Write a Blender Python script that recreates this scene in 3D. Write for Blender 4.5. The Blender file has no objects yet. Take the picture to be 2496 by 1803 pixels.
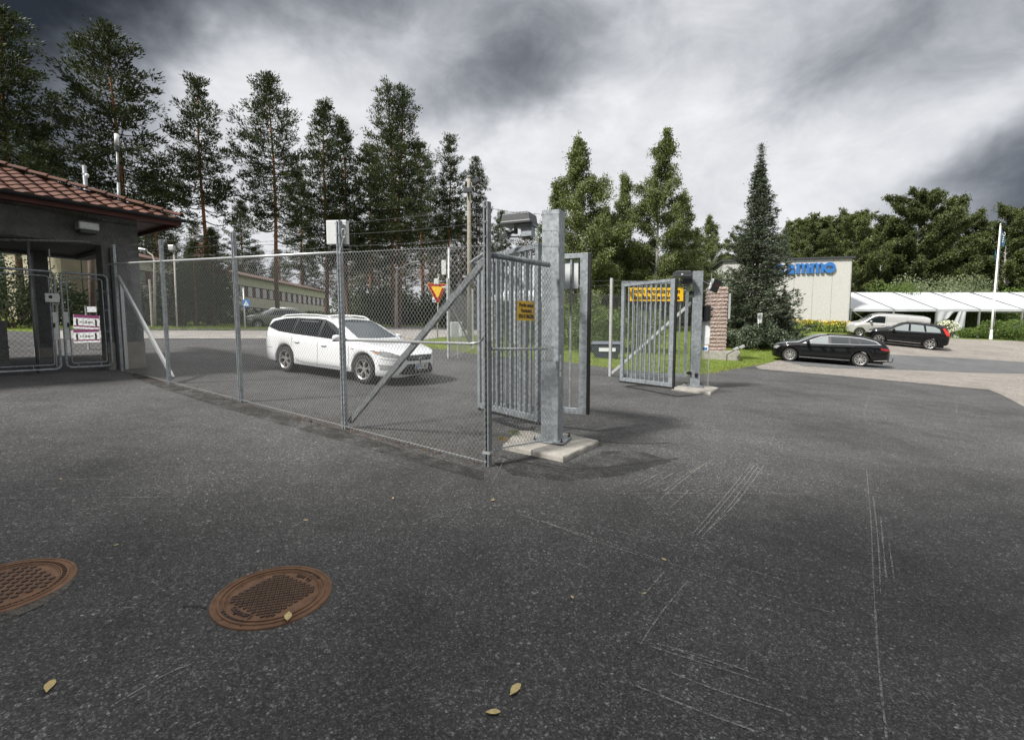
import bpy, math, random
import numpy as np
from mathutils import Vector, Matrix
from mathutils.bvhtree import BVHTree

sc = bpy.context.scene
COL = sc.collection
# ------------------------------------------------------------------ camera
CAMZ = 1.785
FPX = 1180.0
PITCH = math.radians(4.82)
cam_d = bpy.data.cameras.new('camera')
cam = bpy.data.objects.new('camera', cam_d)
COL.objects.link(cam)
cam.location = (0, 0, CAMZ)
cam.rotation_euler = (math.pi/2 - PITCH, 0, 0)
cam_d.sensor_width = 36.0
cam_d.lens = 36.0*FPX/2496.0
cam_d.clip_start = 0.05
cam_d.clip_end = 3000
sc.camera = cam
sc.view_settings.view_transform = 'Standard'
sc.view_settings.look = 'None'
sc.view_settings.exposure = 0.32
sc.view_settings.gamma = 1.0
sc.cycles.max_bounces = 5
sc.cycles.transparent_max_bounces = 12

def ray(px, py):
    v = 901.5 - py
    cp, sp = math.cos(PITCH), math.sin(PITCH)
    return ((px-1248.0), FPX*cp + v*sp, -FPX*sp + v*cp)
def W(px, py, Y):
    r = ray(px, py); k = Y/r[1]
    return Vector((r[0]*k, Y, CAMZ + r[2]*k))
def dirpx(px, py):
    return Vector(ray(px, py)).normalized()

# ------------------------------------------------------------------ sky
SUN_EL, SUN_AZ = 47.0, 234.0      # azimuth: direction the light comes from, degrees clockwise from +Y
w = bpy.data.worlds.new('World'); sc.world = w; w.use_nodes = True
NT = w.node_tree; NT.nodes.clear()
def nn(t, **k):
    n = NT.nodes.new(t)
    for a, b in k.items(): setattr(n, a, b)
    return n
def lk(a, b): NT.links.new(a, b)
def mth(op, a, b=None, c=None, clamp=False):
    n = nn('ShaderNodeMath', operation=op); n.use_clamp = clamp
    for i, q in enumerate((a, b, c)):
        if q is None: continue
        if isinstance(q, (int, float)): n.inputs[i].default_value = q
        else: lk(q, n.inputs[i])
    return n.outputs[0]
def vmth(op, a, b=None):
    n = nn('ShaderNodeVectorMath', operation=op)
    for i, q in enumerate((a, b)):
        if q is None: continue
        if isinstance(q, (tuple, list, Vector)): n.inputs[i].default_value = tuple(q)
        else: lk(q, n.inputs[i])
    return n.outputs['Value'] if op == 'DOT_PRODUCT' else n.outputs[0]
tc = nn('ShaderNodeTexCoord')
D0 = tc.outputs['Generated']
def noise(vec, scale, detail=4, rough=.55, dist=0.0):
    n = nn('ShaderNodeTexNoise'); n.inputs['Scale'].default_value = scale
    n.inputs['Detail'].default_value = detail; n.inputs['Roughness'].default_value = rough
    n.inputs['Distortion'].default_value = dist
    lk(vec, n.inputs['Vector']); return n
# stretched coordinates so clouds flatten towards the horizon
warp = noise(D0, 3.0, 5, .6)
wv = vmth('SUBTRACT', warp.outputs['Color'], (.5, .5, .5))
wv2 = nn('ShaderNodeVectorMath', operation='SCALE'); lk(wv, wv2.inputs[0]); wv2.inputs['Scale'].default_value = .17
Dw = vmth('ADD', D0, wv2.outputs[0])
st = vmth('MULTIPLY', D0, (1.0, 1.0, 1.7))
n1 = noise(st, 2.3, 7, .55, .3).outputs['Fac']
n2 = noise(st, 7.0, 6, .6, .4).outputs['Fac']
BLOBS = [  # px, py, half width px, half height px, rotation deg, amount
    (-60, -40, 440, 340, 20, -.50), (360, -30, 300, 120, 10, -.24), (150, 330, 190, 160, 0, -.20),
    (930, -40, 330, 105, -4, -.23), (1170, 230, 250, 110, 20, -.27), (1330, 100, 200, 110, 40, -.14),
    (2130, 90, 420, 75, 24, -.17), (2470, 440, 220, 170, 30, -.36), (2420, 120, 300, 120, 15, -.12),
    (1900, 60, 420, 150, 8, -.09), (2480, 650, 200, 120, 0, -.20),
    (720, 330, 320, 150, -10, .26), (1640, 420, 420, 210, 0, .22), (1980, 430, 260, 90, 22, .20),
    (640, 520, 260, 120, 0, .16), (1280, 470, 220, 110, 0, .24), (2330, 330, 180, 60, 28, .16), (560, 170, 200, 70, 35, .10),
]
acc = None
for (px, py, hw, hh, rot, amt) in BLOBS:
    c = dirpx(px, py)
    right = Vector((c.y, -c.x, 0)).normalized(); up = right.cross(c) * 1.0
    if up.z < 0: up = -up
    a = math.radians(rot)
    e1 = right*math.cos(a) + up*math.sin(a); e2 = -right*math.sin(a) + up*math.cos(a)
    dist2 = (px-1248)**2 + (py-901)**2 + FPX**2
    k = math.sqrt(dist2)
    dv = vmth('SUBTRACT', Dw, c)
    q1 = mth('MULTIPLY', vmth('DOT_PRODUCT', dv, e1), k/hw*.95)
    q2 = mth('MULTIPLY', vmth('DOT_PRODUCT', dv, e2), k/hh)
    s = mth('ADD', mth('MULTIPLY', q1, q1), mth('MULTIPLY', q2, q2))
    c3 = mth('MULTIPLY', vmth('DOT_PRODUCT', dv, c), 3.0)
    s = mth('ADD', s, mth('MULTIPLY', c3, c3))
    g = mth('MULTIPLY', mth('EXPONENT', mth('MULTIPLY', s, -1.0)), amt)
    acc = g if acc is None else mth('ADD', acc, g)
SKY_BASE = .745
L = mth('ADD', acc, SKY_BASE)
L = mth('ADD', L, mth('MULTIPLY', mth('SUBTRACT', n1, .5), .30))
L = mth('ADD', L, mth('MULTIPLY', mth('SUBTRACT', n2, .5), .16))
n3 = noise(st, 15.0, 5, .62, .2).outputs['Fac']
sep = nn('ShaderNodeSeparateXYZ'); lk(D0, sep.inputs[0])
zen = mth('MULTIPLY', mth('SUBTRACT', sep.outputs['Z'], .58, clamp=True), .8)      # cloud layer is thin and bright overhead
sm = nn('ShaderNodeMath', operation='SMOOTH_MIN'); lk(L, sm.inputs[0]); sm.inputs[1].default_value = .79; sm.inputs[2].default_value = .16
L = mth('ADD', mth('ADD', sm.outputs[0], zen), mth('ADD', mth('MULTIPLY', mth('SUBTRACT', n2, .5), .20), mth('MULTIPLY', mth('SUBTRACT', n3, .5), .08)))
L = mth('MAXIMUM', L, .15)
Llin = mth('POWER', L, 2.15)
mixc = nn('ShaderNodeMixRGB'); lk(mth('MULTIPLY', L, 1.15, clamp=True), mixc.inputs['Fac'])
mixc.inputs['Color1'].default_value = (.80, .92, 1.14, 1); mixc.inputs['Color2'].default_value = (1.0, 1.0, 1.01, 1)
cc = nn('ShaderNodeVectorMath', operation='SCALE'); lk(mixc.outputs[0], cc.inputs[0]); lk(mth('MULTIPLY', Llin, 1.08), cc.inputs['Scale'])
sky = nn('ShaderNodeTexSky', sky_type='NISHITA'); sky.sun_disc = False
sky.sun_elevation = math.radians(SUN_EL); sky.sun_rotation = math.radians(SUN_AZ)
bg1 = nn('ShaderNodeBackground'); lk(sky.outputs[0], bg1.inputs['Color']); bg1.inputs['Strength'].default_value = .10
bg2 = nn('ShaderNodeBackground'); lk(cc.outputs[0], bg2.inputs['Color']); bg2.inputs['Strength'].default_value = 1.0
mx = nn('ShaderNodeMixShader'); mx.inputs[0].default_value = .96
lk(bg1.outputs[0], mx.inputs[1]); lk(bg2.outputs[0], mx.inputs[2])
wo = nn('ShaderNodeOutputWorld'); lk(mx.outputs[0], wo.inputs['Surface'])
w.cycles.sampling_method = 'MANUAL'; w.cycles.sample_map_resolution = 512

sd = bpy.data.lights.new('sun', 'SUN'); sun = bpy.data.objects.new('sun', sd); COL.objects.link(sun)
sd.energy = 5.0; sd.angle = math.radians(7.0); sd.color = (1.0, .975, .93)
el, az = math.radians(SUN_EL), math.radians(SUN_AZ)
sdir = Vector((math.sin(az)*math.cos(el), math.cos(az)*math.cos(el), math.sin(el)))
sun.rotation_euler = sdir.to_track_quat('Z', 'Y').to_euler()
sun.location = (0, 0, 60)

# ------------------------------------------------------------------ terrain
def S01(t):
    t = np.clip(t, 0, 1); return t*t*(3-2*t)
def Ga(x, y):
    x = np.asarray(x, float); y = np.asarray(y, float)
    xc = np.clip(x, -70, 60); yc = np.clip(y, -60, 85)
    t = np.clip((yc-26.5)/14, 0, 1)
    return -.0446*xc + .0311*yc + 1.44*t*S01((xc-1)/12)
def G(x, y): return float(Ga(x, y))
def gp(px, py):
    r = ray(px, py); lo, hi = .5, 400.0
    f = lambda k: CAMZ + r[2]*k - G(r[0]*k, r[1]*k)
    prev = lo/r[1]
    for i in range(1, 2000):
        k = (lo + i*.2)/r[1]
        if f(k) < 0:
            a, b = prev, k
            for _ in range(30):
                m = (a+b)/2
                if f(m) < 0: b = m
                else: a = m
            k = (a+b)/2
            return Vector((r[0]*k, r[1]*k, CAMZ+r[2]*k))
        prev = k
    k = 90/r[1]
    return Vector((r[0]*k, 90, G(r[0]*k, 90)))

# ------------------------------------------------------------------ materials
def mat(name, col, rough=.7, metal=0.0, var=0.0, vscale=8.0, bump=0.0, bscale=60.0, spec=.5, col2=None, obj=True, coat=0.0, island=0.0, trans=0.0, detail=4):
    m = bpy.data.materials.new(name); m.use_nodes = True
    t = m.node_tree; b = t.nodes['Principled BSDF']
    b.inputs['Base Color'].default_value = (*col, 1); b.inputs['Roughness'].default_value = rough
    b.inputs['Metallic'].default_value = metal; b.inputs['Specular IOR Level'].default_value = spec
    b.inputs['Coat Weight'].default_value = coat; b.inputs['Coat Roughness'].default_value = .04
    tcn = t.nodes.new('ShaderNodeTexCoord')
    src = tcn.outputs['Object'] if obj else tcn.outputs['Generated']
    colsock = None
    if var > 0 or col2 is not None:
        n = t.nodes.new('ShaderNodeTexNoise'); n.inputs['Scale'].default_value = vscale; n.inputs['Detail'].default_value = detail
        n.inputs['Roughness'].default_value = .6
        t.links.new(src, n.inputs['Vector'])
        r = t.nodes.new('ShaderNodeValToRGB')
        r.color_ramp.elements[0].position = .3; r.color_ramp.elements[1].position = .72
        c2 = col2 if col2 is not None else tuple(min(1, c*(1+var)) for c in col)
        c1 = col if col2 is not None else tuple(c*(1-var) for c in col)
        r.color_ramp.elements[0].color = (*c1, 1); r.color_ramp.elements[1].color = (*c2, 1)
        t.links.new(n.outputs['Fac'], r.inputs['Fac']); colsock = r.outputs[0]
        t.links.new(colsock, b.inputs['Base Color'])
    if bump > 0:
        n = t.nodes.new('ShaderNodeTexNoise'); n.inputs['Scale'].default_value = bscale; n.inputs['Detail'].default_value = 3
        t.links.new(src, n.inputs['Vector'])
        bp = t.nodes.new('ShaderNodeBump'); bp.inputs['Strength'].default_value = 1.0; bp.inputs['Distance'].default_value = bump
        t.links.new(n.outputs['Fac'], bp.inputs['Height']); t.links.new(bp.outputs[0], b.inputs['Normal'])
    return m

def leafmat(name, c1, c2, rough=.6, trans=.25, nscale=.8, bright=None):
    m = bpy.data.materials.new(name); m.use_nodes = True
    t = m.node_tree; t.nodes.clear(); N = t.nodes.new; LK = t.links.new
    tcn = N('ShaderNodeTexCoord'); n = N('ShaderNodeTexNoise'); n.inputs['Scale'].default_value = nscale; n.inputs['Detail'].default_value = 3
    LK(tcn.outputs['Object'], n.inputs['Vector'])
    g = N('ShaderNodeNewGeometry')
    a = N('ShaderNodeMath'); a.operation = 'MULTIPLY_ADD'; LK(g.outputs['Random Per Island'], a.inputs[0]); a.inputs[1].default_value = .55
    s = N('ShaderNodeMath'); s.operation = 'MULTIPLY'; LK(n.outputs['Fac'], s.inputs[0]); s.inputs[1].default_value = .75
    LK(s.outputs[0], a.inputs[2])
    r = N('ShaderNodeValToRGB'); r.color_ramp.elements[0].position = .25; r.color_ramp.elements[1].position = .9
    r.color_ramp.elements[0].color = (*c1, 1); r.color_ramp.elements[1].color = (*c2, 1)
    if bright:
        e = r.color_ramp.elements.new(.97); e.color = (*bright, 1)
    LK(a.outputs[0], r.inputs['Fac'])
    oi = N('ShaderNodeObjectInfo'); hs = N('ShaderNodeHueSaturation')
    v = N('ShaderNodeMath'); v.operation = 'MULTIPLY_ADD'; LK(oi.outputs['Random'], v.inputs[0]); v.inputs[1].default_value = .35; v.inputs[2].default_value = .82
    LK(v.outputs[0], hs.inputs['Value']); LK(r.outputs[0], hs.inputs['Color'])
    d = N('ShaderNodeBsdfPrincipled'); d.inputs['Roughness'].default_value = rough; d.inputs['Specular IOR Level'].default_value = .35
    tr = N('ShaderNodeBsdfTranslucent'); LK(hs.outputs[0], d.inputs['Base Color']); LK(hs.outputs[0], tr.inputs['Color'])
    x = N('ShaderNodeMixShader'); x.inputs[0].default_value = trans; LK(d.outputs[0], x.inputs[1]); LK(tr.outputs[0], x.inputs[2])
    o = N('ShaderNodeOutputMaterial'); LK(x.outputs[0], o.inputs['Surface'])
    return m

def asphalt_mat(name, base, speck, stain=.35, warm=0.0, sp_scale=170.0):
    m = bpy.data.materials.new(name); m.use_nodes = True
    t = m.node_tree; b = t.nodes['Principled BSDF']; N = t.nodes.new; LK = t.links.new
    tcn = N('ShaderNodeTexCoord'); P = tcn.outputs['Object']
    def nz(scale, detail=3, rough=.6, vec=P):
        n = N('ShaderNodeTexNoise'); n.inputs['Scale'].default_value = scale; n.inputs['Detail'].default_value = detail
        n.inputs['Roughness'].default_value = rough; LK(vec, n.inputs['Vector']); return n.outputs['Fac']
    def ramp(f, stops):
        r = N('ShaderNodeValToRGB'); e = r.color_ramp.elements
        while len(e) < len(stops): e.new(.5)
        for q, (p, c) in zip(e, stops): q.position = p; q.color = (c, c, c, 1)
        LK(f, r.inputs['Fac']); return r.outputs[0]
    def mm(op, a, b2):
        n = N('ShaderNodeMath'); n.operation = op
        for i, q in enumerate((a, b2)):
            if isinstance(q, (int, float)): n.inputs[i].default_value = q
            else: LK(q, n.inputs[i])
        return n.outputs[0]
    big = ramp(nz(.42, 7, .68), [(.30, 1-stain*.9), (.50, 1.0), (.72, 1+stain*.75)])
    mid = ramp(nz(2.4, 5, .7), [(.30, .84), (.7, 1.14)])
    fine = ramp(nz(34, 4, .8), [(.28, .70), (.5, 1.0), (.75, 1.32)])
    def stones(scale, stops):
        vo = N('ShaderNodeTexVoronoi'); vo.inputs['Scale'].default_value = scale; LK(P, vo.inputs['Vector'])
        q = N('ShaderNodeSeparateColor'); LK(vo.outputs['Color'], q.inputs[0]); return ramp(q.outputs[0], stops), vo.outputs['Distance']
    s1, d1 = stones(sp_scale*.80, [(.0, .50), (.45, .84), (.78, 1.15), (.91, 1.8), (1.0, 3.0)])
    s2, d2 = stones(sp_scale*.36, [(.0, .80), (.5, .95), (.88, 1.08), (.96, 1.7), (1.0, 2.5)])
    near = ramp(d2, [(.15, 1), (.5, 0)])
    val = mm('MULTIPLY', mm('MULTIPLY', mm('MULTIPLY', big, mid), mm('MULTIPLY', s1, s2)), fine)
    base_n = N('ShaderNodeVectorMath'); base_n.operation = 'SCALE'; base_n.inputs[0].default_value = base; LK(val, base_n.inputs['Scale'])
    LK(base_n.outputs[0], b.inputs['Base Color'])
    b.inputs['Roughness'].default_value = .82; b.inputs['Specular IOR Level'].default_value = .35
    bp = N('ShaderNodeBump'); bp.inputs['Strength'].default_value = .9; bp.inputs['Distance'].default_value = .006
    hh = mm('ADD', mm('MULTIPLY', nz(110, 3, .7), 1.0), mm('MULTIPLY', near, .25))
    LK(hh, bp.inputs['Height']); LK(bp.outputs[0], b.inputs['Normal'])
    return m

def galv_mat(name, c=(.30, .325, .345), sc2=26.0):
    m = bpy.data.materials.new(name); m.use_nodes = True
    t = m.node_tree; b = t.nodes['Principled BSDF']; N = t.nodes.new; LK = t.links.new
    tcn = N('ShaderNodeTexCoord'); vo = N('ShaderNodeTexVoronoi'); vo.inputs['Scale'].default_value = sc2; LK(tcn.outputs['Object'], vo.inputs['Vector'])
    nz = N('ShaderNodeTexNoise'); nz.inputs['Scale'].default_value = 3.5; nz.inputs['Detail'].default_value = 5; LK(tcn.outputs['Object'], nz.inputs['Vector'])
    sp = N('ShaderNodeSeparateColor'); LK(vo.outputs['Color'], sp.inputs[0])
    a = N('ShaderNodeMath'); a.operation = 'MULTIPLY_ADD'; LK(sp.outputs[0], a.inputs[0]); a.inputs[1].default_value = .45; a.inputs[2].default_value = .42
    a2 = N('ShaderNodeMath'); a2.operation = 'MULTIPLY_ADD'; LK(nz.outputs['Fac'], a2.inputs[0]); a2.inputs[1].default_value = .7; LK(a.outputs[0], a2.inputs[2])
    v = N('ShaderNodeVectorMath'); v.operation = 'SCALE'; v.inputs[0].default_value = c; LK(a2.outputs[0], v.inputs['Scale'])
    LK(v.outputs[0], b.inputs['Base Color']); b.inputs['Metallic'].default_value = .45; b.inputs['Roughness'].default_value = .5
    return m

M = {}
M['asphalt'] = asphalt_mat('asphalt', (.066, .0652, .064), (.25, .24, .225), .5)
M['asphalt_strip'] = asphalt_mat('asphalt_strip', (.10, .102, .103), (.4, .4, .38), .25)
M['asphalt_pale'] = asphalt_mat('asphalt_pale', (.215, .195, .172), (.42, .4, .36), .25)
M['road_pale'] = asphalt_mat('road_pale', (.26, .245, .225), (.5, .48, .45), .18)
M['grass'] = mat('grass_soil', (.085, .125, .022), .9, 0, col2=(.17, .21, .045), vscale=1.3, bump=.03, bscale=25, spec=.1, detail=8)
M['galv'] = galv_mat('galvanised_steel')
M['galv_dark'] = galv_mat('weathered_galvanised_steel', (.22, .235, .24), 40)
M['galv_light'] = mat('bright_zinc', (.52, .53, .53), .4, .5, var=.12, vscale=12)
M['wire'] = mat('zinc_wire', (.36, .365, .365), .45, .45)
M['barb'] = mat('dark_wire', (.12, .12, .12), .5, .5)
M['black'] = mat('black_plastic', (.014, .014, .015), .4)
M['rubber'] = mat('rubber', (.012, .012, .012), .65)
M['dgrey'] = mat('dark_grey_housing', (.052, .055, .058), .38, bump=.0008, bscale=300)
M['white'] = mat('white_paint', (.72, .73, .73), .4, var=.05, vscale=3)
M['offwhite'] = mat('offwhite_sheet', (.62, .64, .64), .5, var=.06, vscale=3)
M['yellow'] = mat('yellow_sign', (.92, .55, .02), .4)
M['ink'] = mat('black_ink', (.012, .012, .012), .5)
M['concrete'] = mat('concrete', (.33, .31, .275), .9, var=.25, vscale=6, bump=.006, bscale=60, detail=8)
M['concrete2'] = mat('grey_concrete', (.34, .34, .32), .9, var=.25, vscale=2.5, bump=.006, bscale=40, detail=8)
M['render_grey'] = mat('rough_render', (.15, .15, .152), .95, var=.25, vscale=4, bump=.05, bscale=22, detail=7)
M['plinth'] = mat('plinth_render', (.27, .255, .225), .95, var=.25, vscale=3, bump=.01, bscale=40)
M['red_wood'] = mat('red_fascia', (.085, .022, .02), .6, var=.2, vscale=4)
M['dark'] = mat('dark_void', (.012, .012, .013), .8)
M['gutter'] = mat('gutter', (.012, .012, .013), .5)
M['tile'] = mat('clay_tile', (.098, .037, .021), .8, var=.45, vscale=3.2, bump=.004, bscale=60, detail=6)
M['rust'] = mat('rusty_iron', (.125, .066, .038), .8, col2=(.225, .125, .070), vscale=14, metal=.15, bump=.003, bscale=120, detail=6)
M['rustdark'] = mat('worn_iron', (.085, .055, .042), .6, .2, var=.3, vscale=20)
M['leafy'] = mat('yellow_leaf', (.56, .44, .20), .7, var=.2, vscale=60)
M['bark'] = mat('pine_bark_low', (.14, .085, .055), .95, var=.4, vscale=7, bump=.03, bscale=20, detail=7)
M['glass'] = mat('dark_glass', (.012, .015, .017), .06, spec=.8)
M['glass_w'] = mat('windscreen_glass', (.05, .065, .07), .05, spec=.9)
M['chrome'] = mat('chrome', (.75, .75, .76), .15, 1.0)
M['alloy'] = mat('alloy_rim', (.52, .51, .49), .3, .7)
M['blue'] = mat('blue_letter', (.03, .16, .45), .45)
M['panel'] = mat('exposed_aggregate', (.53, .52, .49), .9, var=.16, vscale=14, bump=.01, bscale=45, detail=8)
M['tent'] = mat('tent_canvas', (.47, .48, .495), .6, var=.10, vscale=1.2)

# ------------------------------------------------------------------ mesh builder
ORG = {}
def world_org(o): return ORG.get(o.name, Vector((0, 0, 0)))
class MB:
    def __init__(s): s.v = []; s.f = []; s.mi = []; s.cur = 0
    def add(s, vs, fs):
        b = len(s.v); s.v += [tuple(q) for q in vs]
        s.f += [tuple(b+i for i in f) for f in fs]; s.mi += [s.cur]*len(fs)
    def box(s, c, d, rz=0.0, mtx=None):
        hx, hy, hz = d[0]/2, d[1]/2, d[2]/2
        vs = [Vector((x, y, z)) for z in (-hz, hz) for x, y in ((-hx, -hy), (hx, -hy), (hx, hy), (-hx, hy))]
        R = mtx if mtx is not None else Matrix.Rotation(rz, 3, 'Z')
        s.add([Vector(c)+R @ q for q in vs], [(3, 2, 1, 0), (4, 5, 6, 7), (0, 1, 5, 4), (1, 2, 6, 5), (2, 3, 7, 6), (3, 0, 4, 7)])
    def frame(s, p0, p1, up=Vector((0, 0, 1))):
        d = (Vector(p1)-Vector(p0)); L = d.length; d = d/L
        if abs(d.dot(up)) > .98: up = Vector((0, 1, 0)) if abs(d.y) < .9 else Vector((1, 0, 0))
        a = d.cross(up).normalized(); b = a.cross(d).normalized()
        return d, a, b, L
    def bar(s, p0, p1, wd, ht, up=Vector((0, 0, 1))):
        p0 = Vector(p0); p1 = Vector(p1); d, a, b, L_ = s.frame(p0, p1, Vector(up))
        vs = []
        for p in (p0, p1):
            for x, y in ((-1, -1), (1, -1), (1, 1), (-1, 1)): vs.append(p+a*x*wd/2+b*y*ht/2)
        s.add(vs, [(0, 1, 2, 3), (7, 6, 5, 4), (0, 4, 5, 1), (1, 5, 6, 2), (2, 6, 7, 3), (3, 7, 4, 0)])
    def tube(s, pts, r, n=8, cap=True):
        pts = [Vector(p) for p in pts]
        rs = r if isinstance(r, (list, tuple)) else [r]*len(pts)
        vs = []; fs = []
        ref = Vector((0, 0, 1))
        d0 = (pts[1]-pts[0]).normalized()
        if abs(d0.z) > .9: ref = Vector((1, 0, 0))
        a = d0.cross(ref).normalized()
        for i, p in enumerate(pts):
            t = (pts[min(i+1, len(pts)-1)]-pts[max(i-1, 0)])
            if t.length < 1e-9: t = d0
            t = t.normalized(); a = (a - t*a.dot(t)).normalized(); b = t.cross(a)
            for k in range(n):
                q = 2*math.pi*k/n
                vs.append(p+(a*math.cos(q)+b*math.sin(q))*rs[i])
        for i in range(len(pts)-1):
            for k in range(n):
                fs.append((i*n+k, i*n+(k+1) % n, (i+1)*n+(k+1) % n, (i+1)*n+k))
        if cap:
            fs.append(tuple(range(n-1, -1, -1))); fs.append(tuple(range((len(pts)-1)*n, len(pts)*n)))
        s.add(vs, fs)
    def prism(s, poly, f0, f1):
        """poly of 2D points, f0/f1 map (u,v) to the two end faces"""
        n = len(poly)
        vs = [f0(u, v) for u, v in poly]+[f1(u, v) for u, v in poly]
        fs = [tuple(range(n-1, -1, -1)), tuple(range(n, 2*n))]+[(i, (i+1) % n, n+(i+1) % n, n+i) for i in range(n)]
        s.add(vs, fs)
    def lathe(s, prof, c, n=24, axis='z'):
        vs = []; fs = []
        for r, h in prof:
            for k in range(n):
                q = 2*math.pi*k/n; x, y = r*math.cos(q), r*math.sin(q)
                p = {'z': (x, y, h), 'y': (x, h, y), 'x': (h, x, y)}[axis]
                vs.append(Vector(c)+Vector(p))
        for i in range(len(prof)-1):
            for k in range(n):
                fs.append((i*n+k, i*n+(k+1) % n, (i+1)*n+(k+1) % n, (i+1)*n+k))
        s.add(vs, fs)
    def build(s, name, m, parent=None, smooth=False, bevel=0.0):
        me = bpy.data.meshes.new(name)
        me.from_pydata([tuple(q) for q in s.v], [], s.f)
        for q in (m if isinstance(m, (list, tuple)) else [m]): me.materials.append(q)
        if isinstance(m, (list, tuple)): me.polygons.foreach_set('material_index', s.mi)
        if smooth: me.polygons.foreach_set('use_smooth', [True]*len(me.polygons))
        me.update()
        return link(name, me, parent, bevel)
def link(name, me, parent=None, bevel=0.0):
    o = bpy.data.objects.new(name, me); COL.objects.link(o)
    if parent is not None:
        o.parent = parent; o.location = -world_org(parent)
    ORG[o.name] = Vector((0, 0, 0))
    if bevel > 0:
        bv = o.modifiers.new('bevel', 'BEVEL'); bv.width = bevel; bv.segments = 2; bv.limit_method = 'ANGLE'
    return o
def np_mesh(name, V, F, mats, smooth=False, mi=None):
    V = np.asarray(V, np.float32); F = np.asarray(F, np.int32)
    me = bpy.data.meshes.new(name); k = F.shape[1]
    me.vertices.add(len(V)); me.vertices.foreach_set('co', V.ravel())
    me.loops.add(F.size); me.loops.foreach_set('vertex_index', F.ravel())
    me.polygons.add(len(F)); me.polygons.foreach_set('loop_start', np.arange(0, F.size, k, dtype=np.int32))
    me.polygons.foreach_set('loop_total', np.full(len(F), k, np.int32))
    for q in (mats if isinstance(mats, (list, tuple)) else [mats]): me.materials.append(q)
    if mi is not None: me.polygons.foreach_set('material_index', np.asarray(mi, np.int32))
    if smooth: me.polygons.foreach_set('use_smooth', np.ones(len(F), bool))
    me.update(calc_edges=True); return me
def tag(o, label, cat, group=None, kind=None):
    o['label'] = label; o['category'] = cat
    if group: o['group'] = group
    if kind: o['kind'] = kind
    return o
def thing(name, loc, label, cat, group=None, kind=None):
    o = bpy.data.objects.new(name, None); COL.objects.link(o); o.location = loc; o.empty_display_size = .1
    ORG[o.name] = Vector(loc); return tag(o, label, cat, group, kind)
def struct(o): o['kind'] = 'structure'; return o
def copy_tree(o, parent=None):
    c = o.copy(); COL.objects.link(c); c.parent = parent
    for ch in list(o.children): copy_tree(ch, c)
    return c
def text_mesh(s, size, mats=None, extrude=.001, bold=.0, align='CENTER', spacing=1.0):
    cu = bpy.data.curves.new('lettering', 'FONT'); cu.body = s; cu.size = size; cu.extrude = extrude; cu.offset = bold
    cu.align_x = align; cu.align_y = 'CENTER'; cu.space_character = spacing; cu.resolution_u = 3
    o = bpy.data.objects.new('lettering', cu); COL.objects.link(o)
    dg = bpy.context.evaluated_depsgraph_get(); dg.update()
    me = bpy.data.meshes.new_from_object(o.evaluated_get(dg))
    vs = [v.co.copy() for v in me.vertices]; fs = [tuple(p.vertices) for p in me.polygons]
    bpy.data.objects.remove(o); bpy.data.curves.remove(cu); bpy.data.meshes.remove(me)
    return vs, fs
def text_on(mb, s, size, c, u, v, extrude=.001, bold=.0, xs=1.0, spacing=1.0):
    """text centred at c, reading direction u, up v"""
    u = Vector(u).normalized(); v = Vector(v).normalized(); n = u.cross(v)
    vs, fs = text_mesh(s, size, extrude=extrude, bold=bold, spacing=spacing)
    mb.add([Vector(c)+u*q.x*xs+v*q.y+n*q.z for q in vs], fs)

def clip_cell(poly, x0, x1, y0, y1):
    def cl(P, ax, lim, sgn):
        out = []
        for i in range(len(P)):
            a, b = P[i-1], P[i]
            ia = sgn*(a[ax]-lim) >= 0; ib = sgn*(b[ax]-lim) >= 0
            if ia != ib:
                t = (lim-a[ax])/(b[ax]-a[ax]); q = [a[0]+(b[0]-a[0])*t, a[1]+(b[1]-a[1])*t]; q[ax] = lim; out.append(tuple(q))
            if ib: out.append(b)
        return out
    for ax, lim, sg in ((0, x0, 1), (0, x1, -1), (1, y0, 1), (1, y1, -1)):
        if not poly: return poly
        poly = cl(poly, ax, lim, sg)
    out = []
    for q in poly:
        if not out or abs(q[0]-out[-1][0])+abs(q[1]-out[-1][1]) > 1e-6: out.append(q)
    if len(out) > 1 and abs(out[0][0]-out[-1][0])+abs(out[0][1]-out[-1][1]) < 1e-6: out.pop()
    return out if len(out) > 2 else []
def area2(P): return sum(P[i-1][0]*P[i][1]-P[i][0]*P[i-1][1] for i in range(len(P)))
def sheet(name, poly, dz, m, cell=1.5, kind='structure'):
    poly = [(float(p[0]), float(p[1])) for p in poly]
    if area2(poly) < 0: poly = poly[::-1]
    xs = [p[0] for p in poly]; ys = [p[1] for p in poly]
    idx = {}; V = []; F = []
    for i in range(math.floor(min(xs)/cell), math.ceil(max(xs)/cell)):
        sub = clip_cell(poly, i*cell, (i+1)*cell, min(ys)-1, max(ys)+1)
        if not sub: continue
        sy = [p[1] for p in sub]
        for j in range(math.floor(min(sy)/cell), math.ceil(max(sy)/cell)):
            c = clip_cell(sub, i*cell, (i+1)*cell, j*cell, (j+1)*cell)
            if not c or area2(c) < 1e-5: continue
            f = []
            for q in c:
                k = (round(q[0], 5), round(q[1], 5))
                if k not in idx: idx[k] = len(V); V.append((q[0], q[1], G(q[0], q[1])+dz))
                f.append(idx[k])
            F.append(f)
    me = bpy.data.meshes.new(name); me.from_pydata(V, [], F); me.materials.append(m); me.update()
    o = link(name, me); o['kind'] = kind; return o
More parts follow.
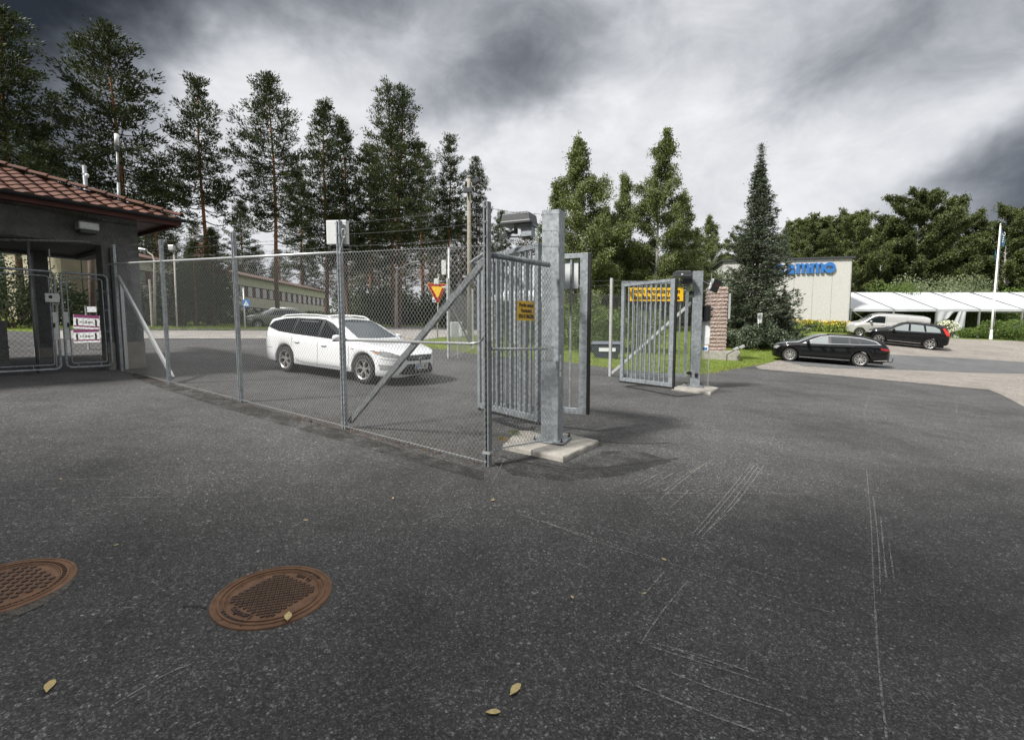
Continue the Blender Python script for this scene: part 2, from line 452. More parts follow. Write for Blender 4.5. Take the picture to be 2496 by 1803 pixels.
# ------------------------------------------------------------------ ground
gx = np.unique(np.concatenate([np.arange(-75, 75.1, 1.5), np.linspace(-600, -75, 12), np.linspace(75, 600, 12)]))
gy = np.unique(np.concatenate([np.arange(-30, 100.1, 1.5), np.linspace(-400, -30, 8), np.linspace(100, 900, 14)]))
X, Y = np.meshgrid(gx, gy); Z = Ga(X, Y)
V = np.stack([X.ravel(), Y.ravel(), Z.ravel()], 1); nx = len(gx)
I = np.arange((len(gy)-1)*(nx-1)); r_, c_ = I//(nx-1), I % (nx-1); a_ = r_*nx+c_
struct(link('grass_ground', np_mesh('grass_ground', V, np.stack([a_, a_+1, a_+nx+1, a_+nx], 1), M['grass'])))
far_edge = [gp(*q) for q in ((2700, 840), (2496, 832), (2310, 825), (2200, 824), (2060, 838), (1975, 850), (1930, 868), (1890, 880), (1850, 889), (1792, 899),
            (1728, 910), (1682, 915), (1600, 908), (1507, 899), (1450, 892), (1370, 881), (1240, 872), (1180, 866), (1100, 854), (1030, 847), (1020, 838), (1018, 832), (960, 818), (650, 815), (200, 815))]
sheet('asphalt_yard', [(-48, -28), (58.5, -28), (58.5, far_edge[0].y)]+[(p.x, p.y) for p in far_edge]+[(-48, 24)], .006, M['asphalt'])
lot = [gp(*q) for q in ((1842, 894), (1890, 880), (1930, 868), (1975, 850), (2060, 838), (2200, 824), (2310, 825), (2496, 832), (2690, 840))]
lot2 = [gp(*q) for q in ((2900, 1150), (2640, 1060), (2540, 1020), (2496, 992), (2440, 962), (2410, 950), (2334, 944), (2240, 934), (2163, 927), (2000, 912), (1915, 905), (1850, 900))]
sheet('pale_asphalt_lot', [(p.x, p.y) for p in lot]+[(57, 30), (57, 5)]+[(p.x, p.y) for p in lot2], .014, M['asphalt_pale'])
stp = [gp(*q) for q in ((1905, 880), (1990, 874), (2080, 868), (2178, 865), (2300, 871), (2400, 877), (2496, 883), (2600, 890), (2600, 916), (2496, 911), (2360, 909), (2260, 904), (2200, 902), (2120, 900), (2040, 898), (1960, 893))]
sheet('dark_asphalt_strip', [(p.x, p.y) for p in stp], .022, M['asphalt_strip'])
rd = [gp(*q) for q in ((120, 806), (350, 806), (650, 806), (800, 801), (950, 797.5), (1060, 796.5), (1150, 796), (1260, 795.5), (1420, 795.5), (1420, 806), (1262, 808), (1180, 815), (1080, 822), (1018, 831), (960, 833), (800, 829), (650, 826), (400, 826), (120, 827))]
sheet('pale_road', [(p.x, p.y) for p in rd], .020, M['road_pale'])
# narrow kerb between the road and the verge behind
mb = MB(); kp = [gp(*q) for q in ((120, 806.3), (350, 806.3), (650, 806.3), (800, 801.3), (950, 797.8), (1060, 796.8), (1150, 796.4))]
for a, b in zip(kp[:-1], kp[1:]): mb.bar(Vector((a.x, a.y, G(a.x, a.y)+.06)), Vector((b.x, b.y, G(b.x, b.y)+.06)), .14, .14)
struct(mb.build('kerb', M['concrete2']))

# wheel scratches, cracks and patches lying on the asphalt
def strip_on_ground(mb, pts, wd, dz=.0105, jit=0.0, rnd=None):
    P = [Vector((p[0], p[1], 0)) for p in pts]
    L_, R_ = [], []
    for i, p in enumerate(P):
        t = (P[min(i+1, len(P)-1)]-P[max(i-1, 0)]).normalized(); n = Vector((-t.y, t.x, 0))
        k = wd/2*(1+(rnd.uniform(-jit, jit) if rnd else 0))
        for arr, sg in ((L_, 1), (R_, -1)):
            q = p+n*k*sg; arr.append((q.x, q.y, G(q.x, q.y)+dz))
    m_ = len(P); mb.add(L_+R_, [(i, m_+i, m_+i+1, i+1) for i in range(m_-1)])
def spline(pts, n):
    P = [Vector((p[0], p[1])) for p in pts]; P = [2*P[0]-P[1]]+P+[2*P[-1]-P[-2]]
    out = []
    for i in range(1, len(P)-2):
        for k in range(n):
            t = k/n
            out.append(.5*((2*P[i])+(P[i+1]-P[i-1])*t+(2*P[i-1]-5*P[i]+4*P[i+1]-P[i+2])*t*t+(3*P[i]-P[i-1]-3*P[i+1]+P[i+2])*t**3))
    out.append(P[-2]); return out
def alpha_mat(name, col, dens, scale, thr=.5):
    m = mat(name, col, .9, spec=.2); t = m.node_tree; b = t.nodes['Principled BSDF']; N = t.nodes.new
    tcn = N('ShaderNodeTexCoord'); n = N('ShaderNodeTexNoise'); n.inputs['Scale'].default_value = scale; n.inputs['Detail'].default_value = 5; n.inputs['Roughness'].default_value = .75
    t.links.new(tcn.outputs['Object'], n.inputs['Vector']); r = N('ShaderNodeValToRGB')
    r.color_ramp.elements[0].position = thr-.06; r.color_ramp.elements[1].position = thr+.12
    r.color_ramp.elements[0].color = (0, 0, 0, 1); r.color_ramp.elements[1].color = (dens, dens, dens, 1)
    t.links.new(n.outputs['Fac'], r.inputs['Fac']); t.links.new(r.outputs[0], b.inputs['Alpha']); return m
M['scratch'] = alpha_mat('scratch_mark', (.36, .355, .34), .75, 60, .47)
M['patch'] = alpha_mat('dark_patch', (.035, .035, .035), .45, 2.2, .47)
M['crack'] = mat('crack_filler', (.018, .018, .018), .7)
rn = random.Random(4)
mb = MB()
SC = [  # pixel polylines of the thin pale scrapes in the photo (src px)
    [(1500, 1204), (1750, 1204), (2010, 1205)], [(1262, 1254), (1420, 1305), (1560, 1350), (1720, 1405), (1900, 1460), (2040, 1500)],
    [(1290, 1262), (1450, 1320), (1620, 1375)], [(1450, 1285), (1600, 1320), (1800, 1385), (1990, 1440)],
    [(1617, 1200), (1670, 1160), (1735, 1124)], [(1605, 1222), (1665, 1172), (1720, 1130)], [(1633, 1240), (1680, 1195)],
    [(1690, 1302), (1760, 1220), (1830, 1133)], [(1700, 1306), (1770, 1222), (1840, 1135)], [(1712, 1310), (1785, 1225), (1850, 1135)], [(1722, 1300), (1800, 1220), (1862, 1136)],
    [(2112, 1148), (2122, 1260), (2128, 1400), (2140, 1600), (2160, 1803)], [(2128, 1210), (2140, 1320), (2146, 1450)], [(2146, 1260), (2160, 1410)], [(2166, 1320), (2180, 1420)],
    [(1580, 1577), (1700, 1615), (1850, 1662)], [(1600, 1572), (1720, 1605), (1840, 1645)], [(1640, 1584), (1740, 1620)], [(1635, 1643), (1760, 1690), (1915, 1740)],
    [(1550, 1675), (1700, 1735), (1880, 1800)], [(1560, 1575), (1610, 1500), (1670, 1425)], [(1565, 1458), (1620, 1395)],
    [(490, 1000), (560, 1030), (680, 1060), (790, 1090)], [(600, 1040), (700, 1070)], [(0, 1172), (160, 1170), (300, 1171)], [(0, 1217), (240, 1215), (480, 1213)],
    [(1010, 1280), (1080, 1255), (1140, 1236)], [(1880, 985), (1960, 998)], [(1900, 975), (1990, 990)], [(2105, 1012), (2112, 985), (2120, 965)], [(2330, 1010), (2332, 990), (2325, 970)],
    [(1560, 1180), (1620, 1150)], [(1580, 1190), (1640, 1155)], [(1230, 1120), (1200, 1180)], [(880, 1110), (960, 1130), (1010, 1145)], [(280, 1720), (400, 1650), (470, 1620)], [(500, 1500), (420, 1740)]]
for k, pl in enumerate(SC[:-1]):
    W_ = [gp(*q) for q in pl]; strip_on_ground(mb, spline([(p.x, p.y) for p in W_], 10), .0085, .0115, .5, rn)
struct(mb.build('asphalt_scratches', M['scratch']))
mb = MB()
for pl, wd in (([(1330, 1130), (1400, 1143), (1470, 1140), (1540, 1132), (1650, 1118)], .02), ([(1380, 1064), (1480, 1078), (1560, 1082), (1640, 1080)], .02),
               ([(500, 1487), (470, 1478), (440, 1483)], .012), ([(1270, 1125), (1340, 1138), (1400, 1150), (1420, 1148)], .014), ([(1220, 1112), (1280, 1130), (1340, 1140)], .012)):
    W_ = [gp(*q) for q in pl]; P = spline([(p.x, p.y) for p in W_], 8); P = [(p.x+rn.uniform(-.012, .012), p.y+rn.uniform(-.012, .012)) for p in P]
    strip_on_ground(mb, P, wd, .0105, .7, rn)
struct(mb.build('asphalt_cracks', M['crack']))
pt = [gp(*q) for q in ((1200, 1128), (1290, 1108), (1400, 1130), (1470, 1100), (1560, 1100), (1640, 1125), (1520, 1160), (1380, 1175), (1250, 1160))]
sheet('dark_asphalt_patch', [(p.x, p.y) for p in pt], .0088, M['patch'], .5)
# long lane of rotten asphalt at the foot of the fence
pt = [gp(*q) for q in ((330, 908), (420, 938), (600, 985), (840, 1050), (1000, 1100), (1180, 1150), (1180, 1175), (1000, 1125), (800, 1068), (560, 1000), (400, 950), (320, 918))]
M['rot'] = alpha_mat('worn_edge', (.04, .037, .032), .45, 3.0, .44)
sheet('worn_asphalt_edge', [(p.x, p.y) for p in pt], .0088, M['rot'], .5)

# fallen leaves and litter
leafs = [(148, 1170, .5), (958, 1217, .5), (1201, 1222, .6), (745, 1271, .5), (283, 1332, .35), (703, 1514, 1.0), (122, 1678, 1.0), (1256, 1686, 1.0), (1202, 1742, .75),
         (1618, 1367, .5), (1395, 1460, .4), (434, 1121, .35), (2445, 1025, .4), (1570, 1450, .35), (1588, 1144, .3), (770, 1080, .4), (736, 1030, .4), (1680, 1150, .3)]
side = ['beside the pole-end of the thin scrape far left', 'in the middle of the yard below the fence foot', 'just below the fence corner post', 'between the fence and the round cover', 'small, on the left above the two covers',
        'lying on the near edge of the rusty round cover', 'pale, in the dark bottom left corner', 'large and pale, near the bottom middle', 'yellow, closest to the bottom edge in the middle',
        'yellow, on the long diagonal scrape', 'brown, among pale chips in mid yard', 'small, left of mid yard, alone', 'tiny, far right before the pale lot', 'orange chip right of the bottom scrapes', 'tiny, near the crack beyond the slab',
        'small, below the third bay of the fence', 'small, by the foot of the fence post', 'tiny, beside the short paired scrapes']
for k, (px, py, s) in enumerate(leafs):
    p = gp(px, py); a = rn.uniform(0, 6); Ls = .040*s*1.15; mb = MB()
    prof = [(0, -1), (.28, -.75), (.5, -.2), (.42, .3), (.15, .75), (0, 1.05), (-.15, .75), (-.42, .3), (-.5, -.2), (-.28, -.75)]
    for i in range(len(prof)):   # two halves folded slightly along the midrib
        pass
    vs = []
    zoff = .03 if k == 5 else .012
    for u, v in prof:
        x = u*Ls*.9; y = v*Ls
        vs.append((p.x+x*math.cos(a)-y*math.sin(a), p.y+x*math.sin(a)+y*math.cos(a), G(p.x, p.y)+zoff+abs(u)*Ls*.35+.004*abs(v)))
    mb.add(vs, [(0, 1, 2, 3, 4, 5), (5, 6, 7, 8, 9, 0)])
    tag(mb.build('fallen_leaf', M['leafy']), 'yellow fallen leaf on the asphalt, '+side[k], 'leaf', 'fallen leaves on the asphalt')
# brown litter along the fence: too many to count
rng = np.random.default_rng(5)
A = Vector((-.28, 5.54)); E = Vector((-9.34, 11.55))
Vv = []; Ff = []
def litter(cx, cy, s):
    b = len(Vv); a = rng.uniform(0, 6.28); z = G(cx, cy)+.012
    for q in range(4):
        an = a+q*1.57+rng.uniform(-.3, .3); Vv.append((cx+math.cos(an)*s, cy+math.sin(an)*s*.6, z+rng.uniform(0, .012)))
    Ff.append((b, b+1, b+2, b+3))
for i in range(1500):
    t = rng.uniform(0, 1)**.7 if i % 3 else rng.uniform(.0, .35); p = A.lerp(E, t); n = Vector((.553, .833)) if i % 2 else Vector((-.553, -.833))*.35
    dd = abs(rng.normal(0, .22)); litter(p.x+n.x*dd, p.y+n.y*dd, rng.uniform(.006, .018))
for i in range(350):
    p = gp(rng.uniform(950, 1180), rng.uniform(1040, 1110)); litter(p.x, p.y, rng.uniform(.006, .015))
for i in range(300):
    p = gp(rng.uniform(720, 950), rng.uniform(1000, 1035)); litter(p.x, p.y, rng.uniform(.006, .014))
M['litter'] = mat('dry_litter', (.085, .045, .02), .9, var=.5, vscale=30)
o = link('leaf_litter', np_mesh('leaf_litter', Vv, Ff, M['litter'])); tag(o, 'brown leaf crumbs blown along the foot of the mesh fence', 'litter', kind='stuff')

# ------------------------------------------------------------------ manhole covers
def manhole(c, R, rot, label, hexa=False):
    t = thing('manhole_cover', c, label, 'manhole cover')
    tilt = Vector((.0446, -.0311, 1)).normalized().to_track_quat('Z', 'Y').to_matrix()
    Rz = Matrix.Rotation(rot, 3, 'Z')
    def put(mb):
        mb.v = [tuple(Vector(c)+tilt @ (Rz @ Vector(q))) for q in mb.v]; return mb
    fr = MB(); fr.lathe([(R+.004, .002), (R, .014), (R*.955, .016), (R*.95, .012), (R*.90, .012), (R*.895, .018), (R*.86, .018), (R*.855, .010), (R*.80, .010), (R*.795, .017), (R*.775, .017), (R*.77, .008)], (0, 0, 0), 72)
    put(fr).build('frame_ring', M['rust'], t)
    lid = MB(); lid.lathe([(R*.77, .008), (R*.765, .013), (R*.745, .013), (R*.74, .009), (0.001, .009)], (0, 0, 0), 72)
    put(lid).build('lid', M['rust'], t)
    st_ = MB(); rr = R*.715; pitch = R*.080 if not hexa else R*.13
    n = int(rr/pitch)+1
    for i in range(-n, n+1):
        for j in range(-n, n+1):
            if (i+j) % 2: continue
            x, y = i*pitch*.72, j*pitch*.72
            if math.hypot(x, y) > rr*(.97) or (not hexa and abs(x) > rr*.84): continue
            s_ = pitch*(.80 if not hexa else .62)
            if hexa:
                poly = [(x+s_*.62*math.cos(q*math.pi/3), y+s_*.5*math.sin(q*math.pi/3)) for q in range(6)]
            else: poly = [(x-s_*.45, y-s_*.33), (x+s_*.45, y-s_*.33), (x+s_*.45, y+s_*.33), (x-s_*.45, y+s_*.33)]
            st_.prism(poly, lambda u, v: Vector((u, v, .0085)), lambda u, v: Vector((u, v, .0165)))
    put(st_).build('raised_studs', M['rustdark'], t)
    tx = MB(); ti = MB()
    if not hexa:
        text = 'Loudon'
        for rad, sz in ((.845, .075), (.665, .065)):
            for k, chr_ in enumerate(text):
                a = math.pi+.36-k*.125/(rad/.845)
                a = math.pi+.34-k*.13
                u = Vector((math.sin(a), -math.cos(a), 0)); v = Vector((math.cos(a), math.sin(a), 0))
                text_on(tx if rad > .8 else ti, chr_, sz*R/.38, Vector((math.cos(a)*R*rad, math.sin(a)*R*rad, .014)), -u*-1 if False else u, -v if False else v, .0025, .001)
        for k, chr_ in enumerate('GNM 74/K3'):
            a = -.28+k*.075; u = Vector((-math.sin(a), math.cos(a), 0)); v = Vector((-math.cos(a), -math.sin(a), 0))
            text_on(tx, chr_, .05*R/.38, Vector((math.cos(a)*R*.845, math.sin(a)*R*.845, .014)), u, v, .0025)
        for k, chr_ in enumerate('No 2153'):
            a = -.22+k*.075; u = Vector((-math.sin(a), math.cos(a), 0)); v = Vector((-math.cos(a), -math.sin(a), 0))
            text_on(ti, chr_, .045*R/.38, Vector((math.cos(a)*R*.675, math.sin(a)*R*.675, .012)), u, v, .0025)
    else:
        for k in range(40):
            a = k*.09-1.8; tx.box((math.cos(a)*R*.83, math.sin(a)*R*.83, .013), (.022, .006, .006), a)
    put(tx).build('frame_lettering', M['rustdark'], t)
    if ti.f: put(ti).build('lid_lettering', M['rustdark'], t)
    return t
ca = gp(488, 1455); cb = gp(840, 1455)
c1 = gp(667, 1452); manhole(c1+Vector((0, 0, .0)), .335, math.radians(8), 'rusty round cast iron manhole cover with square studs, whole in view')
c2 = gp(2, 1434); manhole(c2, .345, math.radians(8), 'rusty round manhole cover with angular studs, cut by the left picture edge', True)
# concrete smear round the left cover
mb = MB(); N_ = 40
vs = []
for k in range(N_+1):
    a = -2.2+k*(2.6/N_)
    for rr in (.345, .345+.10*math.sin(math.pi*k/N_)+.002):
        x, y = c2.x+math.cos(a)*rr, c2.y+math.sin(a)*rr; vs.append((x, y, G(x, y)+.0125))
mb.add(vs, [(2*k, 2*k+1, 2*k+3, 2*k+2) for k in range(N_)])
M['smear'] = alpha_mat('mortar_smear', (.14, .125, .11), .8, 30, .44)
struct(mb.build('mortar_patch', M['smear']))

# ------------------------------------------------------------------ wire mesh
def chain(p0, p1, h0, h1, p=.03, dt=.037, r=.0019, z0=None, name='wire_mesh', parent=None, m=None):
    """p0,p1: 3D bottom corners; h: height"""
    p0 = Vector(p0); p1 = Vector(p1); d = p1-p0; Lh = d.length; n = int(round(Lh/p)); nt = int(round(max(h0, h1)/dt))
    u = d/Lh; nrm = Vector((-u.y, u.x, 0)).normalized()
    k = np.arange(n); j = np.arange(nt+1)
    K, J = np.meshgrid(k, j, indexing='ij')
    sgn = (J+K) % 2
    s = (K+sgn)*(Lh/n)-0.0
    t = J/nt
    off = np.where(sgn == 1, r*1.0, -r*1.0)*np.where(K % 2 == 0, 1, -1)
    base = np.array(p0)[None, None, :] + s[..., None]*np.array(u)[None, None, :]
    hh = h0+(h1-h0)*s/Lh
    base[..., 2] += t*hh
    base += off[..., None]*np.array(nrm)
    slope = math.hypot(p, dt)/dt
    offs = [(math.cos(q), math.sin(q)) for q in (math.pi/2, math.pi*7/6, math.pi*11/6)]
    Vx = np.stack([base+(np.array(u)*c*r*slope+np.array(nrm)*s_*r) for c, s_ in offs], 2)
    idx = np.arange(n*(nt+1)*3).reshape(n, nt+1, 3)
    F = []
    for q in range(3):
        q2 = (q+1) % 3
        F.append(np.stack([idx[:, :-1, q], idx[:, :-1, q2], idx[:, 1:, q2], idx[:, 1:, q]], -1).reshape(-1, 4))
    return link(name, np_mesh(name, Vx.reshape(-1, 3), np.concatenate(F), m or M['wire']), parent)
def cpost(mb, x, y, z0, z1, ang, wd=.075, dp=.055, th=.006):
    """open C section with a groove, ang = fence direction"""
    u = Vector((math.cos(ang), math.sin(ang), 0)); v = Vector((-u.y, u.x, 0))
    poly = [(-wd/2, -dp/2), (wd/2, -dp/2), (wd/2, dp/2), (wd*.17, dp/2), (wd*.17, dp/2-th), (wd/2-th, dp/2-th), (wd/2-th, -dp/2+th), (-wd/2+th, -dp/2+th),
            (-wd/2+th, dp/2-th), (-wd*.17, dp/2-th), (-wd*.17, dp/2), (-wd/2, dp/2)]
    # mirrored so that the open side shows towards -v
    f = lambda z: (lambda a, b: Vector((x, y, z))+u*a-v*b)
    mb.prism(poly[::-1], f(z0), f(z1))
def barbed(mb, p0, p1, r=.0022, sag=.02, step=.16):
    p0 = Vector(p0); p1 = Vector(p1); n = max(4, int((p1-p0).length/.4)); pts = []
    for i in range(n+1):
        t = i/n; q = p0.lerp(p1, t); q.z -= sag*4*t*(1-t); pts.append(q)
    mb.tube(pts, r, 4, False)
    m_ = int((p1-p0).length/step)
    for i in range(1, m_):
        t = i/m_; q = p0.lerp(p1, t); q.z -= sag*4*t*(1-t)
        a = rn.uniform(0, 3)
        for s in (0, 1.6):
            d = Vector((math.cos(a+s)*.3, math.cos(a+s)*.3, math.sin(a+s))).normalized()*.018
            mb.tube([q-d, q+d], .0013, 3, False)

# ------------------------------------------------------------------ near fence
fpts = [Vector((-.28, 5.54)), Vector((-2.44, 6.975)), Vector((-4.83, 8.555)), Vector((-7.22, 10.14)), Vector((-9.34, 11.55))]
fpx = [1188, 833, 583, 421, 296]
fdir = (fpts[0]-fpts[-1]).normalized(); fang = math.atan2(fdir.y, fdir.x)
MESH_H = 2.50; POST_H = 2.98
tf = thing('mesh_fence', (-4.8, 8.5, G(-4.8, 8.5)), 'tall galvanised chain link fence with barbed wire running from the gatehouse to the corner post', 'fence')
def gz(p): return G(p[0], p[1])
topoff = [.06, .03, .02, .02, .02]
for k, p in enumerate(fpts):
    mb = MB(); cpost(mb, p.x, p.y, gz(p), gz(p)+POST_H*(1.0 if k else 1.01), fang if k else fang-.15)
    for j, dz in enumerate((.18, .34, .50)):
        mb.box((p.x+.028*math.sin(fang), p.y-.034*math.cos(fang), gz(p)+MESH_H+dz-.05), (.02, .02, .02), fang)
    mb.build('post', M['galv'] if k else M['galv_dark'], tf)
for k in range(4):
    a, b = fpts[k], fpts[k+1]
    nb = Vector((math.sin(fang), -math.cos(fang), 0))*.034
    p0 = Vector((b.x, b.y, gz(b)+.04))+nb; p1 = Vector((a.x, a.y, gz(a)+.04))+nb
    h = MESH_H
    chain(p0, p1, h, h+(0.03 if k == 0 else 0), parent=tf, name='wire_mesh', r=(.0021, .0016, .0014, .0013)[k])
mb = MB()
mb.tube([Vector((fpts[k].x, fpts[k].y, gz(fpts[k])+MESH_H+.04)) for k in (1, 2, 3, 4)]+[Vector((fpts[4].x-.3, fpts[4].y+.12, gz(fpts[4])+MESH_H+.03))], .021, 8)
mb.build('top_rail', M['galv_light'], tf, smooth=True)
mb = MB(); a, b = fpts[0], fpts[1]
zr = 1.20
mb.tube([Vector((b.x+.05, b.y+.03, gz(b)+1.30)), Vector((a.x-.2, a.y+.16, gz(a)+1.43)), Vector((a.x-.12, a.y+.1, gz(a)+1.44))], .0165, 8)
mb.build('mid_rail', M['galv_light'], tf, smooth=True)
mb = MB(); mb.tube([Vector((a.x-.12, a.y+.1, gz(a)+1.44)), Vector((a.x-.07, a.y+.1, gz(a)+1.47)), Vector((a.x-.02, a.y+.05, gz(a)+1.53))], .012, 6); mb.build('rail_clip', M['black'], tf)
mb = MB(); mb.bar(Vector((b.x+.05, b.y+.08, gz(b)+.10)), Vector((a.x-.05, a.y+.09, gz(a)+MESH_H-.14)), .05, .075)
mb.tube([Vector((a.x-.20, a.y+.16, gz(a)+2.36)), Vector((a.x, a.y+.06, gz(a)+MESH_H-.02))], .026, 8)
mb.build('diagonal_brace', M['galv_dark'], tf)
a, b = fpts[3], fpts[4]
mb = MB(); mb.bar(Vector((a.x+.05, a.y+.05, gz(a)+.12)), Vector((b.x+.03, b.y+.04, gz(b)+MESH_H-.25)), .05, .075); mb.build('diagonal_brace', M['galv_light'], tf)
mb = MB()
for j, dz in enumerate((.13, .29, .45)):
    for k in range(4):
        a, b = fpts[k], fpts[k+1]
        barbed(mb, Vector((b.x, b.y, gz(b)+MESH_H+dz)), Vector((a.x, a.y, gz(a)+MESH_H+dz)))
mb.build('barbed_wire', M['barb'], tf)
mb = MB()   # tension wires, top and bottom
for dz, k0 in ((.06, 0), (MESH_H+.03, 0)):
    for k in range(k0, 4 if dz < 1 else 1):
        a, b = fpts[k], fpts[k+1]; mb.tube([Vector((b.x, b.y-.03, gz(b)+dz)), Vector((a.x, a.y-.03, gz(a)+dz))], .003, 4)
mb.build('tension_wire', M['wire'], tf)
# foot collars
mb = MB()
for k in (0,): mb.box((fpts[k].x, fpts[k].y, gz(fpts[k])+.17), (.10, .08, .03), fang)
mb.build('foot_band', M['galv_light'], tf)

# return panel from the corner post to the gate post
P1 = Vector((.555, 6.60)); zP1 = gz(P1)
pa = fpts[0]; pb = Vector((.50, 6.43)); ra = math.atan2(pb.y-pa.y, pb.x-pa.x)
tr = thing('fence_return_panel', (.1, 6.0, G(.1, 6.0)), 'short chain link panel closing the gap between corner post and near gate post', 'fence panel')
chain(Vector((pa.x+.03, pa.y+.02, gz(pa)+.16)), Vector((pb.x+.02, pb.y-.08, gz(pb)+.13)), MESH_H-.12, MESH_H-.17, parent=tr, p=.029, r=.0026)
mb = MB(); mb.tube([Vector((pa.x+.05, pa.y+.06, gz(pa)+MESH_H-.06)), Vector((pb.x-.03, pb.y-.1, gz(pb)+MESH_H-.07))], .033, 10); mb.build('top_rail', M['galv'], tr, smooth=True)
mb = MB(); mb.tube([Vector((pa.x+.03, pa.y+.02, gz(pa)+1.37)), Vector((pb.x-.04, pb.y-.08, gz(pb)+1.35))], .016, 8); mb.build('mid_rail', M['galv_light'], tr, smooth=True)
mb = MB(); mb.tube([Vector((pa.x-.01, pa.y-.0, gz(pa)+1.52)), Vector((pa.x+.03, pa.y+.01, gz(pa)+1.43)), Vector((pa.x+.04, pa.y+.02, gz(pa)+1.37))], .014, 6); mb.build('rail_clip', M['black'], tr)
mb = MB(); q0 = Vector((pa.x, pa.y-.03, gz(pa)+.18)); q1 = Vector((pb.x-.02, pb.y-.1, gz(pb)+.14))
mb.tube([q0, q0.lerp(q1, .3)+Vector((0, 0, .02)), q1], .008, 5)
mb.build('bottom_cord', M['galv'], tr)
mb = MB()
for dz, ez in ((.13, .30), (.29, .50), (.45, .72)):
    barbed(mb, Vector((pa.x, pa.y, gz(pa)+MESH_H+dz)), Vector((.62, 6.46, zP1+MESH_H-.12+ez)), sag=.03)
mb.build('barbed_wire', M['barb'], tr)
# yellow sign on that panel
def sign_plate(name, c, u, v, wd, ht, label, lines, size, gapl, cat='sign', bold=.004, xs=1.0, thick=.004, screws=True):
    t = thing(name, c, label, cat); u = Vector(u).normalized(); v = Vector(v).normalized(); n = u.cross(v)
    mb = MB(); mb.bar(Vector(c)-u*wd/2, Vector(c)+u*wd/2, thick, ht, v); mb.build('plate', M['yellow'], t)
    mb = MB()
    for k, s in enumerate(lines):
        text_on(mb, s, size, Vector(c)+n*(thick/2+.002)+v*(gapl*((len(lines)-1)/2-k)), u, v, .0006, bold, xs)
    mb.build('lettering', M['ink'], t)
    return t
ud = (pb-pa).normalized(); u3 = Vector((ud.x, ud.y, -.01)); cs = W(1280, 758, 6.03); cs = Vector((.165, 6.00, cs.z))
nrm_out = Vector((ud.y, -ud.x, 0)); cs += nrm_out*.012
sign_plate('gate_opening_sign', cs, u3, (0, 0, 1), .335, .235, 'small yellow sign with black letters wired to the fence panel beside the near gate post', ['Portin avaus', 'Vartiointi', '050-5186280'], .066, .068, bold=.0022, xs=.82)
# white device box on the second post
p = fpts[1]; t = thing('antenna_box', (p.x+.02, p.y+.12, gz(p)+2.75), 'white plastic antenna box hung high behind the fence post with the cable loop', 'equipment box')
mb = MB(); mb.box((p.x-.055, p.y+.10, gz(p)+2.83), (.30, .10, .34), fang+.5, None); mb.build('casing', M['white'], t, bevel=.012)
mb = MB(); mb.box((p.x-.02, p.y+.14, gz(p)+2.635), (.26, .10, .06), fang+.5); mb.build('base_shroud', M['black'], t, bevel=.008)
mb = MB(); c = Vector((p.x+.075, p.y-.04, gz(p)+2.80))
mb.tube([c+Vector((math.sin(q*.52)*.03, 0, math.cos(q*.52)*.06)) for q in range(15)]+[c+Vector((-.02, 0, -.12)), c+Vector((-.07, .0, -.3)), c+Vector((-.08, .01, -.5))], .006, 6); mb.build('cable', M['galv_light'], t)
# ------------------------------------------------------------------ gate posts, leaves, drives
def slab(name, corners, h, label, wid=None):
    t = thing(name, (sum(c[0] for c in corners)/len(corners), sum(c[1] for c in corners)/len(corners), G(*corners[0][:2])), label, 'foundation slab')
    r_ = random.Random(9); P = []
    for i in range(len(corners)):
        a, b = corners[i], corners[(i+1) % len(corners)]
        for k in range(12):
            q = k/12; j = .006 if k else .012
            P.append((a[0]+(b[0]-a[0])*q+r_.uniform(-j, j), a[1]+(b[1]-a[1])*q+r_.uniform(-j, j)))
    if area2(P) < 0: P = P[::-1]
    n = len(P); cx = sum(p[0] for p in P)/n; cy = sum(p[1] for p in P)/n
    vs = []; fs = []
    for s, z in ((1.012, -.04), (1.0, h-.022), (.985, h-.006), (.965, h), (.5, h), (.01, h)):
        for p in P:
            x, y = cx+(p[0]-cx)*s, cy+(p[1]-cy)*s
            vs.append((x, y, G(x, y)+z+(r_.uniform(-.004, .004) if 0 < z < h else 0)))
    for i in range(5):
        for k in range(n): fs.append((i*n+k, i*n+(k+1) % n, (i+1)*n+(k+1) % n, (i+1)*n+k))
    mb = MB(); mb.add(vs, fs); mb.build('concrete_body', M['concrete'], t, smooth=False); return t
sl1 = [gp(*q) for q in ((1225, 1096), (1374, 1128), (1460, 1085), (1362, 1064), (1262, 1060))]
slab('foundation_slab', [(p.x, p.y) for p in sl1], .075, 'weathered concrete slab with grass tufts under the near gate post')
sl2 = [gp(*q) for q in ((1637, 951), (1732, 963), (1752, 950), (1700, 942), (1668, 941))]
slab('foundation_slab', [(p.x, p.y) for p in sl2], .07, 'pale concrete slab under the far gate post with the signal')

